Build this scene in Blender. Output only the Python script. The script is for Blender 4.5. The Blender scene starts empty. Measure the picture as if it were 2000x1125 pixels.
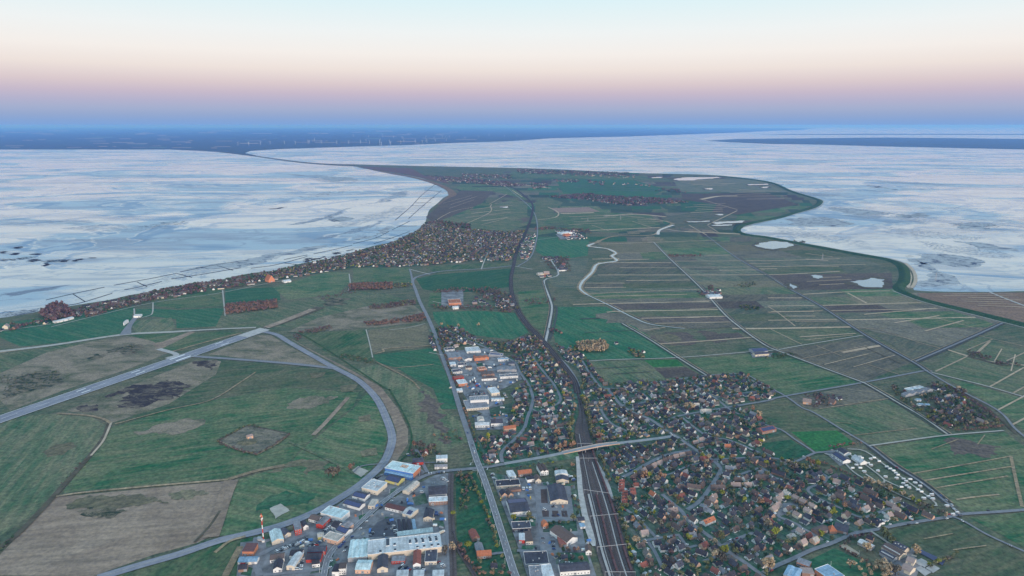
import bpy, bmesh, math, random
import numpy as np
from mathutils import Vector

# ---------------------------------------------------------------- camera, sky, sun, exposure
scene = bpy.context.scene
COL = scene.collection
F_PX, EYE_Y, CAM_H = 1333.3, 244.0, 560.0          # lens in photo pixels, eye level row, flying height (m)
PITCH = math.atan((562.5 - EYE_Y) / F_PX)
cam_data = bpy.data.cameras.new("camera")
cam_data.sensor_fit = 'HORIZONTAL'; cam_data.sensor_width = 36.0
cam_data.lens = 36.0 * F_PX / 2000.0
cam_data.clip_start = 1.0; cam_data.clip_end = 500000.0
cam = bpy.data.objects.new("camera", cam_data); COL.objects.link(cam)
cam.location = (0, 0, CAM_H); cam.rotation_euler = (math.pi / 2 - PITCH, 0, 0)
scene.camera = cam

world = bpy.data.worlds.new("World"); scene.world = world; world.use_nodes = True
wn = world.node_tree; wn.nodes.clear()
w_out = wn.nodes.new("ShaderNodeOutputWorld"); w_bg = wn.nodes.new("ShaderNodeBackground")
w_tc = wn.nodes.new("ShaderNodeTexCoord"); w_sep = wn.nodes.new("ShaderNodeSeparateXYZ")
w_asin = wn.nodes.new("ShaderNodeMath"); w_asin.operation = 'ARCSINE'
w_map = wn.nodes.new("ShaderNodeMapRange")         # elevation 0..30 deg -> 0..1
w_map.inputs['From Min'].default_value = 0.0; w_map.inputs['From Max'].default_value = math.radians(30)
w_ramp = wn.nodes.new("ShaderNodeValToRGB")
SKY = [(0.0, (0.200, 0.350, 0.655)), (0.3, (0.220, 0.350, 0.620)), (0.75, (0.280, 0.368, 0.585)), (1.2, (0.345, 0.400, 0.580)), (1.75, (0.420, 0.415, 0.570)),
       (2.4, (0.530, 0.455, 0.555)), (3.1, (0.650, 0.545, 0.570)), (4.2, (0.790, 0.705, 0.665)), (5.4, (0.845, 0.800, 0.765)),
       (7.0, (0.805, 0.835, 0.835)), (9.6, (0.655, 0.825, 0.870)), (14.0, (0.570, 0.775, 0.885)), (22.0, (0.520, 0.735, 0.895)), (30.0, (0.490, 0.715, 0.905))]
el = w_ramp.color_ramp.elements
for i, (deg, c) in enumerate(SKY):
    e = el[i] if i < 2 else el.new(deg / 30.0)
    e.position = deg / 30.0; e.color = (*c, 1)
w_bg.inputs['Strength'].default_value = 1.0
L = wn.links.new
L(w_tc.outputs['Generated'], w_sep.inputs[0]); L(w_sep.outputs['Z'], w_asin.inputs[0]); L(w_asin.outputs[0], w_map.inputs['Value'])
L(w_map.outputs['Result'], w_ramp.inputs[0]); L(w_ramp.outputs[0], w_bg.inputs['Color']); L(w_bg.outputs[0], w_out.inputs['Surface'])

sun_d = bpy.data.lights.new("sun", 'SUN'); sun = bpy.data.objects.new("sun", sun_d); COL.objects.link(sun)
SUN_EL, SUN_AZ = math.radians(9.0), math.radians(-90 + 24)      # afterglow low behind the camera, a little to its right
sun_dir = Vector((math.cos(SUN_EL) * math.cos(SUN_AZ), math.cos(SUN_EL) * math.sin(SUN_AZ), math.sin(SUN_EL)))
sun.rotation_euler = sun_dir.to_track_quat('Z', 'Y').to_euler()
sun_d.energy = 2.7; sun_d.angle = math.radians(18); sun_d.color = (1.0, 0.81, 0.70)

vs = scene.view_settings
vs.view_transform = 'Standard'; vs.look = 'None'; vs.exposure = 0.11; vs.gamma = 1.0; vs.use_curve_mapping = False
scene.render.engine = 'CYCLES'
scene.cycles.use_denoising = True
scene.cycles.max_bounces = 5; scene.cycles.volume_bounces = 2; scene.cycles.diffuse_bounces = 2; scene.cycles.glossy_bounces = 2
random.seed(7); RNG = np.random.default_rng(7)

# ---------------------------------------------------------------- helpers
_c, _s = math.cos(PITCH), math.sin(PITCH)
def gp(x, y, z=0.0):
    """photo pixel -> the point of the plain (height z) that is seen there"""
    u = (x - 1000.0) / F_PX; v = (562.5 - y) / F_PX
    dy = _c + v * _s; dz = -_s + v * _c
    t = (CAM_H - z) / -dz
    return np.array([u * t, dy * t])
def gps(pts): return np.array([gp(*p) for p in pts])
def to_px(X, Y, Z=1.5):
    d = Y * _c - (Z - CAM_H) * _s
    up = Y * _s + (Z - CAM_H) * _c
    return 1000 + F_PX * X / d, 562.5 - F_PX * up / d
def dist_cam(p): return math.hypot(p[0], p[1])

def inside(poly, P):
    P = np.atleast_2d(P); x, y = P[:, 0], P[:, 1]; n = len(poly); r = np.zeros(len(P), bool); j = n - 1
    for i in range(n):
        xi, yi = poly[i]; xj, yj = poly[j]
        c = ((yi > y) != (yj > y)) & (x < (xj - xi) * (y - yi) / (yj - yi + 1e-12) + xi)
        r ^= c; j = i
    return r

def smooth(pts, n=4):
    """Catmull-Rom through ground points"""
    P = np.asarray(pts, float)
    if len(P) < 3: return P
    Q = np.vstack([2 * P[0] - P[1], P, 2 * P[-1] - P[-2]]); out = []
    for i in range(1, len(Q) - 2):
        a, b, c, d = Q[i - 1:i + 3]
        for k in range(n):
            t = k / n
            out.append(0.5 * ((2 * b) + (c - a) * t + (2 * a - 5 * b + 4 * c - d) * t * t + (3 * b - a - 3 * c + d) * t ** 3))
    out.append(P[-1]); return np.array(out)

def _crosses(P):
    A = np.asarray(P); B = np.roll(A, -1, 0); n = len(A)
    o = lambda a, b, c: (b[..., 0] - a[..., 0]) * (c[..., 1] - a[..., 1]) - (b[..., 1] - a[..., 1]) * (c[..., 0] - a[..., 0])
    A1, B1, A2, B2 = A[:, None], B[:, None], A[None], B[None]
    X = (o(A1, B1, A2) * o(A1, B1, B2) < 0) & (o(A2, B2, A1) * o(A2, B2, B1) < 0)
    return bool(X.any())
def jag(poly, amp=0.12, rng=None):
    """ragged outline for patches without a drawn edge (never crossing itself)"""
    rng = rng or RNG; P = list(map(np.asarray, poly))
    for lev in range(3):
        for i in range(len(P) - 1, -1, -1):
            a, b = P[i], P[(i + 1) % len(P)]; d = b - a
            for k in range(4):
                m_ = (a + b) / 2 + np.array([-d[1], d[0]]) * rng.uniform(-amp, amp) * 1.2 * .5 ** k
                Q = P[:i + 1] + [m_] + P[i + 1:]
                if not _crosses(Q): P = Q; break
            else: P = P[:i + 1] + [(a + b) / 2] + P[i + 1:]
    return np.array(P)

def mesh_of(name, verts, faces, mats=(), mat_idx=None):
    me = bpy.data.meshes.new(name); me.from_pydata([tuple(map(float, v)) for v in verts], [], faces)
    for m in mats: me.materials.append(m)
    if mat_idx is not None: me.polygons.foreach_set('material_index', list(mat_idx))
    me.update(); return me
def link(name, me, parent=None, kind=None, loc=None):
    o = bpy.data.objects.new(name, me); COL.objects.link(o)
    if parent is not None: o.parent = parent
    if kind: o['kind'] = kind
    if loc is not None: o.location = loc
    return o
LABELS = []          # (object, base label, anchor) - finished at the end so that every label singles out one thing
def tag(o, label, cat, group=None, anchor=None):
    o['category'] = cat
    if group: o['group'] = group
    a = anchor if anchor is not None else (o.location.x, o.location.y)
    LABELS.append((o, label, (float(a[0]), float(a[1])))); return o
def empty(name, loc, rz=0.0):
    o = bpy.data.objects.new(name, None); COL.objects.link(o); o.location = loc; o.rotation_euler = (0, 0, rz)
    o.empty_display_size = 1.0; return o
def setmat(o, m):
    if not o.material_slots: o.data.materials.append(m)
    o.material_slots[0].link = 'OBJECT'; o.material_slots[0].material = m

class MB:
    """collects shapes for ONE mesh"""
    def __init__(s): s.v = []; s.f = []; s.m = []
    def add(s, v, f, m=0):
        k = len(s.v); s.v += list(v); s.f += [tuple(i + k for i in q) for q in f]; s.m += [m] * len(f)
    def box(s, x0, y0, z0, x1, y1, z1, m=0):
        s.add([(x0, y0, z0), (x1, y0, z0), (x1, y1, z0), (x0, y1, z0), (x0, y0, z1), (x1, y0, z1), (x1, y1, z1), (x0, y1, z1)],
              [(0, 3, 2, 1), (4, 5, 6, 7), (0, 1, 5, 4), (1, 2, 6, 5), (2, 3, 7, 6), (3, 0, 4, 7)], m)
    def tube(s, p, q, r0, r1, n=6, m=0):
        p = Vector(p); q = Vector(q); d = (q - p).normalized()
        a = d.orthogonal().normalized(); b = d.cross(a)
        ring = lambda c, r: [tuple(c + (a * math.cos(2 * math.pi * i / n) + b * math.sin(2 * math.pi * i / n)) * r) for i in range(n)]
        s.add(ring(p, r0) + ring(q, r1), [(i, (i + 1) % n, n + (i + 1) % n, n + i) for i in range(n)] + [tuple(range(n))[::-1], tuple(range(n, 2 * n))], m)
    def mesh(s, name, mats=()): return mesh_of(name, s.v, s.f, mats, s.m)

# ---------------------------------------------------------------- materials
MATS = {}
def nmat(name):
    m = bpy.data.materials.new(name); m.use_nodes = True
    nt = m.node_tree; b = nt.nodes['Principled BSDF']; MATS[name] = m
    return m, nt, b
def node(nt, t, **kw):
    n = nt.nodes.new(t)
    for k, v in kw.items(): setattr(n, k, v)
    return n
def mixc(nt, fac, a, b, blend='MIX'):
    n = node(nt, 'ShaderNodeMix', data_type='RGBA', blend_type=blend)
    for sock, val in ((n.inputs[0], fac), (n.inputs[6], a), (n.inputs[7], b)):
        if hasattr(val, 'is_linked'): nt.links.new(val, sock)
        elif isinstance(val, (int, float)): sock.default_value = val
        else: sock.default_value = (*val, 1)
    return n.outputs[2]
def noise(nt, vec, scale, detail=4, rough=0.55, dist=0.0):
    n = node(nt, 'ShaderNodeTexNoise'); n.inputs['Scale'].default_value = scale; n.inputs['Detail'].default_value = detail
    n.inputs['Roughness'].default_value = rough; n.inputs['Distortion'].default_value = dist
    nt.links.new(vec, n.inputs['Vector']); return n.outputs['Fac']
def maprange(nt, v, a, b, c=0.0, d=1.0):
    n = node(nt, 'ShaderNodeMapRange')
    for k, x in zip(('From Min', 'From Max', 'To Min', 'To Max'), (a, b, c, d)): n.inputs[k].default_value = x
    nt.links.new(v, n.inputs['Value']); return n.outputs['Result']
def mapping(nt, rot=0.0, scale=(1, 1, 1), loc=(0, 0, 0)):
    tc = node(nt, 'ShaderNodeTexCoord'); mp = node(nt, 'ShaderNodeMapping')
    mp.inputs['Rotation'].default_value = (0, 0, rot); mp.inputs['Scale'].default_value = scale; mp.inputs['Location'].default_value = loc
    nt.links.new(tc.outputs['Object'], mp.inputs['Vector']); return mp.outputs['Vector']

def field_mat(name, c1, c2, c3=None, rot=0.3, streak=0.5, patch=0.5, tone=0.18, gain=1.02, grain=0.95):
    """pasture / heath: broad patches, mowing or grazing streaks, tractor lines, fine tufts"""
    m, nt, b = nmat(name); k = sum(map(ord, name)) % 97
    c1, c2 = tuple(x * gain for x in c1), tuple(x * gain for x in c2)
    big = noise(nt, mapping(nt, 0.4, (1, 1, 1), (k, 3, 0)), 0.011, 6, 0.62, 0.9)
    oi = node(nt, 'ShaderNodeObjectInfo')                                  # each field was mown in its own direction
    vr = node(nt, 'ShaderNodeVectorRotate', rotation_type='Z_AXIS'); nt.links.new(mapping(nt, rot), vr.inputs['Vector']); nt.links.new(maprange(nt, oi.outputs['Random'], 0, 1, -1.1, 1.1), vr.inputs['Angle'])
    def along(sx): 
        mp = node(nt, 'ShaderNodeMapping'); mp.inputs['Scale'].default_value = (sx, 1, 1); mp.inputs['Location'].default_value = (k, k, 0); nt.links.new(vr.outputs[0], mp.inputs['Vector']); return mp.outputs[0]
    st = noise(nt, along(0.10), 0.085, 5, 0.66, 0.4)
    rows = noise(nt, along(0.03), 0.11, 3, 0.6, 0.3)
    fine = noise(nt, mapping(nt, 0, (1, 1, 1)), 0.16, 6, 0.72)
    a = mixc(nt, maprange(nt, big, 0.5 - 0.11 / max(patch, .05), 0.5 + 0.11 / max(patch, .05)), c1, c2)
    a = mixc(nt, maprange(nt, st, 0.42, 0.64, 0, streak), a, c3 or tuple(x * 0.55 + y * 0.45 for x, y in zip(c2, (0.30, 0.25, 0.165))))
    a = mixc(nt, 1.0, a, mixc(nt, maprange(nt, rows, 0.35, 0.65), (0.92, 0.93, 0.94), (1.08, 1.07, 1.06)), 'MULTIPLY')
    a = mixc(nt, 1.0, a, mixc(nt, maprange(nt, fine, 0.26, 0.74), (1 - .64 * grain, 1 - .60 * grain, 1 - .54 * grain), (1 + .66 * grain, 1 + .60 * grain, 1 + .50 * grain)), 'MULTIPLY')
    a = mixc(nt, 1.0, a, mixc(nt, oi.outputs['Random'], (1 - tone,) * 3, (1 + tone,) * 3), 'MULTIPLY')
    nt.links.new(a, b.inputs['Base Color']); b.inputs['Roughness'].default_value = 0.95; b.inputs['Specular IOR Level'].default_value = 0.08
    return m
def scrub_mat(name, dark, tan, scale=0.055, lo=0.45, hi=0.56):
    """heather and low scrub breaking up dry heath"""
    m, nt, b = nmat(name)
    f = noise(nt, mapping(nt, 0.6, (0.55, 1, 1)), scale, 9, 0.74, 0.6); g = noise(nt, mapping(nt), 0.3, 5, 0.7)
    a = mixc(nt, maprange(nt, f, lo, hi), dark, tan)
    a = mixc(nt, 1.0, a, mixc(nt, maprange(nt, g, 0.3, 0.7), (0.6, 0.6, 0.64), (1.4, 1.38, 1.32)), 'MULTIPLY')
    nt.links.new(a, b.inputs['Base Color']); b.inputs['Roughness'].default_value = 0.95; b.inputs['Specular IOR Level'].default_value = 0.08
    return m
def plain_mat(name, c, rough=0.8, var=0.18, scale=0.5, spec=0.3, obj_var=0.0, metal=0.0):
    m, nt, b = nmat(name)
    f = noise(nt, mapping(nt), scale, 4, 0.65)
    a = mixc(nt, maprange(nt, f, 0.34, 0.66), tuple(x * (1 - var) for x in c), tuple(x * (1 + var) for x in c))
    if obj_var:
        oi = node(nt, 'ShaderNodeObjectInfo')
        a = mixc(nt, 1.0, a, mixc(nt, oi.outputs['Random'], (1 - obj_var,) * 3, (1 + obj_var,) * 3), 'MULTIPLY')
    nt.links.new(a, b.inputs['Base Color']); b.inputs['Roughness'].default_value = rough
    b.inputs['Specular IOR Level'].default_value = spec; b.inputs['Metallic'].default_value = metal
    return m
def leaf_mat(name, c, c2):
    m, nt, b = nmat(name)
    ge = node(nt, 'ShaderNodeNewGeometry'); oi = node(nt, 'ShaderNodeObjectInfo')
    a = mixc(nt, ge.outputs['Random Per Island'], c, c2)
    a = mixc(nt, 1.0, a, mixc(nt, oi.outputs['Random'], (0.8, 0.82, 0.85), (1.22, 1.18, 1.12)), 'MULTIPLY')
    nt.links.new(a, b.inputs['Base Color']); b.inputs['Roughness'].default_value = 0.9; b.inputs['Specular IOR Level'].default_value = 0.1
    return m

field_mat('G1', (0.018, 0.112, 0.062), (0.045, 0.132, 0.074), rot=0.25, streak=0.35)
field_mat('G2', (0.024, 0.110, 0.052), (0.120, 0.152, 0.088), rot=-0.5, streak=0.55, patch=0.9)
field_mat('G3', (0.048, 0.112, 0.062), (0.135, 0.146, 0.096), rot=0.6, streak=0.6, patch=0.8)
field_mat('LG', (0.028, 0.142, 0.050), (0.044, 0.160, 0.060), rot=-0.9, streak=0.12)
field_mat('M', (0.062, 0.108, 0.078), (0.138, 0.142, 0.112), rot=0.05, streak=0.65, patch=0.8)
field_mat('MB', (0.090, 0.098, 0.084), (0.160, 0.150, 0.122), rot=0.05, streak=0.6, patch=0.8)
field_mat('B', (0.082, 0.070, 0.070), (0.115, 0.098, 0.088), rot=0.1, streak=0.4)
field_mat('T', (0.225, 0.172, 0.135), (0.315, 0.248, 0.195), (0.17, 0.14, 0.112), rot=0.25, streak=0.5, patch=1.0, gain=1.18, grain=0.6)
scrub_mat('T2', (0.090, 0.108, 0.068), (0.265, 0.222, 0.172), 0.022, 0.36, 0.56)
field_mat('T3', (0.115, 0.125, 0.080), (0.180, 0.160, 0.115), rot=0.15, streak=0.6, gain=1.0)
field_mat('T4', (0.200, 0.135, 0.100), (0.270, 0.185, 0.140), (0.12, 0.095, 0.075), rot=0.0, streak=0.6, gain=1.0)
field_mat('BR', (0.300, 0.215, 0.185), (0.345, 0.250, 0.215), rot=0.1, streak=0.2, gain=1.0)
scrub_mat('yard_heath', (0.085, 0.098, 0.076), (0.235, 0.208, 0.165), 0.08, 0.38, 0.60)
scrub_mat('K', (0.046, 0.040, 0.046), (0.185, 0.160, 0.125), 0.05, 0.47, 0.60)
scrub_mat('KG', (0.032, 0.052, 0.034), (0.185, 0.160, 0.120), 0.06, 0.43, 0.54)
field_mat('land', (0.055, 0.108, 0.066), (0.140, 0.142, 0.102), rot=0.2, streak=0.6, patch=0.8)
field_mat('far_land', (0.030, 0.060, 0.045), (0.070, 0.080, 0.066), rot=0.0, streak=0.3)
field_mat('dyke_grass', (0.026, 0.085, 0.042), (0.048, 0.100, 0.052), rot=0.8, streak=0.2)
field_mat('garden', (0.024, 0.098, 0.052), (0.062, 0.105, 0.068), (0.20, 0.205, 0.215), rot=0.9, streak=0.5, patch=1.3, gain=1.1)
plain_mat('asphalt', (0.205, 0.212, 0.235), 0.85, 0.14, 0.15, 0.3)
plain_mat('asphalt_dark', (0.085, 0.090, 0.110), 0.85, 0.2, 0.12, 0.3)
field_mat('runway', (0.245, 0.255, 0.300), (0.290, 0.300, 0.345), (0.20, 0.21, 0.26), rot=-0.62, streak=0.7, patch=0.8, tone=0.0, gain=1.0, grain=0.35)
plain_mat('lane', (0.400, 0.385, 0.350), 0.9, 0.15, 0.1, 0.2)
plain_mat('paving', (0.185, 0.190, 0.205), 0.85, 0.45, 0.05, 0.3)
plain_mat('gravel', (0.430, 0.420, 0.410), 0.95, 0.18, 0.15, 0.2)
plain_mat('sand', (0.460, 0.375, 0.290), 0.95, 0.16, 0.05, 0.2)
field_mat('dry_grass', (0.270, 0.215, 0.145), (0.370, 0.285, 0.200), (0.17, 0.155, 0.10), rot=0.2, streak=0.5, patch=1.2, gain=1.0)
plain_mat('dry_dark', (0.105, 0.095, 0.070), 0.95, 0.3, 0.06, 0.1)
plain_mat('ditch', (0.035, 0.045, 0.045), 0.6, 0.3, 0.05, 0.3)
plain_mat('ballast', (0.112, 0.096, 0.094), 0.95, 0.25, 0.2, 0.2)
plain_mat('sleeper', (0.066, 0.054, 0.054), 0.9, 0.2, 0.5, 0.2)
plain_mat('rust_bed', (0.092, 0.070, 0.068), 0.95, 0.2, 0.3, 0.2)
plain_mat('rail_steel', (0.24, 0.21, 0.21), 0.45, 0.1, 0.5, 0.5, metal=0.5)
plain_mat('white_paint', (0.76, 0.77, 0.78), 0.7, 0.08, 0.4, 0.3)
plain_mat('concrete', (0.40, 0.39, 0.385), 0.85, 0.14, 0.15, 0.3)
plain_mat('brushwood', (0.028, 0.026, 0.034), 0.95, 0.25, 0.2, 0.1)
plain_mat('bark', (0.060, 0.048, 0.040), 0.95, 0.2, 0.6, 0.1)
plain_mat('tarp', (0.050, 0.065, 0.145), 0.55, 0.15, 0.1, 0.5)
for n_, c_ in dict(white=(0.78, 0.78, 0.77), cream=(0.66, 0.58, 0.47), brick=(0.30, 0.185, 0.145), red=(0.46, 0.060, 0.045), orange=(0.58, 0.235, 0.130),
                   peach=(0.66, 0.42, 0.30), grey=(0.36, 0.37, 0.39), blue=(0.085, 0.205, 0.50), teal=(0.06, 0.20, 0.24), yellow=(0.58, 0.52, 0.19),
                   dark=(0.06, 0.06, 0.075), stone=(0.44, 0.40, 0.35)).items():
    plain_mat('wall_' + n_, c_, 0.85, 0.07, 0.3, 0.25, obj_var=0.10)
for n_, c_ in dict(brown=(0.118, 0.088, 0.082), slate=(0.070, 0.074, 0.100), dark=(0.046, 0.046, 0.062), red=(0.235, 0.085, 0.068), orange=(0.42, 0.150, 0.080),
                   grey=(0.225, 0.235, 0.265), pale=(0.56, 0.60, 0.63), ice=(0.52, 0.655, 0.68), blue=(0.26, 0.40, 0.54), cream=(0.50, 0.455, 0.405),
                   rose=(0.32, 0.245, 0.225), maroon=(0.120, 0.062, 0.064), solar=(0.050, 0.066, 0.150), thatch=(0.140, 0.125, 0.115)).items():
    plain_mat('roof_' + n_, c_, 0.8 if n_ not in ('solar',) else 0.35, 0.16, 0.35, 0.3, obj_var=0.18)
for n_ in ('pale', 'ice', 'grey', 'blue', 'cream', 'slate', 'dark'):
    m = MATS['roof_' + n_]; nt = m.node_tree; b = nt.nodes['Principled BSDF']; src = b.inputs['Base Color'].links[0].from_socket
    f1 = noise(nt, mapping(nt, 0, (0.9, 0.06, 1)), 0.55, 3, 0.6); f2 = noise(nt, mapping(nt, 0, (1, 1, 1), (9, 4, 0)), 0.09, 5, 0.65)
    a = mixc(nt, 1.0, src, mixc(nt, maprange(nt, f1, 0.36, 0.62), (0.80, 0.80, 0.82), (1.08, 1.08, 1.08)), 'MULTIPLY')
    a = mixc(nt, 1.0, a, mixc(nt, maprange(nt, f2, 0.34, 0.58), (0.72, 0.71, 0.70), (1.06, 1.06, 1.06)), 'MULTIPLY')
    nt.links.new(a, b.inputs['Base Color'])
m_, nt_, b_ = nmat('glass'); b_.inputs['Base Color'].default_value = (0.03, 0.04, 0.06, 1); b_.inputs['Roughness'].default_value = 0.12
plain_mat('trim', (0.80, 0.80, 0.80), 0.6, 0.04, 0.5, 0.4)
for n_, c_ in dict(white=(0.75, 0.76, 0.78), black=(0.02, 0.02, 0.025), silver=(0.38, 0.39, 0.41), red=(0.38, 0.03, 0.03), blue=(0.04, 0.09, 0.28), grey=(0.12, 0.125, 0.14), yellow=(0.70, 0.47, 0.06)).items():
    plain_mat('car_' + n_, c_, 0.3, 0.03, 0.5, 0.5)
leaf_mat('leaf_brown', (0.090, 0.082, 0.068), (0.205, 0.185, 0.155))
leaf_mat('leaf_olive', (0.100, 0.112, 0.057), (0.250, 0.244, 0.131))
leaf_mat('leaf_orange', (0.240, 0.140, 0.092), (0.400, 0.250, 0.170))
leaf_mat('leaf_lime', (0.156, 0.182, 0.029), (0.325, 0.325, 0.072))
leaf_mat('leaf_green', (0.039, 0.076, 0.046), (0.100, 0.164, 0.085))
leaf_mat('leaf_blond', (0.299, 0.227, 0.150), (0.494, 0.390, 0.267))
leaf_mat('leaf_plum', (0.115, 0.076, 0.084), (0.230, 0.149, 0.145))
leaf_mat('leaf_rust', (0.175, 0.105, 0.080), (0.310, 0.195, 0.150))

# wet tidal flat: drained sand, mud and shallow water that mirror the sky
m, nt, b = nmat('tidal_flat')
def fl(rot, sc, loc, scale, detail, rough, dist): return noise(nt, mapping(nt, rot, sc, loc), scale, detail, rough, dist)
sx = node(nt, 'ShaderNodeSeparateXYZ'); nt.links.new(mapping(nt), sx.inputs[0]); side = maprange(nt, sx.outputs['X'], -300, 900)
def two(sc, loc, scale, detail, rough, dist, ra=-0.62, rb=0.12):          # tide runs one way in the north bay, another in the south
    n = node(nt, 'ShaderNodeMix', data_type='FLOAT')
    nt.links.new(side, n.inputs[0]); nt.links.new(fl(ra, sc, loc, scale, detail, rough, dist), n.inputs[2]); nt.links.new(fl(rb, sc, loc, scale, detail, rough, dist), n.inputs[3]); return n.outputs[0]
n1 = two((0.50, 1.0, 1), (0, 0, 0), 0.0010, 10, 0.55, 1.6)                # broad water / drained sand
n2 = two((0.75, 1.0, 1), (900, 300, 0), 0.0011, 9, 0.50, 1.6)            # creeks
n3 = fl(-0.9, (0.30, 1.0, 1), (0, 0, 0), 0.05, 8, 0.75, 0.5)              # ripple fields
n4 = two((0.28, 1, 1), (50, 70, 0), 0.0042, 10, 0.62, 1.2)                # thin mud streaks
n5 = two((0.22, 1, 1), (10, 20, 0), 0.0020, 6, 0.5, 0.9)                  # where the ripples and weed lie
def ridge(v, c, w, top):                                                # 1 along one contour of the noise: a winding channel
    d = node(nt, 'ShaderNodeMath', operation='SUBTRACT'); nt.links.new(v, d.inputs[0]); d.inputs[1].default_value = c
    e = node(nt, 'ShaderNodeMath', operation='ABSOLUTE'); nt.links.new(d.outputs[0], e.inputs[0]); return maprange(nt, e.outputs[0], w * .35, w, top, 0)
n7 = two((0.80, 1.0, 1), (300, 800, 0), 0.0030, 8, 0.55, 1.2)
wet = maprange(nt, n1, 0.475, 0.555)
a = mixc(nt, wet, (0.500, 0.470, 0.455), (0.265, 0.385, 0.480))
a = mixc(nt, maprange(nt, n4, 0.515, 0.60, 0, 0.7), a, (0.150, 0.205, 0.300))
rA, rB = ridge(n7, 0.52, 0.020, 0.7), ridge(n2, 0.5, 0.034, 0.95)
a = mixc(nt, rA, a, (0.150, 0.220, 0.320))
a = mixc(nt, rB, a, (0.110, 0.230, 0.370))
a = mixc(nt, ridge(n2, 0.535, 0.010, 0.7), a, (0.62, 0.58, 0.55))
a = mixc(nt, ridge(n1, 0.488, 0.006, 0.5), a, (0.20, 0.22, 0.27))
patch = node(nt, 'ShaderNodeMath', operation='MULTIPLY'); nt.links.new(maprange(nt, n3, 0.47, 0.58, 0, 0.85), patch.inputs[0])
nt.links.new(maprange(nt, n5, 0.555, 0.62), patch.inputs[1])
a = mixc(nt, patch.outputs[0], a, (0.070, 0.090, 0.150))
nt.links.new(a, b.inputs['Base Color'])
gl = mixc(nt, wet, (0.55, 0.55, 0.55), (0.36, 0.36, 0.36)); gl = mixc(nt, maprange(nt, n4, 0.515, 0.60, 0, 0.7), gl, (0.16, 0.16, 0.16)); gl = mixc(nt, rA, gl, (0.14, 0.14, 0.14)); gl = mixc(nt, rB, gl, (0.16, 0.16, 0.16)); gl = mixc(nt, patch.outputs[0], gl, (0.08, 0.08, 0.08))
nt.links.new(gl, b.inputs['Specular IOR Level'])
r = node(nt, 'ShaderNodeMapRange'); r.inputs['To Min'].default_value = 0.16; r.inputs['To Max'].default_value = 0.36
nt.links.new(wet, r.inputs['Value']); nt.links.new(r.outputs[0], b.inputs['Roughness']); b.inputs['IOR'].default_value = 1.55
bp = node(nt, 'ShaderNodeBump'); bp.inputs['Strength'].default_value = 0.08; bp.inputs['Distance'].default_value = 2.0
nt.links.new(n3, bp.inputs['Height']); nt.links.new(bp.outputs[0], b.inputs['Normal'])
m, nt, b = nmat('pond'); b.inputs['Base Color'].default_value = (0.22, 0.26, 0.30, 1); b.inputs['Roughness'].default_value = 0.10
m, nt, b = nmat('creek'); b.inputs['Base Color'].default_value = (0.32, 0.33, 0.34, 1); b.inputs['Roughness'].default_value = 0.15
M = MATS
plain_mat('wet_mud', (0.115, 0.150, 0.215), 0.45, 0.2, 0.05, 0.5)
scrub_mat('mud_mix', (0.060, 0.078, 0.130), (0.400, 0.430, 0.460), 0.035, 0.40, 0.50)
plain_mat('bridge_road', (0.300, 0.305, 0.320), 0.85, 0.12, 0.15, 0.3)
field_mat('heath_red', (0.150, 0.088, 0.080), (0.215, 0.140, 0.115), rot=0.0, streak=0.3, gain=0.9)
field_mat('FG', (0.022, 0.070, 0.052), (0.060, 0.092, 0.066), rot=0.1, streak=0.25, patch=0.7, gain=1.0)
field_mat('FP', (0.058, 0.056, 0.060), (0.098, 0.086, 0.080), rot=0.1, streak=0.3, patch=0.8, gain=1.0)
field_mat('reed', (0.390, 0.300, 0.215), (0.480, 0.380, 0.285), (0.30, 0.24, 0.165), rot=0.2, streak=0.4, patch=0.8, gain=1.0, grain=0.5)
plain_mat('track_bed', (0.052, 0.046, 0.050), 0.95, 0.25, 0.2, 0.2)

# ---------------------------------------------------------------- large structure: flats, land, fields, dyke
LAND_Z = 1.2
def sheet(name, poly, mat, z, kind='structure'):
    P = np.asarray(poly)
    o = link(name, mesh_of(name, [(x, y, z) for x, y in P], [tuple(range(len(P)))], [M[mat]]), kind=kind)
    if o.data.polygons[0].normal.z < 0: o.data.flip_normals()
    return o
FAR = 160000.0
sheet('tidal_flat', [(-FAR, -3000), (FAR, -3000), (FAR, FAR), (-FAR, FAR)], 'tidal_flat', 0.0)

NORTH = [(-900, 720), (-300, 668), (-60, 628), (0, 622), (46, 615), (90, 606), (127, 600), (177, 592), (215, 586), (253, 577), (291, 571), (342, 560), (393, 552), (431, 547), (463, 539),
         (500, 533), (546, 527), (589, 515), (627, 509), (662, 501), (703, 490), (728, 481), (766, 473), (791, 461), (817, 450), (829, 438), (834, 424), (839, 410), (855, 397), (867, 386), (881, 379),
         (880, 370), (865, 362), (849, 357), (827, 349), (799, 343), (779, 340), (753, 336), (723, 331), (692, 325), (662, 323.6), (601, 319.5), (551, 313.5), (500, 306), (456, 300.6), (415, 296)]
SOUTH = [(415, 295), (456, 299.2), (500, 304.2), (551, 311.5), (601, 317.4), (662, 320.8), (692, 321), (804, 324), (1000, 328), (1127, 332.6), (1228, 337.6), (1329, 340), (1405, 343), (1500, 354),
         (1546, 372), (1599, 388), (1608, 395), (1596, 405), (1563, 415), (1530, 425), (1500, 431), (1469, 436), (1446, 444), (1443, 449), (1450, 454), (1469, 459), (1500, 463), (1576, 476), (1652, 490), (1715, 501),
         (1743, 506), (1768, 514), (1782, 525), (1788, 540), (1786, 555), (1784, 563), (1800, 569), (1931, 571), (2060, 570), (2600, 585)]
coast = np.vstack([smooth(gps(NORTH), 3), smooth(gps(SOUTH), 3)])
island = np.vstack([coast, [(4500, 1500), (3500, -1500), (-3500, -1500), (-2500, 1200)]])
sheet('island_land', island, 'land', LAND_Z)
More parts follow.
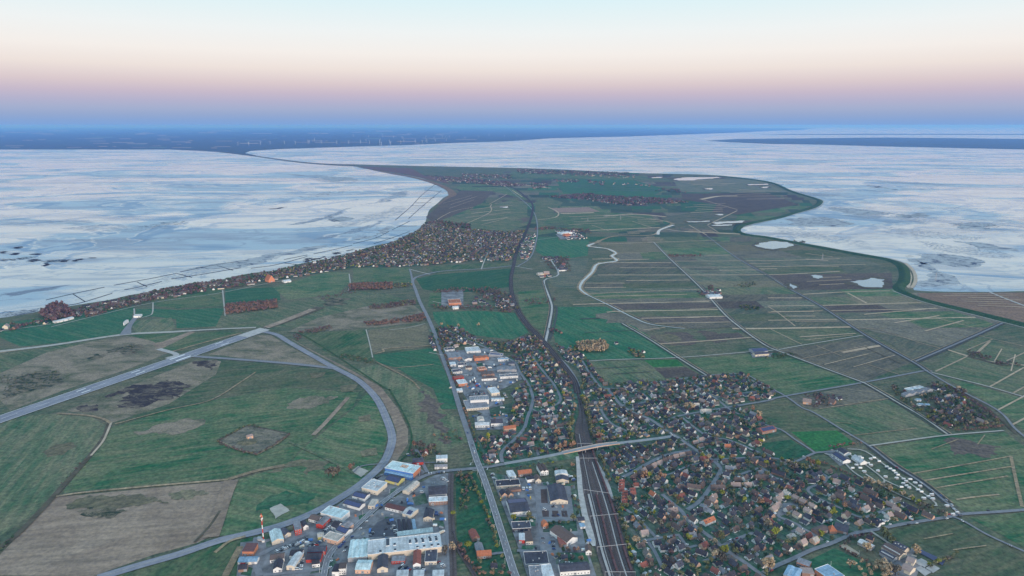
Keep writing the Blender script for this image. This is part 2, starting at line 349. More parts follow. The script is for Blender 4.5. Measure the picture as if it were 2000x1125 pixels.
sheet('mainland', gps([(-2500, 291), (0, 292), (330, 292), (400, 295), (440, 298), (456, 300.5), (500, 305.5), (500, 303.8), (478, 299), (490, 294.5), (540, 291.5), (576, 290), (703, 286), (804, 283), (880, 279.5), (1000, 275.5),
     (1076, 270), (1228, 266.5), (1330, 263), (1440, 259), (1500, 256), (1560, 254), (1600, 250.5), (1300, 249.0), (0, 249.0), (-2500, 249.0)]), 'far_land', 2.5)
rq = random.Random(5)
for k in range(130):                                                        # pale arable fields and villages strung along the far coast
    y = rq.uniform(262, 289) if k < 95 else rq.uniform(255, 262); x = rq.uniform(-20, 900 if y < 283 else 420); w = rq.uniform(6, 42); h = rq.uniform(.5, 1.3)
    if x + w > 470 and y > 284: continue
    sheet('far_field', gps([(x, y), (x + w, y - .1), (x + w * 1.05, y + h), (x + 2, y + h)]), rq.choice(['BR', 'T', 'G2', 'T', 'K', 'K']), 3.4)
sheet('far_island', gps([(1380, 275), (1440, 271.5), (1500, 271), (1728, 268.5), (2050, 272), (2400, 276), (2400, 302), (2050, 293), (1860, 289), (1728, 286), (1600, 282.5), (1500, 281), (1430, 278)]), 'far_land', 2.5)
sheet('distant_shore', gps([(1480, 262.2), (1700, 261.3), (2300, 262), (2300, 263.6), (1800, 263.2), (1550, 263.4)]), 'far_land', 2.0)

for s in ("1540,437 1560,425 1600,424 1640,430 1672,438 1650,443 1600,441 1560,442", "1770,506 1800,497 1850,497 1900,503 1925,512 1900,522 1850,518 1800,516", "1800,560 1812,535 1790,520 1800,512 1830,530 1825,560", "0,612 40,607 85,601 80,610 20,620 0,621",
          "360,528 430,514 500,503 580,488 640,478 620,486 520,508 430,524", "690,470 740,452 770,440 760,450 720,466", "1620,405 1690,410 1720,418 1660,418", "1750,418 1800,416 1805,424 1770,426", "1850,436 1900,434 1965,441 1930,449 1880,447", "640,427 668,423 690,428 660,433", "1860,470 1940,478 1990,490 1930,488", "560,340 640,345 700,352 650,355"):
    sheet('mud_bank', jag(gps(s.split() and [tuple(map(float, q.split(','))) for q in s.split()]), 0.22), 'mud_mix', 0.12 + max(0, 4000) * 1e-5)

FIELD_I = [0]
def field(kind, pts, ragged=False, name='field'):
    P = gps(pts)
    if ragged: P = jag(P, 0.30)
    FIELD_I[0] += 1
    d = np.hypot(*P.mean(0)); z = LAND_Z + 0.06 + 0.0045 * FIELD_I[0] + max(0, d - 2500) * 2e-5
    return sheet(name, P, kind, z)
rf_ = random.Random(31)                                                     # patchwork of small far pastures between the shores
y_ = 333.0
while y_ < 470:
    h_ = 2.2 + (y_ - 330) * .055; xl_ = float(np.interp(y_, [333, 345, 360, 380, 400, 425, 440, 470], [860, 850, 880, 890, 870, 850, 845, 1050])); xr_ = float(np.interp(y_, [333, 340, 345, 354, 372, 388, 396, 405, 425, 440, 455, 470], [1120, 1310, 1400, 1480, 1530, 1580, 1590, 1575, 1510, 1440, 1440, 1500]))
    x_ = xl_ + rf_.uniform(0, 20)
    while x_ < xr_ - 12:
        w_ = rf_.uniform(18, 70) * (.5 + (y_ - 320) / 150); x1_ = min(x_ + w_, xr_ - 4); sk_ = rf_.uniform(-3, 9)
        if rf_.random() < .8: field(rf_.choice(['FG', 'FG', 'FP', 'G3', 'G2', 'FG', 'MB', 'FP', 'G1']), [(x_, y_), (x1_, y_ + rf_.uniform(-.3, .5)), (x1_ + sk_, y_ + h_), (x_ + sk_, y_ + h_)])
        x_ = x1_ + rf_.uniform(0, 3); FIELD_I[0] = -12 + (FIELD_I[0] + 13) % 12
    y_ += h_
FIELD_I[0] = 0
FIELDS = """
G1 0,660 0,632 100,620 150,612 262,600 256,630 240,652 130,668 40,678
G3 -60,700 0,690 130,668 240,655 180,668 90,690 0,730 -60,745
G2 300,598 296,585 430,561 436,598 400,600 345,603
G1 440,566 545,561 548,587 440,595
G1 266,604 300,604 345,606 436,602 440,622 424,638 345,642 344,624 300,619 264,621
G3 252,628 335,621 342,640 330,648 265,651
G2 532,562 640,531 682,533 686,552 656,576 562,586
G3 440,600 540,594 640,580 700,569 760,575 800,590 720,602 600,640 520,640 440,640 420,642
G2 690,524 800,523 806,555 760,553 690,552
G1 812,545 850,537 1000,525 998,560 940,571 860,571 826,566
G2 840,573 865,571 872,600 836,600
G1 845,610 940,608 1008,612 1032,650 1000,664 930,656 900,645 860,640 848,625
G2 830,520 985,514 1000,519 940,526 850,535
G3 -40,835 0,818 110,810 175,812 205,832 200,862 150,925 110,965 80,995 -40,1075
G2 212,838 330,802 420,782 560,758 700,768 690,795 600,866 560,910 450,935 160,960 122,965
G2 560,912 455,940 430,1020 408,1052 500,1038 620,998 700,945 745,895 758,850 744,800 717,768 690,800 600,870
G3 398,702 640,724 692,748 712,768 560,756 470,768 340,800 225,832 215,822 420,732
T2 408,693 500,656 530,656 562,676 640,716 520,705
T2 0,782 0,730 90,690 180,668 240,656 300,666 330,690 250,722 120,765 20,803
T2 130,802 380,706 432,706 422,732 330,790 222,826 182,817
G2 300,668 330,690 480,650 330,650 250,655
T 296,672 318,668 372,648 382,649 312,684
T -30,1125 0,1085 110,972 162,968 432,942 456,938 442,975 426,1020 406,1052 386,1062 300,1085 180,1128
G3 440,962 452,940 470,936 430,1020 412,1050 405,1050 425,1010
T 556,655 600,680 690,726 745,758 778,800 797,840 797,868 776,900 740,925 772,866 775,845 764,815 744,778 707,741 650,709 600,682
G2 586,651 714,645 728,708 704,706 650,697 610,672
T3 718,645 832,634 846,677 750,688 729,692
G1 729,695 848,680 882,755 892,800 862,800 846,760 800,735 775,720 736,708
G3 736,712 800,742 842,768 862,800 907,830 920,862 872,882 830,882 800,872 801,830 780,790 747,755 690,724
G2 390,1068 460,1058 520,1045 500,1075 470,1128 215,1128
G1 890,930 928,925 945,955 965,1010 985,1060 1005,1128 930,1128 905,1080 892,1050
T2 620,622 720,598 800,590 826,612 830,628 740,640 650,645 560,650
G1 1090,600 1185,600 1230,630 1300,680 1322,699 1140,704 1120,690 1085,670 1078,640
G2 1012,570 1070,565 1076,600 1070,640 1062,655 1035,632 1014,602
G3 1140,709 1160,707 1270,704 1330,703 1376,735 1330,742 1190,750 1165,735
LG 1257,704 1322,703 1336,716 1276,718
B 1277,720 1340,718 1372,735 1300,740
G2 1342,703 1460,692 1520,690 1570,700 1682,748 1535,775 1500,752 1455,730 1390,733
LG 1545,845 1620,832 1672,868 1595,885
G1 1480,868 1545,860 1590,888 1530,900 1500,888
MB 1542,780 1680,752 1736,770 1720,792 1600,800 1570,796
G3 1574,802 1640,796 1735,782 1850,850 1702,870 1652,842
G2 1712,875 1850,853 1962,845 2010,880 2010,998 1888,1003 1800,940
G3 1702,1043 1850,1017 1880,1022 2010,1086 2010,1130 1872,1130 1882,1096 1790,1060
G2 1892,1012 2010,1001 2010,1076
G1 1572,1100 1630,1072 1745,1128 1600,1145
G3 1450,800 1500,787 1536,780 1560,798 1640,842 1545,845 1530,838 1490,815
MB 1516,686 1690,660 1782,708 1690,746
G3 1450,645 1640,642 1685,654 1512,680
M 1702,650 1850,680 1788,705
MB 1604,600 1790,572 1960,632 1850,679 1702,648
G3 1862,685 1912,658 2010,690 2010,776 1822,727
G2 1845,738 2010,782 2010,850 1950,800
T4 1792,573 2010,572 2010,635 1900,611 1800,588
B 832,424 870,390 905,370 965,374 940,398 880,424 846,435
G3 850,432 950,405 1000,390 1030,395 1030,440 990,452 910,450 870,440
G2 885,365 1000,366 1028,390 965,374 900,372
G3 1045,395 1070,386 1100,396 1090,404 1060,440 1045,430
BR 1076,407 1150,405 1172,414 1088,416
G2 1088,418 1180,415 1270,420 1290,440 1200,455 1110,450 1050,460 1048,440
G1 1050,470 1150,470 1148,500 1110,505 1060,500 1046,490
M 1110,505 1150,505 1140,535 1130,565 1080,560 1070,545
G1 1085,350 1230,350 1300,370 1270,385 1100,378
G2 1000,335 1230,342 1320,352 1250,352 1080,348 990,345
B 1330,378 1500,378 1560,400 1440,420 1340,410
M 1310,345 1480,352 1540,376 1330,376
M 1290,425 1380,412 1440,422 1430,450 1320,445
G1 1330,390 1400,400 1390,415 1330,412
heath_red 700,325 800,329 850,340 880,360 860,356 790,340 720,330
G3 800,327 990,331 980,345 880,350 830,344
"""
for ln in FIELDS.strip().splitlines():
    k, *pp = ln.split(); field(k, [tuple(map(float, q.split(','))) for q in pp])
RAGGED = """
K 205,777 230,765 262,752 265,757 235,772 208,780
K 145,798 160,793 190,790 192,803 170,806 150,800
K 225,800 238,778 268,752 330,742 356,748 352,772 335,782 292,792 252,798
K 380,706 400,705 425,715 410,724 400,718 385,714
K 345,776 360,752 376,752 366,765 350,778
KG 0,747 60,730 108,725 128,740 62,765 0,782
KG 222,680 255,672 280,682 270,692 240,694
KG 165,700 190,692 200,700 178,704
T3 90,880 110,868 140,865 130,885 105,892
B 816,765 830,765 856,800 872,846 882,872 852,862 836,816
T2 560,790 620,775 660,775 645,790 600,800
T2 730,615 770,608 812,606 790,616 740,620
T2 655,632 705,628 700,642 640,648
KG 640,585 690,582 680,595 630,598
B 1842,862 1960,872 1950,890 1865,892
T3 1690,600 1760,592 1800,600 1740,612
T2 1680,628 1740,624 1720,636
T3 1190,612 1290,606 1340,612 1250,620
MB 1185,612 1240,620 1290,645 1250,648
B 1270,660 1350,655 1360,672 1290,674
B 1360,650 1440,650 1460,660 1400,672
T3 1280,662 1320,655 1330,668 1300,672
T3 520,925 600,900 640,900 600,930
G1 500,1000 560,960 620,965 560,990
T2 260,845 310,830 400,830 330,850
T3 128,988 215,972 300,972 330,985 250,992 170,1004
KG 150,1000 210,994 250,1000 190,1010
T3 330,965 380,958 410,965 370,978
B 1000,430 1030,425 1025,436
"""
for ln in RAGGED.strip().splitlines():
    k, *pp = ln.split(); field(k, [tuple(map(float, q.split(','))) for q in pp], True)

# the marsh east of the creek: narrow pastures between the long straight roads
def xat(line, y):
    L_ = sorted(line, key=lambda p: p[1]); ys = [p[1] for p in L_]; xs = [p[0] for p in L_]
    return float(np.interp(y, ys, xs))
CREEK_X = [(1165, 478), (1203, 495), (1205, 509), (1160, 525), (1137, 552), (1133, 565), (1147, 577), (1190, 598), (1240, 623), (1340, 643)]
R1_X = [(1276, 473), (1306, 504), (1365, 560), (1415, 615), (1448, 643)]
R2_X = [(1395, 470), (1431, 499), (1469, 522), (1533, 560), (1601, 598), (1668, 643)]
DYKE_X = [(1500, 470), (1560, 480), (1640, 497), (1715, 512), (1742, 530), (1742, 560), (1750, 575), (1850, 606), (1900, 620), (1960, 640)]
ROWS = [[474, 486, 495, 509, 514, 524, 538, 549, 556, 565, 574, 585, 595, 606, 620, 631, 643],
        [472, 486, 499, 511, 522, 537, 551, 563, 577, 590, 604, 615, 629, 643], [480, 492, 505, 522, 537, 552, 568, 582, 598, 612, 626, 643]]
rr = random.Random(11)
for rows, xl, xr, tilt in zip(ROWS, (CREEK_X, R1_X, R2_X), (R1_X, R2_X, DYKE_X), (-2.5, -2, -3)):
    for ya, yb in zip(rows[:-1], rows[1:]):
        k = rr.choice(['M', 'G3', 'M', 'MB', 'B', 'G2', 'M', 'T3', 'MB'])
        x0a, x0b, x1a, x1b = xat(xl, ya), xat(xl, yb), xat(xr, ya + tilt), xat(xr, yb + tilt)
        if x1a - x0a < 12: continue
        cut = rr.random()
        if cut < 0.4 and x1a - x0a > 60:
            t = rr.uniform(.35, .65); ma, mb = x0a + (x1a - x0a) * t, x0b + (x1b - x0b) * t; h = tilt * t
            field(k, [(x0a, ya), (ma, ya + h), (mb, yb + h), (x0b, yb)])
            field(rr.choice(['M', 'G3', 'MB', 'T3', 'G2']), [(ma, ya + h), (x1a, ya + tilt), (x1b, yb + tilt), (mb, yb + h)])
        else: field(k, [(x0a, ya), (x1a, ya + tilt), (x1b, yb + tilt), (x0b, yb)])

# strips laid on the ground
STRIP_I = [0]
ROADS = []           # ground polylines with half width: kept clear of houses and trees
def strip(name, pts, width, mat, z=None, sm=4, kind='structure', ground=False, keep=True, parent=None):
    P = np.asarray(pts, float) if ground else gps(pts)
    if sm > 1: P = smooth(P, sm)
    T = np.gradient(P, axis=0); T /= np.linalg.norm(T, axis=1)[:, None] + 1e-9
    N = np.stack([-T[:, 1], T[:, 0]], 1) * (np.asarray(width).reshape(-1, 1) if np.ndim(width) else width) / 2
    if z is None:
        STRIP_I[0] += 1; z = LAND_Z + 1.0 + 0.0016 * STRIP_I[0] + max(0, dist_cam(P[len(P) // 2]) - 2500) * 1e-4
    zz = np.full(len(P), z) if np.ndim(z) == 0 else np.interp(np.linspace(0, 1, len(P)), np.linspace(0, 1, len(z)), z)
    V = [(*(P[i] + N[i]), zz[i]) for i in range(len(P))] + [(*(P[i] - N[i]), zz[i]) for i in range(len(P))]
    n = len(P); Fc = [(n + i, n + i + 1, i + 1, i) for i in range(n - 1)]
    o = link(name, mesh_of(name, V, Fc, [M[mat]]), parent, kind)
    if keep: ROADS.append((P, float(np.max(width)) / 2))
    return o, P
def pxl(s): return [tuple(map(float, q.split(','))) for q in s.split()]

# tan reed edges along the drains and dry banks
TAN = """
1167,478 1276,474 1400,470|2.3
1203,495 1266,495|1.7
1157,507 1210,506|2.8
1203,509 1268,507|2.8
1167,514 1311,514|2.8
1210,524 1322,524|2.3
1167,538 1360,538 1520,537 1640,531|2.8
1223,549 1347,548|2.2
1144,554 1220,554|2.3
1142,563 1223,562|2.3
1150,575 1213,572 1367,566|2.3
1162,580 1342,576|2.3
1119,596 1185,594 1385,590|2.8
1185,611 1220,609 1405,606|2.8
1253,623 1418,619|2.8
1279,633 1430,630|2.5
1256,646 1299,641|2.3
1289,673 1367,668 1471,660|2.8
1309,501 1372,501|2.3
1375,501 1428,499|2.3
1317,511 1500,510 1640,506|2.3
1332,523 1500,522 1690,517|2.3
1405,529 1494,528|2.2
1500,583 1566,583|2.5
1568,576 1657,571 1738,569|2.5
1655,573 1692,593|5.4
1601,598 1799,592|2.8
1500,599 1591,598|2.5
1624,608 1832,604|2.5
1500,611 1606,608|2.8
1500,627 1634,625|2.8
1652,626 1905,621|2.5
1430,643 1500,643 1662,640|4.5
1675,642 1720,646 1791,669 1839,682|4.1
1503,643 1566,674|3.6
1500,600 1518,611 1553,638|3.2
1832,623 1920,646|2.3
1594,676 1644,697|2.8
1644,690 1720,676|4.5
1687,711 1756,733|3.2
1827,727 1890,697|5.4
1888,685 1938,664|4.5
1933,757 2000,719|5.4
1979,769 2010,752|5.4
1948,803 2010,770|5.4
1966,706 2010,686|5.4
1908,656 2010,680|3.6
1849,684 1890,697 1930,707 2010,716|2.8
1976,832 2010,814|5.4
1782,927 1875,911 1974,893|4.1
1804,941 1865,931 1976,913|4.5
1829,955 1913,941 1968,932|3.6
1867,978 1903,973 1951,968|4.5
1974,893 1984,941 1996,992|6.2
1600,800 1736,780|3.6
1660,853 1790,838|3.6
1095,418 1160,416|5.4
1050,430 1085,425 1090,415 1070,405|6.4
1215,421 1290,431 1316,438|11.2
1180,423 1240,419 1300,424|5.4
1337,453 1446,458|20.8
1380,460 1345,440|4.5
1382,440 1440,412|6.2
1382,441 1405,456|5.4
1370,390 1402,384 1440,383|5.4
1370,390 1440,410|5.4
1235,433 1275,446|4.5
1155,440 1190,452|3.6
1150,451 1290,445|3.6
1000,395 960,400 958,415 905,440|5.4
955,400 990,380|5.4
940,440 985,428|6.4
925,405 880,415 830,445|4.5
1000,372 1020,385|5.4
1010,360 1075,368|4.5
880,352 930,356|6.4
130,672 0,690|2.8
"""
for ln in TAN.strip().splitlines():
    p, w = ln.split('|'); q_ = pxl(p); fl_ = abs(q_[-1][1] - q_[0][1]) < .22 * abs(q_[-1][0] - q_[0][0]); strip('reed_bank', q_, float(w) * (.8 if dist_cam(gp(*q_[0])) < 1450 else 2.8 * max(1, dist_cam(gp(*q_[0])) / 1900) if fl_ and float(w) < 8 else .75 if dist_cam(gp(*q_[0])) < 2200 else 1.4), 'dry_grass' if dist_cam(gp(*q_[0])) < 1450 else 'reed', sm=1 if len(p.split()) < 3 else 3, keep=False)
for p, w in (("1315,345 1400,347", 8), ("1360,345 1320,349", 5)):
    pass
HEDGE_LINES = """
1306,500 1372,499|9
1500,690 1545,690 1590,713|7
1690,680 1760,712|4
1390,585 1440,587|4
1890,697 1960,716|10
1030,640 1070,648|4
1870,760 1930,800 1985,850|5
885,725 905,790|6
"""
for ln in HEDGE_LINES.strip().splitlines():
    p, w = ln.split('|'); strip('dark_bank', pxl(p), float(w), 'dry_dark', sm=3, keep=False)

# water
def pond(s):
    Pm = gps(pxl(s)); c_ = Pm.mean(0); sheet('pond_margin', jag(c_ + (Pm - c_) * 1.22 + np.sign(Pm - c_) * 4, 0.22), 'dry_dark', LAND_Z + 1.5 + max(0, dist_cam(Pm[0]) - 2500) * 1.4e-4)
    sheet('pond', jag(Pm, 0.16), 'pond', LAND_Z + 1.55 + random.random() * .1 + max(0, dist_cam(gp(*pxl(s)[0])) - 2500) * 1.4e-4)
for s in ("1317,350 1340,347 1400,346 1410,348 1380,350 1350,353 1325,353", "1482,476 1510,472 1540,474 1550,481 1510,488 1485,484", "1660,551 1700,544 1728,547 1722,563 1690,562", "1392,436 1420,433 1455,432 1450,436 1400,439",
          "1340,434 1385,432 1386,433.5 1345,435", "1460,361 1498,359.5 1498,361.5 1465,362.5", "1392,420 1410,419 1408,421.5", "1389,441 1432,439.5 1430,441 1392,442", "1490,366 1500,365 1500,367 1492,368",
          "1270,347 1295,346 1294,348 1272,348.5", "1375,369 1390,368 1388,371", "1590,538 1606,540 1600,546 1588,543", "1545,555 1556,563 1550,566", "975,405 992,404 990,407", "1555,470 1566,471 1560,474"):
    pond(s)
strip('creek', pxl("1316,440 1289,450 1285,459"), 16, 'creek', keep=False)
strip('creek_bank', pxl("1172,470 1166,474 1149,481 1165,484 1187,487 1203,495 1195,501 1205,510 1182,514 1165,518 1157,532 1146,543 1137,552 1133,565 1147,577"), 24, 'dry_grass', keep=False)
strip('creek', pxl("1172,470 1166,474 1149,481 1165,484 1187,487 1203,495 1195,501 1205,510 1182,514 1165,518 1157,532 1146,543 1137,552 1133,565 1147,577"), [12, 9, 14, 18, 10, 8, 13, 16, 9, 12, 7, 11, 15, 18, 12, 9, 8, 12, 14, 10, 8, 9, 12, 15, 11, 8, 10, 12, 9, 11, 14, 10, 9, 12, 13, 10, 9, 11, 12, 10, 9, 10, 11, 9, 8, 9, 10, 9, 9, 10, 9, 8, 8, 8, 7, 7, 7], 'creek', keep=False)
strip('creek', pxl("1147,577 1190,597.6 1240,623 1273,635 1337,643"), 5, 'creek', keep=False)
strip('creek_bank', pxl("1152,577 1194,596 1245,621 1277,633 1337,641"), 4, 'dry_grass', keep=False)
strip('sand_bank', pxl("1160,476 1200,462 1273,460 1290,448 1312,438 1300,432"), 16, 'dry_grass', keep=False)
strip('sand_bank', pxl("1300,448 1337,453 1446,458"), 12, 'sand', keep=False)
strip('ditch', pxl("1085,598 1088,610 1082,640 1074,664"), 5, 'ditch', keep=False)
strip('ditch', pxl("944,918 960,975 984,1050 1004,1122"), 5, 'ditch', keep=False)
for s in ("1690,661 1790,713 1816,731", "1788,711 1853,683 1912,656 1960,634", "1540,565 1605,600 1694,659", "1425,618 1470,656", "1370,557 1420,615", "1440,500 1475,522 1538,560"):
    strip('ditch', pxl(s), 4, 'ditch', keep=False)

# runway, taxiways, airfield tracks
rw, rwP = strip('runway', pxl("-140,869 515,645"), 40, 'runway', sm=1)
a_, b_2 = gp(-140, 869), gp(515, 645); ru = (b_2 - a_) / np.linalg.norm(b_2 - a_); rn = np.array([-ru[1], ru[0]]); RL = np.linalg.norm(b_2 - a_)
zmk = LAND_Z + 1.45
def mark(s0, s1, off, w, nm='runway_marking', parent=None, mat='white_paint'):
    p, q = a_ + ru * s0 + rn * off, a_ + ru * s1 + rn * off
    strip(nm, [p, q], w, mat, z=zmk, sm=1, ground=True, keep=False, parent=parent)
for sg in (-1, 1): mark(0, RL, sg * 19.2, 1.1, parent=rw)
def rs(x, y): return float((gp(x, y) - a_) @ ru)
for xa, xb in (((143, 765), (161, 759)), ((245, 728), (262, 722)), ((322, 702), (350, 692)), ((410, 672), (425, 667)), ((470, 655), (476, 653))):
    s0, s1 = rs(*xa), rs(*xb); w = 3.2 if xa[0] < 460 else 1.6
    for sg in (-1, 1): mark(s0, s1, sg * (8.5 if xa[0] < 320 else 11), w if not 320 <= xa[0] < 360 else 5.5, parent=rw)
for s in np.arange(60, RL, 60): mark(s, s + 30, 0, 0.8, parent=rw)
th = rs(470, 658)
strip('runway_pad', [a_ + ru * th, b_2 + ru * 6], 40.5, 'gravel', z=LAND_Z + 1.47, sm=1, ground=True, keep=False, parent=rw)
strip('old_runway', pxl("518,643 560,627 626,601"), [13, 14, 26, 28, 30, 34, 36, 36, 36], 'T' and 'dry_dark', sm=4, keep=False)
strip('old_runway', pxl("520,641 560,626 612,605"), 24, 'T', sm=4, keep=False)
tx, txP = strip('taxiway', pxl("505,647 540,655 562,668 600,690 650,718 700,745 735,780 755,820 765,850 764,872 750,905 720,935 680,965 620,1000 560,1025 500,1042 430,1058 350,1085 280,1105 190,1132"), 15, 'runway')
strip('taxiway_line', txP, 0.6, 'lane', z=LAND_Z + 1.5, sm=1, ground=True, keep=False, parent=tx)
strip('taxiway', pxl("372,697 500,706 600,715 652,721"), 13, 'asphalt')
strip('taxiway', pxl("-20,690 100,676 240,655 330,650 430,644 500,641"), [16] * 14 + [11] * 7, 'lane')
strip('taxiway', pxl("330,690 400,670 470,652"), 7, 'dry_grass', keep=False)
strip('taxiway', pxl("245,655 250,642 258,630 268,618"), [30, 26, 24, 20, 18, 16, 15, 14, 14, 14, 14, 14, 14], 'asphalt')
strip('taxiway', pxl("325,702 345,694 310,683"), 14, 'concrete', keep=False)
for s, w, mt in (("215,826 207,848 195,868 165,905 120,955 80,1000 30,1050 -20,1085", 9, 'dry_dark'), ("218,826 210,846 200,866 178,892", 4, 'sand'), ("216,828 200,819 170,813 112,809", 6, 'dry_grass'),
                 ("110,972 165,964 300,951 430,940 447,938", 5, 'dry_grass'), ("447,938 500,922 556,911", 9, 'dry_grass'), ("452,940 438,975 420,1030 412,1052", 22, 'T'), ("430,1000 410,1030 380,1062", 4, 'dry_dark'),
                 ("612,852 640,823 680,778", 9, 'T'), ("225,830 330,802 412,783 470,748 500,728", 4, 'dry_grass'), ("262,604 266,622 290,618 298,612 299,592", 4, 'lane'), ("435,568 438,600 440,618", 4, 'lane'),
                 ("100,640 180,620 300,592 420,575 520,555 560,548", 4, 'lane'), ("0,648 60,640 100,634", 4, 'lane'), ("565,865 640,900 690,925", 5, 'G3'), ("682,536 684,556 680,570", 4, 'lane'), ("560,650 600,660 745,755 762,765 800,835 800,880 780,905", 3.5, 'dyke_grass'),
                 ("715,645 722,672 728,700", 3, 'lane'), ("735,708 800,742 820,762", 4, 'dry_grass'), ("732,692 750,688 755,682 848,676", 5, 'dry_grass'), ("770,720 810,717 848,713", 3, 'dry_grass'),
                 ("831,633 800,641 760,646", 3, 'lane'), ("420,1082 448,1060 480,1050", 5, 'dry_grass'), ("440,1128 462,1085 470,1070", 9, 'dry_grass')):
    strip('airfield_track' if mt not in ('lane',) else 'farm_lane', pxl(s), w, mt, keep=False)

# roads
def road(s, w=5.5, mat='asphalt', name='road'): return strip(name, pxl(s), w, mat)
MAIN = "1012,1140 1003,1118 985,1060 960,980 943,930 930,898 915,850 900,805 880,740 865,700 850,655 835,620 820,590 811,565 806,552 812,543 835,536 870,530 940,526 1000,520"
main_o, mainP = road(MAIN, 10.5, 'asphalt')
road("806,552 803,536 800,526", 7); road("800,527 840,537", 6, 'lane')
cross_o, crossP = road("935,916 905,919 880,921 850,925 820,936 780,960 745,986 700,1026 660,1066 641,1092 632,1130", 8.5, 'asphalt')
road("935,916 960,913 985,908", 8, 'asphalt')
STREETS = """
1215,934 1225,930 1245,919 1270,905 1295,893 1320,886 1348,882|7
1137,706 1150,728 1162,745 1175,760 1187,761|5
1187,761 1200,778 1212,792 1235,807 1268,820 1289,834 1303,844 1320,854 1335,864 1351,875 1374,890 1389,899 1404,912 1406,924 1398,938 1386,956 1373,974 1358,988 1342,998|7
1293,968 1313,985 1330,1000 1348,1023 1374,1042 1400,1062 1425,1082 1451,1099 1473,1115 1500,1135|6.5
1411,1069 1431,1059 1453,1050 1472,1043|6
1223,998 1244,1013 1263,1033 1283,1054|5
1253,1060 1283,1054 1328,1047|5
1265,1061 1278,1079 1291,1106 1293,1112|5
1326,1048 1343,1070 1361,1068|4.5
1374,1099 1394,1092 1424,1082|5
1490,1122 1509,1111 1548,1094 1587,1076 1620,1065 1643,1055 1673,1043 1704,1038 1769,1025 1847,1013 1875,1007 1950,1002 2015,997|6.5
1862,1012 1885,1022 1930,1048 2010,1084|4
1878,1008 1850,985 1800,945 1745,910 1697,873 1649,844 1590,808 1566,798 1535,776 1500,757 1460,734|4.5
1271,749 1329,742 1380,735 1451,731|4.5
1305,822 1332,813 1418,798 1500,784 1530,776 1685,749 1804,726 1819,728|6
1342,745 1395,778 1420,798 1443,811|5
1398,778 1430,773 1481,765|4.5
1255,770 1272,785|4.5
1212,793 1242,791 1273,785 1320,784|4.5
1148,800 1180,797 1212,794|4.5
1173,801 1183,818 1198,832 1216,840 1236,851|5
1187,761 1220,760 1250,768|4.5
1333,818 1355,836 1381,853 1420,861 1443,869 1470,881 1484,887|5.5
1391,900 1440,897 1490,895 1522,899 1552,903 1563,900 1591,887 1612,885 1640,882|5
1591,886 1572,873 1552,860 1530,844 1511,836 1488,830|4
1446,929 1477,918 1491,918 1509,933 1521,938|5
1600,924 1614,933 1610,944 1600,948 1578,957 1587,970 1607,980 1641,995 1662,1006 1684,1013 1704,1008 1730,998 1743,993 1730,984 1717,977|5
1546,988 1533,991 1520,1010 1542,1020 1563,1032 1546,1042|5.5
1563,1032 1594,1049 1607,1058|5
1280,912 1300,930 1345,912 1378,904|4
1023,740 1034,757 1041,779 1038,796 1030,818 1025,836 1015,850 999,866 985,879 979,890 981,905|6.5
876,648 917,667 950,681 980,695 1006,710 1015,728 1028,746|5.5
1006,710 1046,708 1080,709|4.5
1041,698 1046,708 1062,728 1080,750 1086,760 1095,783 1079,796 1060,802|5.5
916,708 927,728 939,750 942,761|5.5
876,708 916,708|5.5
1036,754 1080,754|4.5
1060,802 1050,806 1038,800|4
1072,640 1066,668 1086,696 1105,713 1122,737 1131,757|6
1040,880 1046,876 1052,892|5
1045,948 1049,975 1053,1010 1057,1045 1060,1080 1063,1128|6
872,985 876,1050 881,1128|8
690,925 720,910 860,905|3
502,1052 496,1090 502,1110 508,1128|9
500,1090 540,1070 560,1062 600,1045|8
636,1112 600,1118 515,1126|6
835,925 828,912 822,895 812,880|6
1010,1078 1040,1080 1062,1082|6
960,1085 975,1083 992,1084|5
"""
for ln in STREETS.strip().splitlines():
    p, w = ln.split('|'); road(p, float(w), name='street')
LANES = """
1215,633 1268,664 1324,700 1380,735|4|lane
1150,707 1200,704 1324,700 1461,689 1515,685 1566,676 1687,656|4|lane
1448,643 1471,660 1500,679 1515,685 1600,717 1687,749|4.5|lane
1276,473 1306,504 1365,560 1415,615 1448,643|4.5|lane
1380,461 1431,499 1469,522 1500,539 1533,560 1601,598 1690,656 1784,709 1811,727 1867,760 1948,803 1981,838 2010,862|5|asphalt
1786,708 1849,681 1908,655 1958,632|5|asphalt
1819,729 1880,744 1931,757 2010,780|5|lane
1697,873 1760,864 1850,852 1960,843|4|lane
1687,749 1720,768 1760,792 1800,815 1850,850|4|lane
1076,509 1091,537 1063,549 1073,582 1078,602 1073,635 1066,668|6|gravel
1040,527 1000,520|6|lane
940,527 945,513 955,490|5|lane
1000,375 1030,400 1045,420 1050,450 1045,480 1035,505 1010,522|6|asphalt
970,350 1000,375|6|asphalt
1046,470 1100,462|4|lane
1075,508 1055,512|4|lane
1931,571 1965,585 2010,602|9|gravel
1743,569 1800,590 1900,616 2010,644|4|lane
1700,1040 1730,1060 1760,1080 1790,1090|4|lane
1730,1098 1775,1085 1785,1075|6|paving
1610,888 1640,898 1668,925 1700,942 1727,940 1668,895 1640,882|3|lane
1690,928 1730,955 1770,975 1800,985 1827,985 1740,920 1690,884 1655,879|3|lane
1727,940 1755,953|3|lane
838,690 900,702|3|lane
845,590 870,595 900,600 960,598|4|lane
"""
for ln in LANES.strip().splitlines():
    p, w, mt = ln.split('|'); road(p, float(w), mt, name='lane')

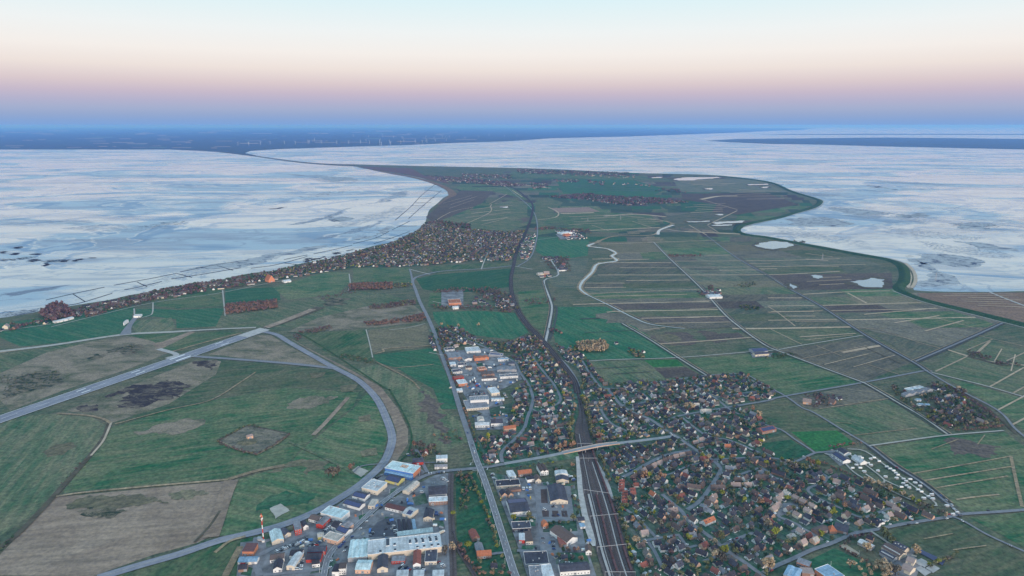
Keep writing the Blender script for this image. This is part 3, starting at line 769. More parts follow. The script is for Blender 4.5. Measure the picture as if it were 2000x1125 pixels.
for s in ("1276,473 1306,504 1365,560 1415,615 1448,643 1471,660 1515,685 1600,717 1687,749", "1431,499 1469,522 1533,560 1601,598 1690,656 1784,709 1811,727", "1786,708 1849,681 1908,655 1958,632", "1215,633 1268,664 1324,700 1380,735", "1697,873 1745,910 1800,945 1850,985", "1066,668 1073,635 1078,602 1073,582 1063,549", "1687,749 1760,792 1850,850"):
    Q = smooth(gps(pxl(s)), 5); T_ = np.gradient(Q, axis=0); T_ /= np.linalg.norm(T_, axis=1)[:, None]
    for off, w, mt in ((5.5, 3.0, 'ditch'), (-5.5, 2.2, 'ditch'), (8.6, 2.4, 'dry_grass')):
        strip('roadside_ditch' if mt == 'ditch' else 'reed_bank', Q + np.stack([-T_[:, 1], T_[:, 0]], 1) * off, w, mt, sm=1, ground=True, keep=False)
rq = random.Random(23)
def drains(quad, n, mt='reed', w=2.4, gap=0.0):                             # parallel drains inside one parcel
    a, b, c, d = gps(pxl(quad))
    for k in range(1, n):
        f = k / n + rq.uniform(-.1, .1) / n; p, q_ = a + (d - a) * f, b + (c - b) * f
        t0, t1 = (rq.uniform(0, gap), 1 - rq.uniform(0, gap)) if gap else (0, 1)
        strip('drain', [p + (q_ - p) * t0, p + (q_ - p) * t1], w * (1 + dist_cam(p) / 6000) * (.7 if dist_cam(p) < 1450 else .85 if dist_cam(p) < 1900 else 2.0 * max(1, dist_cam(p) / 2400) if abs(q_[1] - p[1]) < 1.4 * abs(q_[0] - p[0]) else 1.2), ('dry_grass' if dist_cam(p) < 1450 else 'reed') if mt == 'reed' else 'ditch', sm=1, ground=True, keep=False)
for quad, n, mt in (("1245,461 1290,462 1312,476 1255,476", 7, 'reed'), ("1335,447 1362,448 1380,456 1345,456", 6, 'reed'), ("1362,448 1390,450 1410,458 1380,457", 5, 'reed'), ("1360,460 1395,462 1425,476 1385,476", 5, 'ditch'), ("1200,455 1280,446 1270,459 1205,460", 4, 'reed'),
                    ("1210,526 1255,526 1258,536 1212,536", 3, 'ditch'), ("1215,541 1230,541 1236,556 1225,556", 3, 'ditch'), ("1325,520 1400,520 1420,536 1345,536", 4, 'ditch'), ("1440,508 1500,508 1535,536 1480,536", 3, 'reed'), ("1540,480 1640,498 1660,530 1540,535", 4, 'reed'),
                    ("1540,540 1660,534 1700,560 1590,565", 4, 'reed'), ("1500,600 1600,600 1660,640 1510,641", 4, 'reed'), ("1520,655 1680,650 1690,656 1560,675", 3, 'reed'), ("1530,690 1690,662 1780,706 1680,742", 4, 'reed'), ("1610,602 1800,594 1940,632 1850,676", 4, 'reed'),
                    ("1860,690 1912,660 2010,690 2010,760", 4, 'reed'), ("1290,580 1390,575 1440,636 1345,640", 4, 'reed'), ("1820,572 1990,572 2010,606 1890,600", 8, 'reed'), ("1100,420 1200,416 1220,440 1110,446", 5, 'reed'), ("1240,425 1300,428 1290,440 1245,440", 4, 'reed'), ("1050,440 1110,430 1120,446 1055,452", 4, 'ditch'),
                    ("1320,400 1420,395 1450,415 1340,420", 6, 'reed'), ("1400,365 1520,372 1570,392 1420,395", 7, 'reed'), ("1300,352 1420,350 1480,362 1330,368", 6, 'reed'), ("900,405 1000,395 1020,430 915,445", 5, 'reed'), ("1110,360 1260,358 1300,378 1130,376", 5, 'ditch'), ("850,395 930,376 960,384 870,420", 4, 'reed'),
                    ("1140,712 1250,706 1300,738 1180,746", 3, 'ditch'), ("1720,880 1850,856 1960,848 1990,880", 3, 'reed'), ("1560,805 1640,800 1720,862 1660,846", 2, 'reed'), ("1095,602 1180,602 1290,676 1100,690", 3, 'ditch'), ("1720,1048 1850,1020 1990,1088 1890,1095", 3, 'reed')):
    drains(quad, n, mt, gap=.35)

ROADS.append((smooth(gps(pxl("985,908 1030,902 1080,895 1125,888 1165,880 1200,874 1240,867 1290,859 1320,853")), 5), 9))
# paint on the larger roads
def offset_line(P, off):
    T = np.gradient(P, axis=0); T /= np.linalg.norm(T, axis=1)[:, None]
    return P + np.stack([-T[:, 1], T[:, 0]], 1) * off
def resample(P, step):
    s = np.r_[0, np.cumsum(np.linalg.norm(np.diff(P, axis=0), axis=1))]; t = np.arange(0, s[-1], step)
    return np.stack([np.interp(t, s, P[:, 0]), np.interp(t, s, P[:, 1])], 1)
def road_paint(owner, P, half, dash=8.0, gap=8.0, near=1150):
    P = P[[dist_cam(p) < near and p[1] > 500 for p in P]]
    if len(P) < 3: return
    mb = MB(); Z = LAND_Z + 1.42
    def seg(Q, w):
        T = np.gradient(Q, axis=0); T /= np.linalg.norm(T, axis=1)[:, None]; N = np.stack([-T[:, 1], T[:, 0]], 1) * w / 2
        n = len(Q); mb.add([(*(Q[i] + N[i]), Z) for i in range(n)] + [(*(Q[i] - N[i]), Z) for i in range(n)], [(n + i, n + i + 1, i + 1, i) for i in range(n - 1)])
    for off in (-half, half): seg(resample(offset_line(P, off), 6), 0.35)
    R = resample(P, 2.0); k = 0
    while k + 4 < len(R): seg(R[k:k + 4], 0.35); k += int((dash + gap) / 2)
    o = link('road_marking', mb.mesh('road_marking', [M['white_paint']]), owner, 'structure')
road_paint(main_o, mainP, 4.6); road_paint(cross_o, crossP, 3.7, near=1000)
jc = gp(935, 916)                                     # turning lanes and stop lines at the crossroads
for (ox, oy), (ux, uy), l in ((( -10, -9), (1, 0.05), 9), ((9, 12), (-1, 0), 9), ((14, -8), (0.2, 1), 8), ((-15, 9), (0.2, 1), 8)):
    p = jc + np.array((ox, oy)); q = p + np.array((ux, uy)) * l
    strip('stop_line', [p, q], 0.8, 'white_paint', z=LAND_Z + 1.46, sm=1, ground=True, keep=False, parent=main_o)

# sea dyke: a grassed bank with a stone foot on the water side
def bank(name, pts, w_base, w_top, h, mat, sm=4, foot=None):
    P = smooth(gps(pts), sm); T = np.gradient(P, axis=0); T /= np.linalg.norm(T, axis=1)[:, None]; N = np.stack([-T[:, 1], T[:, 0]], 1)
    prof = [(-w_base / 2, -0.5), (-w_top / 2, h), (w_top / 2, h), (w_base / 2, -0.5)]
    V = []; Fc = []
    for i in range(len(P)):
        for o_, z in prof: V.append((*(P[i] + N[i] * o_), LAND_Z + 0.05 + z))
    for i in range(len(P) - 1):
        for j in range(3): Fc.append((4 * i + j, 4 * i + 4 + j, 4 * i + 5 + j, 4 * i + 1 + j))
    o = link(name, mesh_of(name, V, Fc, [M[mat]]), kind='structure')
    if o.data.polygons[1].normal.z < 0: o.data.flip_normals()
    return o
bank('sea_dyke', pxl("1405,344 1500,356 1545,374 1594,389 1601,396 1590,404 1558,414 1525,424 1498,430 1462,437 1440,446 1444,455 1468,461 1500,465 1574,479 1648,493 1712,504 1740,510 1760,520 1767,535 1765,552 1755,566 1800,586 1900,611 2010,638"), 44, 5, 6.5, 'dyke_grass')
strip('dyke_foot', pxl("1500,354.4 1548,372.6 1600,388.6 1608,395.5 1597,405.4 1563,415.8 1500,431.8 1446,445 1444,450 1470,459.6 1578,476.6 1655,490.6 1743,507 1770,516 1783,527 1788,541 1786,556"), 9, 'concrete', z=LAND_Z + .3, keep=False)
strip('sand_beach', pxl("1768,514 1784,530 1788,548 1781,562 1774,560 1778,540 1768,522"), 12, 'sand', z=LAND_Z + .5, keep=False)
strip('shell_beach', pxl("700,327 760,338 800,345 840,355 872,368 884,380 872,388 856,400"), [8, 10, 20, 40, 50, 60, 60, 60, 60, 60, 60, 60, 60, 60, 60, 60, 60, 60, 60, 70, 70, 60, 50, 40, 30, 20, 20, 20, 20], 'T4', z=LAND_Z + .8, keep=False)
bank('rail_causeway', pxl("692,323 662,322.2 601,318.4 551,312.5 500,305.2 456,299.9 415,295.6"), 50, 12, 8, 'dry_dark')

# ---------------------------------------------------------------- railway
def lerp_edge(A, B, f): return [(a[0] + (b[0] - a[0]) * f, a[1] + (b[1] - a[1]) * f) for a, b in zip(A, B)]
Y_L = pxl("1126,770 1131,800 1130,815 1125,829 1123,850 1127,876 1131,905 1139,967 1151,1020 1165,1081 1180,1130")
Y_R = pxl("1130,770 1139,796 1143,816 1147,832 1151,850 1158,876 1167,905 1195,975 1208,1015 1224,1075 1242,1130")
P = np.vstack([smooth(gps(Y_L), 3), smooth(gps(Y_R), 3)[::-1]])
sheet('rail_yard_bed', P, 'ballast', LAND_Z + 1.52); ROADS.append((smooth(gps(lerp_edge(Y_L, Y_R, .5)), 4), 10)); ROADS.append((smooth(gps(Y_L), 4), 6)); ROADS.append((smooth(gps(Y_R), 4), 6))
RAIL = "970,354 995,365 1010,372 1030,388 1040,400 1040,415 1033,440 1022,465 1010,490 1003,520 998,545 1000,575 1010,605 1028,633 1055,661 1076,686 1101,717 1121,745 1128,770"
rb, RP = strip('railway_bed', pxl(RAIL), 14, 'track_bed')
strip('railway_verge', pxl("1000,575 1010,605 1028,633 1055,661 1076,686 1101,717 1121,745"), 24, 'dry_dark', z=LAND_Z + .9, keep=False)
def track(P, n=1, bed='sleeper'):
    o = strip('railway_track', P, 2.7, bed, z=LAND_Z + 1.62, sm=1, ground=True, keep=False)[0]
    for sg in (-1, 1): strip('rail', offset_line(P, sg * 0.75), 0.16, 'rail_steel', z=LAND_Z + 1.72, sm=1, ground=True, keep=False, parent=o)
for off in (-2.4, 2.4): track(offset_line(RP[-40:], off))
YARD_F = [0.13, 0.235, 0.34, 0.45, 0.555, 0.655, 0.755, 0.90]
for k, f in enumerate(YARD_F):
    E_ = lerp_edge(Y_L, Y_R, f)
    E_ = E_[0 if k in (3, 4) else (3 if k in (2, 5) else 4):]
    track(smooth(gps(E_), 4), bed='rust_bed' if k in (3, 5, 7) else 'sleeper')
strip('platform', lerp_edge(Y_L, Y_R, 0.185)[7:], 3.2, 'concrete', z=LAND_Z + 2.3, keep=False)
strip('walkway', lerp_edge(Y_L, Y_R, 0.60)[4:], 1.0, 'rust_bed', z=LAND_Z + 1.66, keep=False)
strip('walkway', lerp_edge(Y_L, Y_R, 0.71)[6:], 1.6, 'concrete', z=LAND_Z + 1.66, keep=False)
strip('walkway', lerp_edge(Y_L, Y_R, 0.285)[4:], 0.8, 'concrete', z=LAND_Z + 1.66, keep=False)
strip('loading_strip', pxl("1165,903 1176,925 1188,955 1197,978"), [2, 3, 4, 5, 6, 7, 7, 7, 7, 6, 5, 4, 3], 'concrete', z=LAND_Z + 1.67, keep=False)
strip('service_road', pxl("1127,890 1131,930 1134,965 1143,1012 1155,1053 1160,1070"), [5, 6, 6, 7, 8, 8, 8, 8, 8, 9, 9, 9, 9, 10, 10, 10, 9, 9, 8, 6, 4], 'gravel')
bt, BP = strip('branch_bed', pxl("881,926 880,985 883,1050 886,1135"), 9, 'ballast'); track(BP)
b2, B2 = strip('branch_bed', pxl("884,1040 889,1062 900,1084 917,1110 930,1132"), 6, 'ballast'); track(B2)

# paved yards and garden ground of the settlements
YARDS = ["470,1062 520,1056 560,1046 600,1024 640,1004 700,958 745,928 800,905 832,924 790,955 742,985 700,1026 660,1066 636,1100 630,1128 462,1128", "640,1128 655,1075 705,1028 750,988 800,955 850,930 880,925 879,1128",
         "957,928 1000,932 1060,944 1122,950 1132,1000 1142,1060 1165,1128 1030,1128 1008,1060 982,990", "866,688 960,680 1005,713 1020,742 975,765 985,800 960,818 925,802 905,770 884,725", "925,812 990,806 1000,840 930,842",
         "1375,573 1400,570 1410,580 1385,584", "1465,690 1510,688 1505,698 1470,700", "1715,1078 1770,1080 1800,1100 1790,1128 1740,1128", "1612,886 1645,880 1665,905 1640,912", "1518,985 1550,983 1565,995 1525,1010",
         "862,568 905,566 905,602 862,600", "1085,458 1120,452 1130,466 1095,468", "1380,1105 1600,1095 1640,1140 1500,1140"]
for s in YARDS[:-1]:
    FIELD_I[0] += 1; sheet('paved_yard', gps(pxl(s)), 'paving', LAND_Z + 0.75 + 0.01 * (FIELD_I[0] % 20))
for s in ("470,1125 480,1108 494,1112 490,1128", "520,1062 531,1058 530,1070 520,1072", "700,1010 725,1003 728,1008 702,1018", "680,1076 712,1052 720,1056 690,1085", "764,958 776,953 768,966 758,972", "752,1012 768,1012 758,1022 748,1024", "805,975 830,965 836,985 812,990", "845,1018 866,1020 868,1032 848,1030", "612,1112 632,1108 636,1118 605,1124", "640,1002 672,1010 676,1018 640,1010", "740,955 752,950 750,962", "1002,1012 1046,1012 1046,1030 1002,1032", "1058,1022 1125,1020 1128,1040 1060,1042", "1115,955 1130,960 1138,1000 1120,1016", "1020,1068 1048,1068 1040,1076 1018,1078", "960,925 985,930 990,950 968,950", "1060,945 1120,948 1120,952 1062,950", "1085,1082 1145,1082 1152,1105 1086,1105", "900,772 915,790 908,795", "955,800 1000,788 1000,808 960,818", "930,712 942,710 945,722 935,722", "640,1100 655,1094 660,1108 642,1112"):
    FIELD_I[0] += 1; sheet('lawn', gps(pxl(s)), 'garden', LAND_Z + 0.97 + .001 * (FIELD_I[0] % 20))
sheet('car_park', gps(pxl("720,1052 778,1049 774,1022 762,1012 738,1022 726,1036")), 'asphalt_dark', LAND_Z + 1.0)
sheet('car_park', gps(pxl("1046,952 1113,952 1122,1018 1058,1016")), 'asphalt', LAND_Z + 1.02)
sheet('car_park', gps(pxl("1060,1044 1090,1042 1096,1078 1064,1080")), 'asphalt', LAND_Z + 1.03)
for s in ("1056,958 1068,958 1070,985 1057,985", "1058,1000 1072,1000 1072,1012 1060,1012", "1078,1000 1090,1000 1091,1012 1079,1012", "1096,1000 1107,1000 1109,1012 1098,1012"): sheet('parking_bay', gps(pxl(s)), 'rust_bed', LAND_Z + 1.08)
sheet('playing_court', gps(pxl("1638,1069 1649,1064 1679,1083 1673,1089")), 'sand', LAND_Z + 1.0)
sheet('tarpaulin_field', gps(pxl("1798,1076 1846,1098 1840,1107 1796,1083")), 'tarp', LAND_Z + 1.1)
for s in ("1784,1100 1799,1093 1818,1103 1804,1112", "1806,1113 1820,1104 1836,1113 1822,1122", "1786,1112 1800,1108 1820,1120 1806,1128"): sheet('silage_pad', gps(pxl(s)), 'concrete', LAND_Z + 1.0)
sheet('bunker_yard', gps(pxl("425,862 483,833 565,849 542,868 502,890 462,879")), 'yard_heath', LAND_Z + .9)
strip('earth_bank', pxl("425,862 462,879 502,890 542,868 565,849"), 5, 'dry_grass', z=LAND_Z + .97, sm=1, keep=False)
strip('earth_bank', pxl("425,862 455,847 483,833 525,840 565,849"), 4, 'dry_dark', z=LAND_Z + .96, sm=1, keep=False)
for s, mt in (("703,883 736,876 738,890 708,894", 'T3'), ("700,816 724,811 726,823 702,826", 'T3'), ("605,730 638,727 628,738 608,740", 'T3'), ("527,995 548,986 566,1000 538,1016", 'lane'), ("685,922 700,912 720,922 705,934", 'lane'), ("665,755 700,752 690,765 668,768", 'T3')):
    sheet('rubble_patch', jag(gps(pxl(s)), .06), mt, LAND_Z + .92)

# ---------------------------------------------------------------- buildings
BASE_Z = LAND_Z + 0.9
OCC = []              # (x, y, radius) kept clear of houses and trees
def prism_x(sec, x0, x1):
    n = len(sec); v = [(x0, y, z) for y, z in sec] + [(x1, y, z) for y, z in sec]
    return v, [tuple(range(n)), tuple(range(2 * n - 1, n - 1, -1))] + [(i, n + i, n + (i + 1) % n, (i + 1) % n) for i in range(n)]
def roof_section(top, th=0.3):
    return list(top) + [(y, z - th) for y, z in reversed(top)]
def swap(v): return [(y, x, z) for x, y, z in v]
def recalc(me):
    bm = bmesh.new(); bm.from_mesh(me); bmesh.ops.recalc_face_normals(bm, faces=bm.faces); bm.to_mesh(me); bm.free(); return me
def solid(name, v, f, mat=None): return recalc(mesh_of(name, v, f, [mat] if mat else []))
UNIT = {}
def unit_box(name, sx, sy, sz, mat, y0=0.0):
    if name not in UNIT:
        mb = MB(); mb.box(-sx / 2, y0 - sy / 2, 0, sx / 2, y0 + sy / 2, sz); UNIT[name] = mb.mesh(name, [mat])
    return UNIT[name]
def window_mesh(w, h, tag_):
    k = 'window_' + tag_
    if k not in UNIT:
        mb = MB(); mb.box(-w / 2, -0.10, 0, w / 2, 0.05, h, 0); mb.box(-w / 2 + .14, -0.14, .14, -0.05, 0.02, h - .14, 1); mb.box(0.05, -0.14, .14, w / 2 - .14, 0.02, h - .14, 1)
        UNIT[k] = mb.mesh(k, [M['trim'], M['glass']])
    return UNIT[k]

def bld(label, A, B, C, h, roof='flat', wall='white', rf='grey', name='warehouse', rise=0.22, cat='building', n=1, win=0, door=True, solar=None, group=None, skylights=(), rows=1, gable_mat=None):
    p, q = gp(*A), gp(*B); L_ = float(np.linalg.norm(q - p)); u = (q - p) / L_; v = np.array([-u[1], u[0]])
    D = float(abs((gp(*C) - q) @ v)) if isinstance(C, tuple) else float(C)
    e = empty(name, (p[0], p[1], BASE_Z), math.atan2(u[1], u[0]))
    ctr = p + u * L_ / 2 + v * D / 2
    tag(e, label, cat, group, anchor=ctr)
    rr_ = math.hypot(L_, D)
    for i in range(max(1, int(L_ / 9)) + 1):
        for j in range(max(1, int(D / 9)) + 1):
            w_ = p + u * L_ * i / max(1, int(L_ / 9)) + v * D * j / max(1, int(D / 9)); OCC.append((w_[0], w_[1], 6.5))
    along_y = roof in ('gable_y', 'saw', 'barrel', 'hip_y')     # ridge runs away from the front
    W = L_ if along_y else D
    if roof == 'flat': top = [(0, h), (W, h)]
    elif roof in ('gable_x', 'gable_y'): top = [(0, h), (W / 2, h + rise * W), (W, h)]
    elif roof == 'shed': top = [(0, h), (W, h + rise * W)]
    elif roof == 'saw':
        top = []
        for k in range(n): top += [(W * k / n, h), (W * (k + .5) / n, h + rise * W / n)]
        top.append((W, h))
    elif roof == 'barrel': top = [(W / 2 - W / 2 * math.cos(math.pi * k / 8), h + rise * W * math.sin(math.pi * k / 8)) for k in range(9)]
    sec = [(0, 0)] + top + [(W, 0)]
    vw, fw = prism_x([(y, z) for y, z in sec], 0, D if along_y else L_)
    ov = 0.35
    t2 = [(y, z + 0.32) for y, z in top]; t2[0] = (-ov, t2[0][1] - (0 if roof in('flat','barrel') else ov * rise)); t2[-1] = (W + ov, t2[-1][1] + (ov * rise if roof == 'shed' else 0 if roof in('flat','barrel') else -ov * rise))
    vr, fr = prism_x(roof_section(t2, 0.28), -ov, (D if along_y else L_) + ov)
    if along_y: vw, vr = swap(vw), swap(vr)
    link('wall', solid('wall', vw, fw, M['wall_' + wall]), e)
    ro = link('roof', solid('roof', vr, fr, M['roof_' + rf]), e)
    def ztop(x, y):
        w_ = x if along_y else y
        return float(np.interp(w_, [a for a, _ in top], [b for _, b in top])) + 0.32
    if roof == 'flat' and L_ * D > 250:                        # parapet and roof plant
        mb = MB(); zt = h + .30
        for x0, y0, x1, y1 in ((-ov, -ov, L_ + ov, -ov + .3), (-ov, D + ov - .3, L_ + ov, D + ov), (-ov, -ov + .3, -ov + .3, D + ov - .3), (L_ + ov - .3, -ov + .3, L_ + ov, D + ov - .3)): mb.box(x0, y0, zt, x1, y1, zt + .5)
        link('parapet', mb.mesh('parapet', [M['trim']]), ro)
        for k in range(random.randint(1, 3)):
            s = random.uniform(1.2, 2.4); x, y = random.uniform(3, L_ - 3), random.uniform(3, D - 3); mb = MB(); mb.box(x, y, zt, x + s, y + s, zt + 1.2)
            link('roof_vent', mb.mesh('roof_vent', [M['wall_grey']]), ro)
    if solar:                                                   # panels lie on the near roof slope
        mb = MB()
        (x0, x1, y0, y1) = solar; x0, x1 = x0 * L_, x1 * L_; y0, y1 = y0 * D, y1 * D
        mb.add([(x0, y0, ztop(x0, y0) + .12), (x1, y0, ztop(x1, y0) + .12), (x1, y1, ztop(x1, y1) + .12), (x0, y1, ztop(x0, y1) + .12),
                (x0, y0, ztop(x0, y0) + .02), (x1, y0, ztop(x1, y0) + .02), (x1, y1, ztop(x1, y1) + .02), (x0, y1, ztop(x0, y1) + .02)],
               [(0, 1, 2, 3), (4, 7, 6, 5), (0, 4, 5, 1), (1, 5, 6, 2), (2, 6, 7, 3), (3, 7, 4, 0)])
        link('solar_panel', mb.mesh('solar_panel', [M['roof_solar']]), ro)
    for (fx, fy, sx, sy) in skylights:
        x, y = fx * L_, fy * D; mb = MB(); z = min(ztop(x, y), ztop(x, y + sy)); mb.box(x, y, z, x + sx, y + sy, z + .8, 0); mb.box(x + .3, y + .3, z + .78, x + sx - .3, y + sy - .3, z + .86, 1)
        link('skylight', mb.mesh('skylight', [M['trim'], M['glass']]), ro)
    if win:
        for r_ in range(rows):
            for k in range(win):
                o = link('window', window_mesh(1.8, 1.6, 'hall'), e); o.location = (L_ * (k + .5) / win, 0, 1.2 + r_ * 3.0 if rows > 1 else min(1.4, h - 2.2))
    if door and D > 7:
        o = link('door', unit_box('gate', min(4.0, L_ * .3), .12, min(3.6, h * .7), M['wall_grey']), e); o.location = (L_ * random.choice((.2, .5, .8)), -.06, 0)
    return e, L_, D

B_ = bld
# trading estate left of the branch line
B_('red and orange brick workshop with maroon roof beside the red-white mast', (474, 1089), (496, 1089), 17, 7, 'shed', 'orange', 'maroon', 'workshop', .06, win=4)
B_('low hall with light blue roof in front of the red workshop', (465, 1106), (502, 1105), 11, 4, 'gable_x', 'white', 'blue', 'workshop', .15)
B_('dark roofed brick house at the lower corner of the trading estate', (466, 1121), (483, 1119), 10, 4, 'gable_x', 'brick', 'dark', 'house', .4)
B_('pale green-white storage tent hall beside the mast', (532, 1068), (555, 1062), 27, 5, 'gable_y', 'cream', 'ice', 'storage_hall', .2)
B_('small slate grey gabled workshop between tent hall and red office', (557, 1054), (569, 1049), 16, 4.5, 'gable_y', 'cream', 'slate', 'workshop', .3)
B_('three-storey office with red front, white windows and grey flat roof', (577, 1049), (590, 1046), 23, 9, 'flat', 'red', 'grey', 'office_building', win=3, rows=3, door=False)
B_('small white gabled house behind the red office', (593, 1039), (603, 1036), 14, 5.5, 'gable_y', 'white', 'slate', 'house', .35)
B_('white workshop with brown roof beside the taxiway bend', (603, 1021), (621, 1026), 13, 4.5, 'gable_x', 'white', 'brown', 'workshop', .2, win=4)
B_('long bright red building with pale grey roof', (631, 1036), (646, 1021), 11, 6, 'gable_x', 'red', 'grey', 'workshop', .15, win=5)
B_('large hall with pale mint roof and teal end wall', (627, 1014), (667, 1025), (692, 1013), 8, 'flat', 'white', 'ice', 'warehouse', win=5)
B_('white house with dark slate roof below the mint-roofed hall', (647, 1036), (658, 1041), 15, 5, 'gable_x', 'white', 'dark', 'house', .3)
B_('peach walled building with grey roof beside the estate street', (679, 1043), (691, 1033), 16, 6, 'gable_x', 'peach', 'grey', 'workshop', .2, win=3)
B_('solar roofed workshop beside the peach building', (656, 1043), (675, 1051), 14, 4.5, 'gable_x', 'white', 'slate', 'workshop', .2, solar=(.05, .95, .04, .46))
B_('salmon pink flat building beside the estate street', (632, 1060), (660, 1068), 15, 6, 'flat', 'peach', 'cream', 'workshop', win=3)
B_('small pale yellow workshop beside the scrap yard', (621, 1058), (633, 1056), 11, 4.5, 'gable_x', 'yellow', 'cream', 'workshop', .12)
B_('long red workshop with blue-grey roof and white doors', (601, 1088), (636, 1086), 13, 5, 'gable_x', 'red', 'slate', 'workshop', .2, win=4)
B_('dark roofed red workshop behind the white gabled house', (598, 1102), (627, 1101), 14, 4.5, 'gable_x', 'red', 'dark', 'workshop', .25)
B_('white gabled house with dark roof at the estate corner', (610, 1112), (625, 1110), 8, 5, 'gable_x', 'white', 'dark', 'house', .4, win=3)
B_('white round-topped tent hall', (560, 1116), (576, 1117), 30, 5, 'barrel', 'cream', 'pale', 'storage_hall', .2)
B_('brown roofed white workshop beside the tent hall', (528, 1103), (556, 1099), 13, 4.5, 'gable_x', 'white', 'brown', 'workshop', .2, win=4)
B_('dark roofed white house in front of the brown workshop', (534, 1122), (551, 1120), 18, 5, 'gable_y', 'white', 'dark', 'house', .3, win=2)
B_('white workshop with brown-black roof behind the round tent hall', (566, 1095), (590, 1094), 13, 5, 'gable_x', 'white', 'dark', 'workshop', .2)
B_('dark flat roofed white box at the lower edge by the street', (649, 1129), (662, 1129), 16, 7, 'flat', 'white', 'dark', 'office_building')
B_('white three-storey house at the lower edge by the street', (662.5, 1126), (676, 1125), 12, 9, 'flat', 'white', 'brown', 'office_building', win=3, rows=2)
B_('white folded-roof hall with four pale blue bays', (680, 1101), (718, 1098), 40, 6, 'saw', 'grey', 'ice', 'greenhouse_hall', .16, n=4)
SKY_ = [(605, 730, 4, 6), (700, 625, 5, 17), (800, 615, 4, 5), (805, 700, 4, 5), (1015, 585, 4, 9), (1095, 530, 4, 5), (1105, 580, 4, 8), (1110, 655, 4, 4), (1185, 520, 4, 4), (1195, 570, 4, 8), (1205, 645, 4, 5), (1290, 505, 4, 5), (1300, 555, 4, 8), (1310, 630, 4, 5), (1380, 490, 4, 4), (1385, 545, 4, 8), (1400, 620, 4, 5)]
sk = [((x - 455) / 1010, (795 - (x - 455) * .125 - y - 40) / 225, a, b) for x, y, a, b in SKY_]
B_('very large white garden centre hall with dark skylights', (719, 1097), (863, 1081), 32, 8, 'flat', 'cream', 'pale', 'garden_centre', skylights=[s for s in sk if 0 < s[1] < .9], win=0)
B_('low pale annex along the back of the garden centre', (777, 1056), (846, 1047), 10, 5, 'shed', 'white', 'ice', 'annex', .02, door=False)
B_('pale grey side wing at the right end of the garden centre', (848, 1077), (866, 1073), 24, 6, 'shed', 'white', 'grey', 'annex', .02)
for k in range(4): B_('narrow dark shade house with white rim behind the garden centre', (779 + 9.5 * k, 1044 - 1.3 * k), (785 + 9.5 * k, 1043.2 - 1.3 * k), 30 - 1.5 * k, 2.6, 'gable_y', 'white', 'dark' if k < 3 else 'blue', 'shade_house', .15, door=False, group='shade houses behind the garden centre')
B_('brown and white roofed row building beside the estate street', (752, 998), (789, 1007), 12, 4.5, 'gable_x', 'white', 'maroon', 'workshop', .25, win=6)
B_('white workshop with dark solar panels beside the striped row building', (786, 1011), (803, 1016), (814, 1002), 5, 'gable_x', 'cream', 'pale', 'workshop', .12, solar=(.4, .9, .05, .45))
B_('cream house with broad slate roof by the branch line', (827, 1021), (845, 1021), 22, 5.5, 'gable_y', 'cream', 'slate', 'workshop', .22, win=4)
B_('light blue roofed hall with peach front below the garden centre', (694, 1123), (723, 1123), 20, 5.5, 'gable_x', 'peach', 'ice', 'workshop', .12, win=3)
B_('dark grey gabled hall with cream front below the garden centre', (737, 1122), (758, 1120), 27, 5.5, 'gable_y', 'cream', 'slate', 'warehouse', .25)
B_('grey flat showroom with red corner below the garden centre', (765, 1105), (791, 1104), 11, 4.5, 'flat', 'red', 'grey', 'showroom', win=5)
B_('white house with long red roof below the garden centre', (807, 1114), (822, 1113), 29, 6, 'gable_y', 'white', 'red', 'workshop', .3, win=2)
B_('square hall with blue-black roof by the branch line', (830, 1107), (853, 1106), 26, 5, 'flat', 'cream', 'slate', 'warehouse', win=4)
for a, b in ((774, 797), (807, 828), (845, 867)): B_('white roofed shed at the lower edge by the branch line', (a, 1134), (b, 1133), 12, 4, 'flat', 'white', 'pale', 'shed')
hall, HL, HD = B_('big blue hall with pale roof and roof emblem beside the taxiway', (752, 926), (807, 937), (823, 923), 9, 'flat', 'blue', 'ice', 'warehouse', win=7)
# emblem painted on its roof
mb = MB(); mb.box(HL * .42, HD * .45, 9.62, HL * .66, HD * .78, 9.66, 0)
for k in range(14):
    a0 = -2.6 + k * .26; cx, cy, r_ = HL * .53, HD * .60, 3.1
    mb.box(cx + r_ * math.cos(a0) - .45, cy + r_ * math.sin(a0) - .45, 9.66, cx + r_ * math.cos(a0) + .45, cy + r_ * math.sin(a0) + .45, 9.70, 1)
mb.box(HL * .56, HD * .60, 9.66, HL * .575, HD * .72, 9.70, 1); mb.box(HL * .575, HD * .70, 9.66, HL * .62, HD * .72, 9.70, 1)
link('roof_emblem', mb.mesh('roof_emblem', [M['wall_peach'], M['wall_dark']]), hall)
mb = MB(); mb.box(HL + .03, .4, .2, HL + .12, HD - .4, 8.4); link('end_wall', mb.mesh('end_wall', [M['wall_orange']]), hall)
B_('blue lean-to along the front of the big blue hall', (751, 930), (804, 941), 6, 5, 'shed', 'blue', 'blue', 'annex', .05, win=8, door=False)
B_('pale yellow workshop with solar roof below the blue hall', (752, 944), (778, 951), (789.5, 940), 4.5, 'gable_x', 'yellow', 'slate', 'workshop', .18, solar=(.05, .95, .05, .46))
B_('cream white flat hall beside the taxiway', (707, 963), (737, 970), (762, 954), 7, 'flat', 'cream', 'pale', 'warehouse', win=3, skylights=[(.2, .3, 2, 2), (.4, .5, 2, 2), (.3, .7, 2, 2), (.6, .3, 2, 2)])
B_('white workshop with solar roof beside the cream hall', (688, 976), (712, 982), (722, 972), 4.5, 'gable_x', 'white', 'slate', 'workshop', .16, solar=(.04, .96, .04, .47))
B_('long white workshop with solar roof above the mint hall', (670, 991), (702, 1000), (712, 990), 4.5, 'gable_x', 'white', 'slate', 'workshop', .16, solar=(.04, .96, .04, .47))
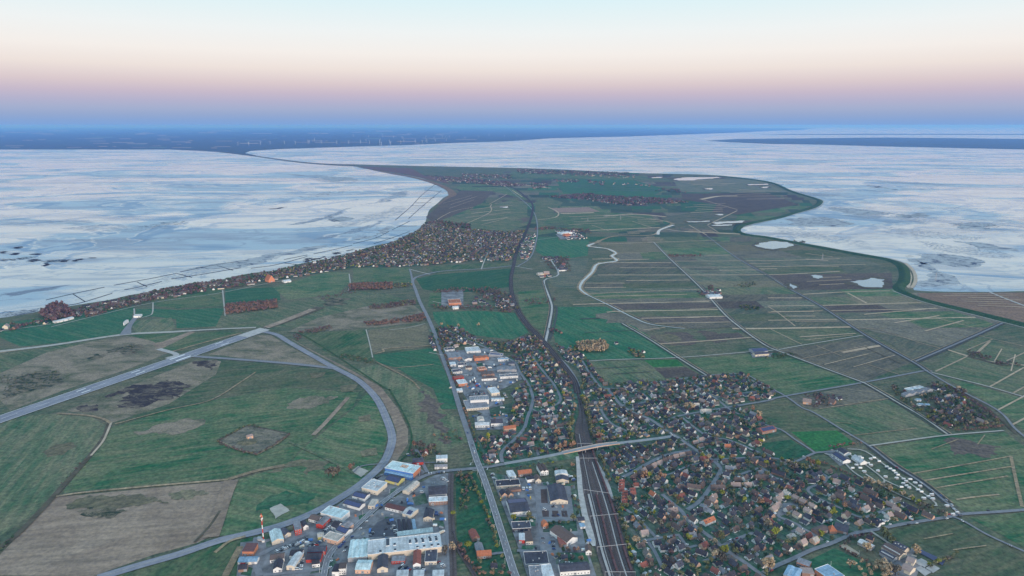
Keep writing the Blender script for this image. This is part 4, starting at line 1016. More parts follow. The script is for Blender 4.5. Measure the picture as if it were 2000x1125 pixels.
B_('flat cream office with tan roof beside the estate street', (719, 996), (731, 997), (743, 984), 5, 'flat', 'cream', 'cream', 'office_building', win=2)
B_('long cream gabled shed right of the estate street', (798, 969), (820, 950), 11, 4.5, 'gable_x', 'cream', 'cream', 'shed', .2, win=6)
B_('brick office with white roof by the branch line', (838, 990), (874, 988), 13, 6, 'flat', 'brick', 'pale', 'office_building', win=7, rows=2)
B_('large slate blue gabled hall behind the brick office', (838, 977), (873, 974), 26, 6.5, 'gable_x', 'grey', 'slate', 'warehouse', .2, door=False)
B_('white box building with pale roof beside the crossroads lane', (852, 906), (874, 905), 13, 7, 'flat', 'white', 'pale', 'office_building', win=3)
B_('low white house in front of the white box building', (849, 919), (874, 918), 9, 4, 'gable_x', 'white', 'grey', 'house', .25, win=4)
B_('red workshop with dark roof behind the blue hall', (806, 911), (827, 910), 15, 5, 'gable_x', 'red', 'slate', 'workshop', .2)
# between main road and rail yard
B_('red barn with half red, half lavender roof in the meadow', (923, 1061), (937, 1058), 20, 4.5, 'gable_y', 'brick', 'red', 'barn', .3)
B_('red tiled farmhouse in the meadow beside the curved siding', (932, 1095), (960, 1093), 11, 4.5, 'gable_x', 'brick', 'orange', 'farmhouse', .4, win=5)
B_('grey roofed wing behind the red tiled farmhouse', (931, 1087), (946, 1085), 19, 4.5, 'gable_y', 'brick', 'grey', 'barn', .3, door=False)
B_('supermarket with brown front roof and dark solar roof beside main road', (997, 1011), (1035, 1007), 36, 6, 'gable_x', 'white', 'slate', 'supermarket', .1, solar=(.05, .95, .55, .95), win=5)
B_('dark grey flat roofed store below the supermarket', (1001, 1042), (1037, 1040), 17, 5, 'flat', 'dark', 'slate', 'store', win=4)
B_('dark roofed filling station shop with white front', (1027, 1067), (1041, 1066), 24, 5, 'flat', 'cream', 'brown', 'filling_station', win=3)
B_('red and white stepped kiosk beside the filling station shop', (1014, 1064), (1025, 1064), 16, 5, 'saw', 'red', 'pale', 'kiosk', .1, n=2)
B_('small orange brick villa among hedges', (1061, 1036), (1071, 1034), 9, 6, 'gable_y', 'orange', 'orange', 'house', .4, win=2)
B_('large brown roofed market hall with white gable by the rail yard', (1107, 1070), (1128, 1060), 36, 6, 'gable_y', 'white', 'brown', 'market_hall', .22)
B_('low red roofed annexes left of the brown market hall', (1093, 1072), (1106, 1071), 28, 4.5, 'saw', 'brick', 'red', 'annex', .1, n=1)
B_('square pale roofed store behind the red annexes', (1090, 1048), (1103, 1047), 12, 5.5, 'flat', 'white', 'pale', 'store')
B_('small slate roofed shed beside the pale service road', (1129, 1025), (1142, 1024), 10, 4, 'gable_x', 'cream', 'slate', 'shed', .2)
B_('small blue-grey shed beside the pale service road', (1134, 1036), (1143, 1035), 9, 3.5, 'flat', 'white', 'blue', 'shed')
B_('wide dark flat carport roof below the side road', (1026, 1110), (1072, 1108), 26, 3.5, 'flat', 'grey', 'slate', 'carport')
B_('pale grey roofed store at the lower edge beside main road', (1036, 1140), (1060, 1139), 24, 6, 'flat', 'grey', 'grey', 'store')
B_('white roofed store at the lower edge beside the grey store', (1061, 1138), (1082, 1136), 24, 6, 'flat', 'white', 'pale', 'store')
B_('long slate roofed building with white wall at the lower edge by the rail yard', (1094, 1128), (1152, 1124), 17, 6, 'gable_x', 'white', 'slate', 'office_building', .2, win=9)
B_('white gabled house between market hall and rail yard', (1144, 1087), (1155, 1087), 13, 5, 'gable_y', 'white', 'brown', 'house', .4, win=2)
B_('white pitched shed below the crossroads', (995, 938), (1008, 936), 19, 4, 'shed', 'white', 'pale', 'shed', .03)
B_('terracotta brick row house below the bridge ramp', (1013, 934), (1039, 931), 11, 5.5, 'gable_x', 'brick', 'orange', 'row_house', .3, win=7)
B_('white apartment house with stepped brown roofs below the bridge ramp', (1056, 932), (1071, 930), 24, 7.5, 'saw', 'white', 'brown', 'apartment_house', .3, n=2, win=4, rows=2)
B_('slate gabled hall with cream front beside the freight depot yard', (1086, 946), (1111, 946), 13, 4.5, 'gable_y', 'cream', 'slate', 'workshop', .16)
B_('white roofed hall behind the slate gabled hall', (1085, 936), (1109, 935), 12, 5.5, 'barrel', 'white', 'pale', 'warehouse', .12)
B_('dark flat roofed white house in the yard below the ramp', (1030, 945), (1044, 943), 11, 5, 'flat', 'white', 'dark', 'house')
B_('brown gabled house in the yard below the ramp', (1046, 947), (1057, 946), 15, 5, 'gable_y', 'cream', 'brown', 'house', .4, win=2)
B_('wide black flat roofed store beside the main road', (970, 958), (1016, 955), 18, 5, 'flat', 'cream', 'dark', 'store', win=3)
B_('low brick row behind the black flat roofed store', (990, 965), (1018, 962), 7, 4, 'gable_x', 'brick', 'brown', 'store', .2)
B_('pink gabled house with twin dark roofs beside the main road', (980, 976), (991, 974), 13, 4.5, 'gable_y', 'peach', 'dark', 'house', .45)
B_('second pink gabled house with dark roof beside the black store', (993, 975), (1003, 973), 12, 4, 'gable_y', 'peach', 'brown', 'house', .45)
B_('very large slate roofed supermarket with cream gable', (1075, 988), (1109, 987), 46, 5.5, 'gable_y', 'cream', 'slate', 'supermarket', .14, win=5)
# trading estate north of the crossroads
B_('wide grey retail block beside the straight main road', (912, 805), (955, 801), 44, 4.5, 'flat', 'cream', 'grey', 'retail_block', win=8, door=False)
B_('raised grey roof deck on the retail block', (919, 793), (955, 791), 22, 9.5, 'flat', 'white', 'grey', 'roof_hall', door=False, skylights=[(.2 + .1 * k, .1, 1.4, 14) for k in range(7)])
B_('square white hall beside the inner estate street', (960, 776), (976, 774), 32, 6.5, 'flat', 'cream', 'pale', 'warehouse', win=2)
B_('white roofed hall with peach front beside the straight main road', (896, 757), (913, 755), 24, 6, 'flat', 'orange', 'pale', 'warehouse', win=2)
B_('small white hall beside the big retail car park', (893, 769), (904, 768), 12, 4.5, 'flat', 'white', 'pale', 'store')
B_('white guest house with broad cream roof beside the main road', (928, 838), (956, 837), 14, 5, 'gable_x', 'white', 'pale', 'guest_house', .2, win=6)
B_('small white wing behind the white guest house', (934, 829), (946, 828), 16, 6, 'gable_y', 'white', 'cream', 'guest_house', .2)
B_('dark slate row house with white gables', (959, 835), (982, 834), 16, 6, 'gable_x', 'white', 'slate', 'row_house', .35, win=6)
B_('orange terrace of five houses beside the winding street', (985, 846), (1008, 843), 10, 6, 'gable_x', 'peach', 'orange', 'row_house', .35, win=6)
NORTH_ESTATE = """white fronted dark roofed hall beside the straight main road|870,689|888,687|18|4.5|flat|white|slate
grey roofed hall with brick front beside the straight main road|876,705|902,703|40|5|saw|brick|grey
long white roofed hall beside the diagonal street|912,692|939,690|34|4.5|flat|white|pale
grey hall with white front beside the inner estate street|908,708|922,706|32|5.5|gable_y|white|grey
orange terrace with white gables in the trading estate|927,707|955,704|14|6|saw|orange|orange
small pale hall with pinkish roof beside the main road|880,718|891,717|18|5|flat|white|pale
small white flat store in the trading estate|895,719|912,718|16|4.5|flat|white|slate
white store with dark roof beside the main road|885,733|903,731|17|5|flat|white|slate
red hall beside the straight main road|888,746|906,743|14|6|gable_x|red|red
orange red store beside the inner estate street|936,728|951,726|18|5|flat|orange|orange
brown roofed brick hall beside the inner estate street|942,738|966,736|19|5|saw|brick|brown
white row below the brown brick hall|941,746|970,744|8|5|gable_x|white|brown
long grey store with white front beside the curved street|977,742|1012,740|15|5|flat|white|grey
grey stepped workshops beside the curved street|971,729|1009,728|22|5|saw|grey|grey
pale blue workshop below the diagonal street|973,708|993,707|11|5|flat|white|blue
dark workshop with solar roof below the diagonal street|955,698|980,700|16|5|flat|grey|solar
pale store behind the square white hall|960,786|985,785|8|4|flat|white|pale
dark roofed store in the trading estate|910,724|922,723|14|4.5|gable_x|cream|brown
slate roofed workshop beside the diagonal street|993,716|1005,716|16|5|gable_x|grey|slate"""
for ln in NORTH_ESTATE.splitlines():
    lb, a, b, d, h, rf_, w_, r_ = ln.split('|'); f2 = lambda s: tuple(map(float, s.split(',')))
    B_(lb, f2(a), f2(b), float(d), float(h), rf_, w_, r_, 'hall' if float(d) > 15 else 'store', .14, n=3, win=4)
# school, farm, campsite and single farms
B_('long classroom wing with lavender roof and orange brick end', (1555, 1107), (1579, 1116), (1587, 1108), 5, 'gable_x', 'orange', 'grey', 'school_wing', .12, win=7)
B_('school hall with flat light blue roof and brick walls', (1590, 1124), (1622, 1147), (1640, 1132), 7, 'flat', 'orange', 'blue', 'school_hall', win=4)
B_('school building with blue-grey twin roofs at the lower edge', (1529, 1132), (1556, 1142), (1564, 1122), 5, 'saw', 'grey', 'blue', 'school_wing', .12, n=2)
B_('low brick link between the school roofs', (1566, 1128), (1590, 1130), 12, 4.5, 'flat', 'brick', 'rose', 'school_wing')
B_('dark low kindergarten roof left of the red spire', (1598, 1049), (1620, 1041), (1612, 1030), 4, 'gable_x', 'brick', 'brown', 'kindergarten', .15)
B_('dark low kindergarten roof right of the red spire', (1628, 1041), (1655, 1048), (1662, 1035), 4, 'gable_x', 'brick', 'slate', 'kindergarten', .15)
B_('grey farm greenhouse beside the village road', (1674, 1066), (1699, 1079), (1710, 1075), 4, 'gable_x', 'grey', 'pale', 'greenhouse', .2)
B_('long brown barn with rows of white roof lights', (1720, 1077), (1755, 1097), (1768, 1089), 5, 'gable_x', 'cream', 'brown', 'barn', .2, skylights=[(.06 + .06 * k, .15, 1.0, 3.2) for k in range(15)])
B_('low barn with striped white roof lights beside the long brown barn', (1716, 1086), (1743, 1101), (1751, 1096), 4, 'gable_x', 'grey', 'slate', 'barn', .2, skylights=[(.08 + .08 * k, .15, 1.0, 3) for k in range(11)])
B_('dark barn with scattered white roof lights and cream gable', (1741, 1072), (1765, 1085), (1776, 1080), 5, 'gable_x', 'cream', 'slate', 'barn', .25, skylights=[(.1, .2, 1.5, 1.5), (.3, .3, 1.5, 1.5), (.55, .2, 1.5, 1.5), (.8, .3, 1.5, 1.5)])
B_('farmhouse with dark roof and pink gable beside the greenhouse', (1690, 1060), (1703, 1065), (1709, 1061), 5, 'gable_x', 'peach', 'dark', 'farmhouse', .45, win=3)
B_('brown roofed cattle shed with white front in the farmyard', (1758, 1118), (1776, 1127), (1787, 1118), 4.5, 'gable_x', 'cream', 'rose', 'barn', .2)
B_('pale workshop in the farmyard between barns and silage pads', (1768, 1103), (1783, 1109), (1791, 1101), 4, 'gable_x', 'cream', 'rose', 'barn', .2)
B_('camping ground service house with solar roof', (1624, 893), (1646, 908), (1656, 903), 4.5, 'gable_x', 'white', 'slate', 'service_building', .2, solar=(.1, .95, .05, .46), win=5)
B_('second camping ground building with small roofs', (1634, 884), (1648, 893), (1657, 888), 4, 'gable_x', 'white', 'slate', 'service_building', .2)
B_('large white marquee on the camping ground', (1662, 899), (1680, 911), (1688, 906), 4, 'gable_x', 'white', 'pale', 'marquee', .3)
B_('big white roofed farm hall beside the long marsh road', (1386, 585), (1411, 584), 34, 6, 'gable_x', 'white', 'pale', 'barn', .08)
B_('small dark farm shed behind the white marsh hall', (1376, 578), (1384, 577), 20, 5, 'gable_x', 'brick', 'slate', 'barn', .2)
B_('dark blue roofed barn on the marsh farm', (1472, 693), (1500, 691), 24, 6, 'gable_x', 'grey', 'solar', 'barn', .15)
B_('second dark blue roofed barn on the marsh farm', (1475, 698), (1502, 696), 14, 5, 'gable_x', 'cream', 'slate', 'barn', .2)
B_('orange brick barn on the lane to the camping ground', (1568, 791), (1584, 793), 16, 5, 'gable_x', 'peach', 'rose', 'barn', .3)
B_('brown farmhouse behind the orange brick barn', (1617, 790), (1628, 793), 14, 4, 'gable_x', 'brick', 'brown', 'farmhouse', .35)
B_('fire station with blue solar roof and red brick walls', (1488, 851), (1516, 845), (1512, 836), 5, 'gable_x', 'brick', 'red', 'fire_station', .2, solar=(.1, .95, .06, .46), win=5)
B_('long nursery greenhouse in the wooded camp', (1768, 778), (1822, 766), 10, 4, 'saw', 'grey', 'grey', 'greenhouse', .15, n=4)
B_('pale greenhouse beside the nursery greenhouse', (1775, 768), (1805, 762), 12, 4, 'flat', 'white', 'pale', 'greenhouse')
for (x, y) in ((1799, 795), (1812, 796), (1795, 786)): B_('blue roofed hut in the wooded camp', (x - 5, y), (x + 4, y), 8, 3, 'gable_x', 'white', 'blue', 'hut', .2)
B_('white hangar on the small airfield apron', (243, 637), (252, 631), (258, 626), 7, 'barrel', 'white', 'pale', 'hangar', .12)
B_('flat white hangar behind the apron', (261, 622), (274, 621.5), 18, 5, 'flat', 'white', 'pale', 'hangar')
for (x0, y0, x1, y1) in ((108, 633, 117, 631), (118, 631, 131, 628), (132, 628, 145, 624)): B_('long white shed beside the coastal lane', (x0, y0), (x1, y1), 14, 5, 'gable_x', 'white', 'pale', 'shed', .1)
B_('pink walled farmhouse at the left picture edge', (5, 645), (16, 644), 20, 7, 'gable_y', 'cream', 'rose', 'farmhouse', .4)
B_('red gymnasium hall of the sports ground', (877, 598), (901, 597), 50, 7, 'flat', 'orange', 'orange', 'gymnasium')
B_('white sports clubhouse below the red gymnasium', (885, 606), (896, 605), 16, 5, 'gable_x', 'white', 'pale', 'clubhouse', .2)
B_('orange roofed church-like house on the north shore', (525, 553), (537, 551), 30, 8, 'gable_y', 'orange', 'orange', 'house', .7)
B_('white roofed barn beside the orange house on the shore', (556, 554), (569, 552), 25, 5, 'gable_x', 'white', 'pale', 'barn', .15)
B_('pale glass roofs of the farm by the railway', (1096, 459), (1118, 457), 40, 6, 'saw', 'white', 'pale', 'barn', .1, n=3)
B_('pink roofed farm house by the railway', (1104, 463), (1114, 462), 25, 6, 'gable_x', 'orange', 'orange', 'farmhouse', .3)
B_('slate roofed white farmhouse in the small hamlet by the creek', (1092, 531), (1110, 530), 18, 5, 'gable_x', 'white', 'slate', 'farmhouse', .3)
B_('pale hay barn in the meadow above the hamlet street', (1052, 540), (1062, 539), 20, 5, 'gable_x', 'cream', 'cream', 'barn', .25)
B_('rose roofed hay barn in the meadow above the hamlet street', (1062, 538), (1073, 538), 18, 6, 'gable_x', 'peach', 'rose', 'barn', .35)
# the red kindergarten spire
e = empty('spire', (*gp(1624, 1041), BASE_Z)); tag(e, 'red pyramid spire with thin mast between two dark roofs', 'spire')
mb = MB(); mb.add([(-5, -5, 0), (5, -5, 0), (5, 5, 0), (-5, 5, 0), (-5, -5, 4), (5, -5, 4), (5, 5, 4), (-5, 5, 4)], [(0, 1, 5, 4), (1, 2, 6, 5), (2, 3, 7, 6), (3, 0, 4, 7), (4, 5, 6, 7)]); link('wall', mb.mesh('wall', [M['wall_brick']]), e)
mb = MB(); mb.add([(-5.6, -5.6, 3.9), (5.6, -5.6, 3.9), (5.6, 5.6, 3.9), (-5.6, 5.6, 3.9), (0, 0, 11)], [(0, 1, 4), (1, 2, 4), (2, 3, 4), (3, 0, 4)]); ro = link('roof', mb.mesh('roof', [M['roof_orange']]), e)
mb = MB(); mb.tube((0, 0, 10.8), (0, 0, 15), .15, .1); link('finial', mb.mesh('finial', [M['trim']]), ro)
OCC.append((*gp(1624, 1041), 9))
# mound with a small house inside the hedged square on the airfield
p = gp(482, 866); mb = MB(); n_ = 20
ring = lambda r, z: [(p[0] + r * 1.5 * math.cos(2 * math.pi * i / n_), p[1] + r * math.sin(2 * math.pi * i / n_), z) for i in range(n_)]
R_ = [(13, BASE_Z - .3), (9, BASE_Z + 1.6), (5, BASE_Z + 2.8), (1.5, BASE_Z + 3.2)]
for k, (r_, z_) in enumerate(R_): mb.v += ring(r_, z_)
for k in range(3): mb.f += [(k * n_ + i, k * n_ + (i + 1) % n_, (k + 1) * n_ + (i + 1) % n_, (k + 1) * n_ + i) for i in range(n_)]
mb.f.append(tuple(range(3 * n_, 4 * n_))); mb.m = [0] * len(mb.f)
link('earth_mound', mb.mesh('earth_mound', [M['T3']]), kind='structure')
B_('small peach bunker house in the hedged square on the airfield', (484, 861), (495, 858), 8, 5, 'gable_x', 'peach', 'rose', 'bunker_house', .3)

# ---------------------------------------------------------------- houses
LANDMARKS = [((1200, 915), 'beside the rail yard'), ((1225, 960), 'near the stepped red terraces'), ((1290, 905), 'near the crescent terrace street'), ((1400, 930), 'by the main street bend'),
             ((1335, 990), 'near the street fork'), ((1545, 995), 'around the new-house car park'), ((1590, 1010), 'in the row of pale new houses'), ((1690, 960), 'below the camping ground hedge'),
             ((1640, 1000), 'on the loop street'), ((1790, 1010), 'at the eastern end of the village'), ((1625, 1045), 'near the red spire'), ((1440, 1075), 'at the side street corner'), ((1500, 1085), 'above the school road'),
             ((1280, 1050), 'by the angled lanes'), ((1270, 1100), 'at the lower edge by the rail yard'), ((1370, 1100), 'beside the copse at the lower edge'), ((1500, 920), 'in the leafy quarter below the pasture'), ((1440, 890), 'along the pasture lane'),
             ((1440, 765), 'in the block beside the green fields'), ((1420, 820), 'below the cross lane'), ((1340, 850), 'between long street and pasture'), ((1250, 830), 'near the pale gravel yard'), ((1230, 780), 'at the northern village edge'),
             ((1320, 770), 'behind the northern edge lane'), ((1150, 745), 'along the railway lane'), ((1095, 735), 'west of the railway bend'), ((1060, 830), 'between winding street and railway'), ((1000, 870), 'inside the winding street bend'),
             ((1000, 895), 'near the bridge ramp'), ((880, 660), 'in the main road hamlet'), ((1000, 690), 'beside the diagonal street'), ((1060, 770), 'on the street west of the railway'), ((820, 890), 'near the crossroads copse'), ((930, 860), 'beside the straight main road'),
             ((1370, 1035), 'below the street fork'), ((1470, 1000), 'around the inner garden block'), ((1180, 860), 'right of the railway cutting')]
LM_G = [(gp(*p), s) for p, s in LANDMARKS]
def landmark(P): return min(LM_G, key=lambda t: (t[0][0] - P[0]) ** 2 + (t[0][1] - P[1]) ** 2)[1]
KINDS = dict(small=(8.5, 7, 2.5, 6.2), medium=(11, 7.8, 2.7, 7.0), long=(15, 8, 2.7, 7.0), tall=(10.5, 8.8, 4.4, 8.6), bungalow=(11, 8, 2.6, 4.2), row=(21, 8.8, 4.4, 8.2), cube=(10, 9, 5.0, 8.2))
HM = {}
def house_meshes(kind):
    if kind in HM: return HM[kind]
    Lh, W, ev, rg = KINDS[kind]; d = {}
    v, f = prism_x([(-W / 2, 0), (-W / 2, ev), (0, rg - .25), (W / 2, ev), (W / 2, 0)], -Lh / 2, Lh / 2); d['wall'] = solid('house_wall', v, f, M['wall_brick'])
    sl = (rg - ev) / (W / 2); ov = .5
    v, f = prism_x(roof_section([(-W / 2 - ov, ev - ov * sl + .1), (0, rg + .1), (W / 2 + ov, ev - ov * sl + .1)], .32), -Lh / 2 - .35, Lh / 2 + .35); d['roof'] = solid('house_roof', v, f, M['roof_brown'])
    mb = MB(); mb.box(-.4, -.4, 0, .4, .4, 1.9, 0); mb.box(-.5, -.5, 1.9, .5, .5, 2.1, 0); d['chimney'] = mb.mesh('chimney', [M['wall_brick']])
    mb = MB(); y = W * .30; z = ev + .25 * sl + .4                        # dormer on the near slope
    mb.add([(-1.1, -y, z), (1.1, -y, z), (1.1, -y, z + 1.5), (-1.1, -y, z + 1.5), (-1.1, -.3, z), (1.1, -.3, z), (1.1, -.3, z + 1.5), (-1.1, -.3, z + 1.5)], [(0, 1, 2, 3), (1, 5, 6, 2), (0, 3, 7, 4), (3, 2, 6, 7)], 0)
    mb.box(-1.3, -y - .3, z + 1.5, 1.3, -.2, z + 1.7, 1); mb.box(-.8, -y - .05, z + .3, .8, -y + .02, z + 1.2, 2); d['dormer'] = mb.mesh('dormer', [M['trim'], M['roof_dark'], M['glass']])
    d['door'] = unit_box('house_door', 1.1, .12, 2.1, M['wall_dark'])
    HM[kind] = d; return d
ROOFN = dict(brown='brown', slate='slate grey', dark='dark', red='red', orange='orange', grey='pale grey', thatch='thatched', rose='pinkish', pale='white', cream='cream')
WALLN = dict(white='white', brick='brick', cream='cream', peach='pink', red='red', grey='grey', orange='orange', stone='beige')
def house(P, ang, kind, wall, rf, parts, group='village houses'):
    d = house_meshes(kind); Lh, W, ev, rg = KINDS[kind]
    e = empty('house', (P[0], P[1], BASE_Z), ang); e.scale = (1, 1, 1)
    kn = dict(small='small ', medium='', long='long ', tall='tall ', bungalow='low ', row='terraced ', cube='square ')[kind]
    tag(e, f'{kn}{WALLN[wall]} {ROOFN[rf].replace(" ", "-")}-roofed house {landmark(P)}'.replace('thatched-roofed', 'thatched'), 'house', group)
    setmat(link('wall', d['wall'], e), M['wall_' + wall]); ro = link('roof', d['roof'], e); setmat(ro, M['roof_' + rf])
    c = link('chimney', d['chimney'], ro); c.location = (random.uniform(-.3, .3) * Lh, .5, rg - .9); setmat(c, M['wall_' + random.choice(['brick', 'white', 'brick'])])
    if parts and kind != 'bungalow':
        for k in range({'small': 1, 'medium': 1, 'long': 2, 'tall': 1, 'row': 3, 'cube': 1}[kind]):
            if random.random() < .75:
                o = link('dormer', d['dormer'], ro); nD = {'row': 3, 'long': 2}.get(kind, 1); o.location = (Lh * ((k + .5) / nD - .5), 0, 0)
                if random.random() < .35: o.rotation_euler = (0, 0, math.pi)
    if parts:
        o = link('door', d['door'], e); o.location = (Lh * .12, -W / 2 - .05, 0)
        for k in (-.33, .36):
            o = link('window', window_mesh(1.5, 1.3, 'house'), e); o.location = (Lh * k, -W / 2, .9)
        for sx in (-1, 1):
            o = link('window', window_mesh(1.5, 1.3, 'house'), e); o.location = (sx * Lh / 2, 0, .9 if rg < 6 else 3.4); o.rotation_euler = (0, 0, sx * math.pi / 2)
    return e

SEGS = []
for P_, hw in ROADS:
    for a, b in zip(P_[:-1], P_[1:]):
        if dist_cam(a) < 9000: SEGS.append((a[0], a[1], b[0], b[1], hw))
SEGA = np.array(SEGS)
def road_clear(P, r):
    P = np.atleast_2d(P); ok = np.ones(len(P), bool)
    a, d, hw = SEGA[:, :2], SEGA[:, 2:4] - SEGA[:, :2], SEGA[:, 4]; l2 = (d ** 2).sum(1) + 1e-9
    for i, p in enumerate(P):
        w = p - a; t = np.clip((w * d).sum(1) / l2, 0, 1); dd = np.hypot(*(w - d * t[:, None]).T)
        ok[i] = np.all(dd > hw + r)
    return ok
class Grid:
    def __init__(s, cell=14.0): s.c = cell; s.g = {}
    def add(s, x, y, r): s.g.setdefault((int(x // s.c), int(y // s.c)), []).append((x, y, r))
    def free(s, x, y, r):
        ci, cj = int(x // s.c), int(y // s.c)
        for i in range(ci - 2, ci + 3):
            for j in range(cj - 2, cj + 3):
                for (a, b, q) in s.g.get((i, j), ()):
                    if (a - x) ** 2 + (b - y) ** 2 < (q + r) ** 2: return False
        return True
GR = Grid()
for o_ in OCC: GR.add(*o_)
HOUSES = []           # P, angle, kind, wall, roof
def add_house(P, ang, kind, wall, rf, force=False):
    r = math.hypot(KINDS[kind][0], KINDS[kind][1]) * .40
    if not force and not GR.free(P[0], P[1], r): return False
    GR.add(P[0], P[1], r * .95); HOUSES.append((np.array(P, float), ang, kind, wall, rf)); return True
LOOKS = dict(
    east=(['brick'] * 2 + ['white'] * 6 + ['cream', 'peach', 'stone', 'cream'], ['brown'] * 5 + ['dark'] * 6 + ['slate'] * 6 + ['red', 'thatch', 'rose', 'grey']),
    west=(['brick'] * 2 + ['white'] * 6 + ['cream', 'peach'], ['brown'] * 4 + ['slate'] * 6 + ['dark'] * 4 + ['red', 'rose', 'grey']),
    far=(['brick'] * 4 + ['stone'] * 3 + ['cream', 'white'], ['thatch'] * 4 + ['brown'] * 4 + ['dark'] * 4),
    old=(['white'] * 3 + ['brick'] * 3 + ['cream'], ['thatch'] * 4 + ['brown'] * 4 + ['dark'] * 3 + ['grey']))
def A_(deg): return math.radians(deg)
# houses that stand out in the photograph (pixel of the base, ridge angle, kind, wall, roof)
SPECIAL = """
1523,975 32 cube white rose|1518,981 32 cube stone rose|1536,970 -58 cube white cream|1554,979 -58 cube cream rose|1568,986 -58 cube peach rose|1586,995 -58 cube cream rose
1577,1004 -58 cube cream rose|1556,1012 -58 cube cream rose|1538,1001 32 tall white brown|1518,993 32 tall cream rose|1510,1000 32 tall cream rose|1563,1045 -58 cube white rose|1590,1062 32 tall peach cream
1545,1052 32 bungalow cream cream|1567,1066 32 tall cream rose|1540,1030 -58 tall white slate|1518,1036 -58 tall cream slate|1393,984 -58 tall peach rose|1393,975 32 medium peach rose
1656,990 -58 long white brown|1690,1000 32 tall white rose|1640,975 -58 long brick brown|1700,968 -58 row brick brown|1677,948 -58 medium peach dark|1650,938 -58 long brick slate|1740,992 -58 long brick rose|1782,1000 -58 long brick dark|1812,1012 -58 long peach brown
1758,1012 -58 long brick brown|1735,1013 32 tall white rose|1710,1028 -58 medium white dark|1677,1026 32 medium peach rose|1716,985 -58 long brick dark|1690,978 -58 long brick brown
1420,982 -58 long brick brown|1383,1024 32 row white orange|1354,1022 -58 tall white brown|1318,1013 -58 tall peach brown|1275,1020 -58 medium cream brown|1292,1016 -58 tall peach dark
1258,1048 10 tall cream rose|1322,1035 -58 long cream brown|1374,1072 32 tall peach red|1283,1068 10 tall white dark|1295,1078 10 tall white dark|1312,1062 32 medium peach brown|1370,1085 -35 long white dark|1305,1108 -58 long white dark
1313,1002 10 long stone rose|1330,976 32 tall orange red|1275,972 -58 tall white orange|1328,956 10 medium white brown|1282,955 10 tall grey slate|1355,957 -20 row stone brown
1490,912 -58 medium peach brown|1473,906 -58 tall peach brown|1505,908 -58 medium brick dark|1503,889 -58 long white brown|1465,893 -58 medium peach brown|1430,884 20 medium white dark|1404,872 0 tall white brown|1420,878 0 tall cream orange
1560,925 -58 medium white dark|1592,935 -58 tall white slate|1582,945 0 long white dark|1564,948 -58 small peach brown|1487,938 0 row brick brown|1520,930 -40 row brick dark|1440,942 0 medium brick brown
1402,958 0 row brick brown|1436,952 0 long brick rose|1460,952 0 medium cream rose|1475,968 -58 medium brick brown|1300,808 -58 medium white dark|1318,798 20 medium white thatch|1330,802 -35 long white slate
1398,815 10 row cream slate|1378,808 0 row white cream|1360,795 0 medium white cream|1385,832 -58 long cream thatch
"""
for tok in SPECIAL.replace('\n', '|').split('|'):
    if tok.strip():
        xy, an, kd, wl, rf = tok.split(); add_house(gp(*map(float, xy.split(','))), A_(float(an)), kd, wl, rf, True)
# stepped red terraces by the yard, each stack of four short houses
for x0, y0 in ((1213, 962), (1219, 984)):
    for k in range(4): add_house(gp(x0 + .4 * k, y0 - 5.5 * k), A_(4), 'small', 'white', 'red', True)
for x, y in ((1242, 952), (1235, 962), (1236, 968)): add_house(gp(x, y), A_(4), 'small', 'white', 'red', True)
# terraces along the crescent and the rows behind it
cres = smooth(gps(pxl("1238,935 1262,920 1285,910 1310,899 1335,892 1358,888")), 6); cr = resample(cres, 13.5)
for i, p in enumerate(cr[:-1]):
    t = cr[i + 1] - p; add_house(p, math.atan2(t[1], t[0]), 'medium', random.choice(['white', 'brick', 'peach']), random.choice(['brown', 'red', 'rose', 'brown']), True)
for s in ("1192,908 1200,918 1209,928", "1220,888 1232,900 1242,910", "1234,884 1248,896 1260,906", "1250,876 1264,886 1274,893", "1196,902 1212,896"):
    q = resample(smooth(gps(pxl(s)), 4), 13)
    for i, p in enumerate(q[:-1]):
        t = q[i + 1] - p; add_house(p, math.atan2(t[1], t[0]), 'medium', random.choice(['brick', 'peach', 'brick']), random.choice(['brown', 'slate', 'dark', 'brown']), True)

def line_houses(s, looks, spacing, off, kinds, side=(1, -1), turn=0.25, poly=None):
    P = resample(smooth(gps(pxl(s)), 4), spacing)
    for i in range(len(P) - 1):
        t = P[i + 1] - P[i]; an = math.atan2(t[1], t[0]); nrm = np.array([-t[1], t[0]]) / np.linalg.norm(t)
        for sd in side:
            p = P[i] + t * random.uniform(.2, .6) + nrm * sd * (off + random.uniform(-1.5, 3))
            if poly is not None and not inside(poly, p)[0]: continue
            if not road_clear(p, 5.5)[0]: continue
            W_, R_ = LOOKS[looks]
            add_house(p, an + (math.pi / 2 if random.random() < turn else 0) + random.uniform(-.06, .06), random.choice(kinds), random.choice(W_), random.choice(R_))
TREES = []            # P, species, height, radius
def fill_houses(poly_px, looks, dens, ang, kinds, gap=9.5, clear=5.5, seed=1):
    poly = gps(pxl(poly_px)); rg_ = random.Random(seed); lo, hi = poly.min(0), poly.max(0)
    n = int((hi[0] - lo[0]) * (hi[1] - lo[1]) * dens)
    C = np.array([(rg_.uniform(lo[0], hi[0]), rg_.uniform(lo[1], hi[1])) for _ in range(n)])
    C = C[inside(poly, C)]; C = C[road_clear(C, clear)] if clear else C
    W_, R_ = LOOKS[looks]
    for p in C: add_house(p, A_(ang) + (math.pi / 2 if rg_.random() < .4 else 0) + rg_.uniform(-.12, .12), rg_.choice(kinds), rg_.choice(W_), rg_.choice(R_))
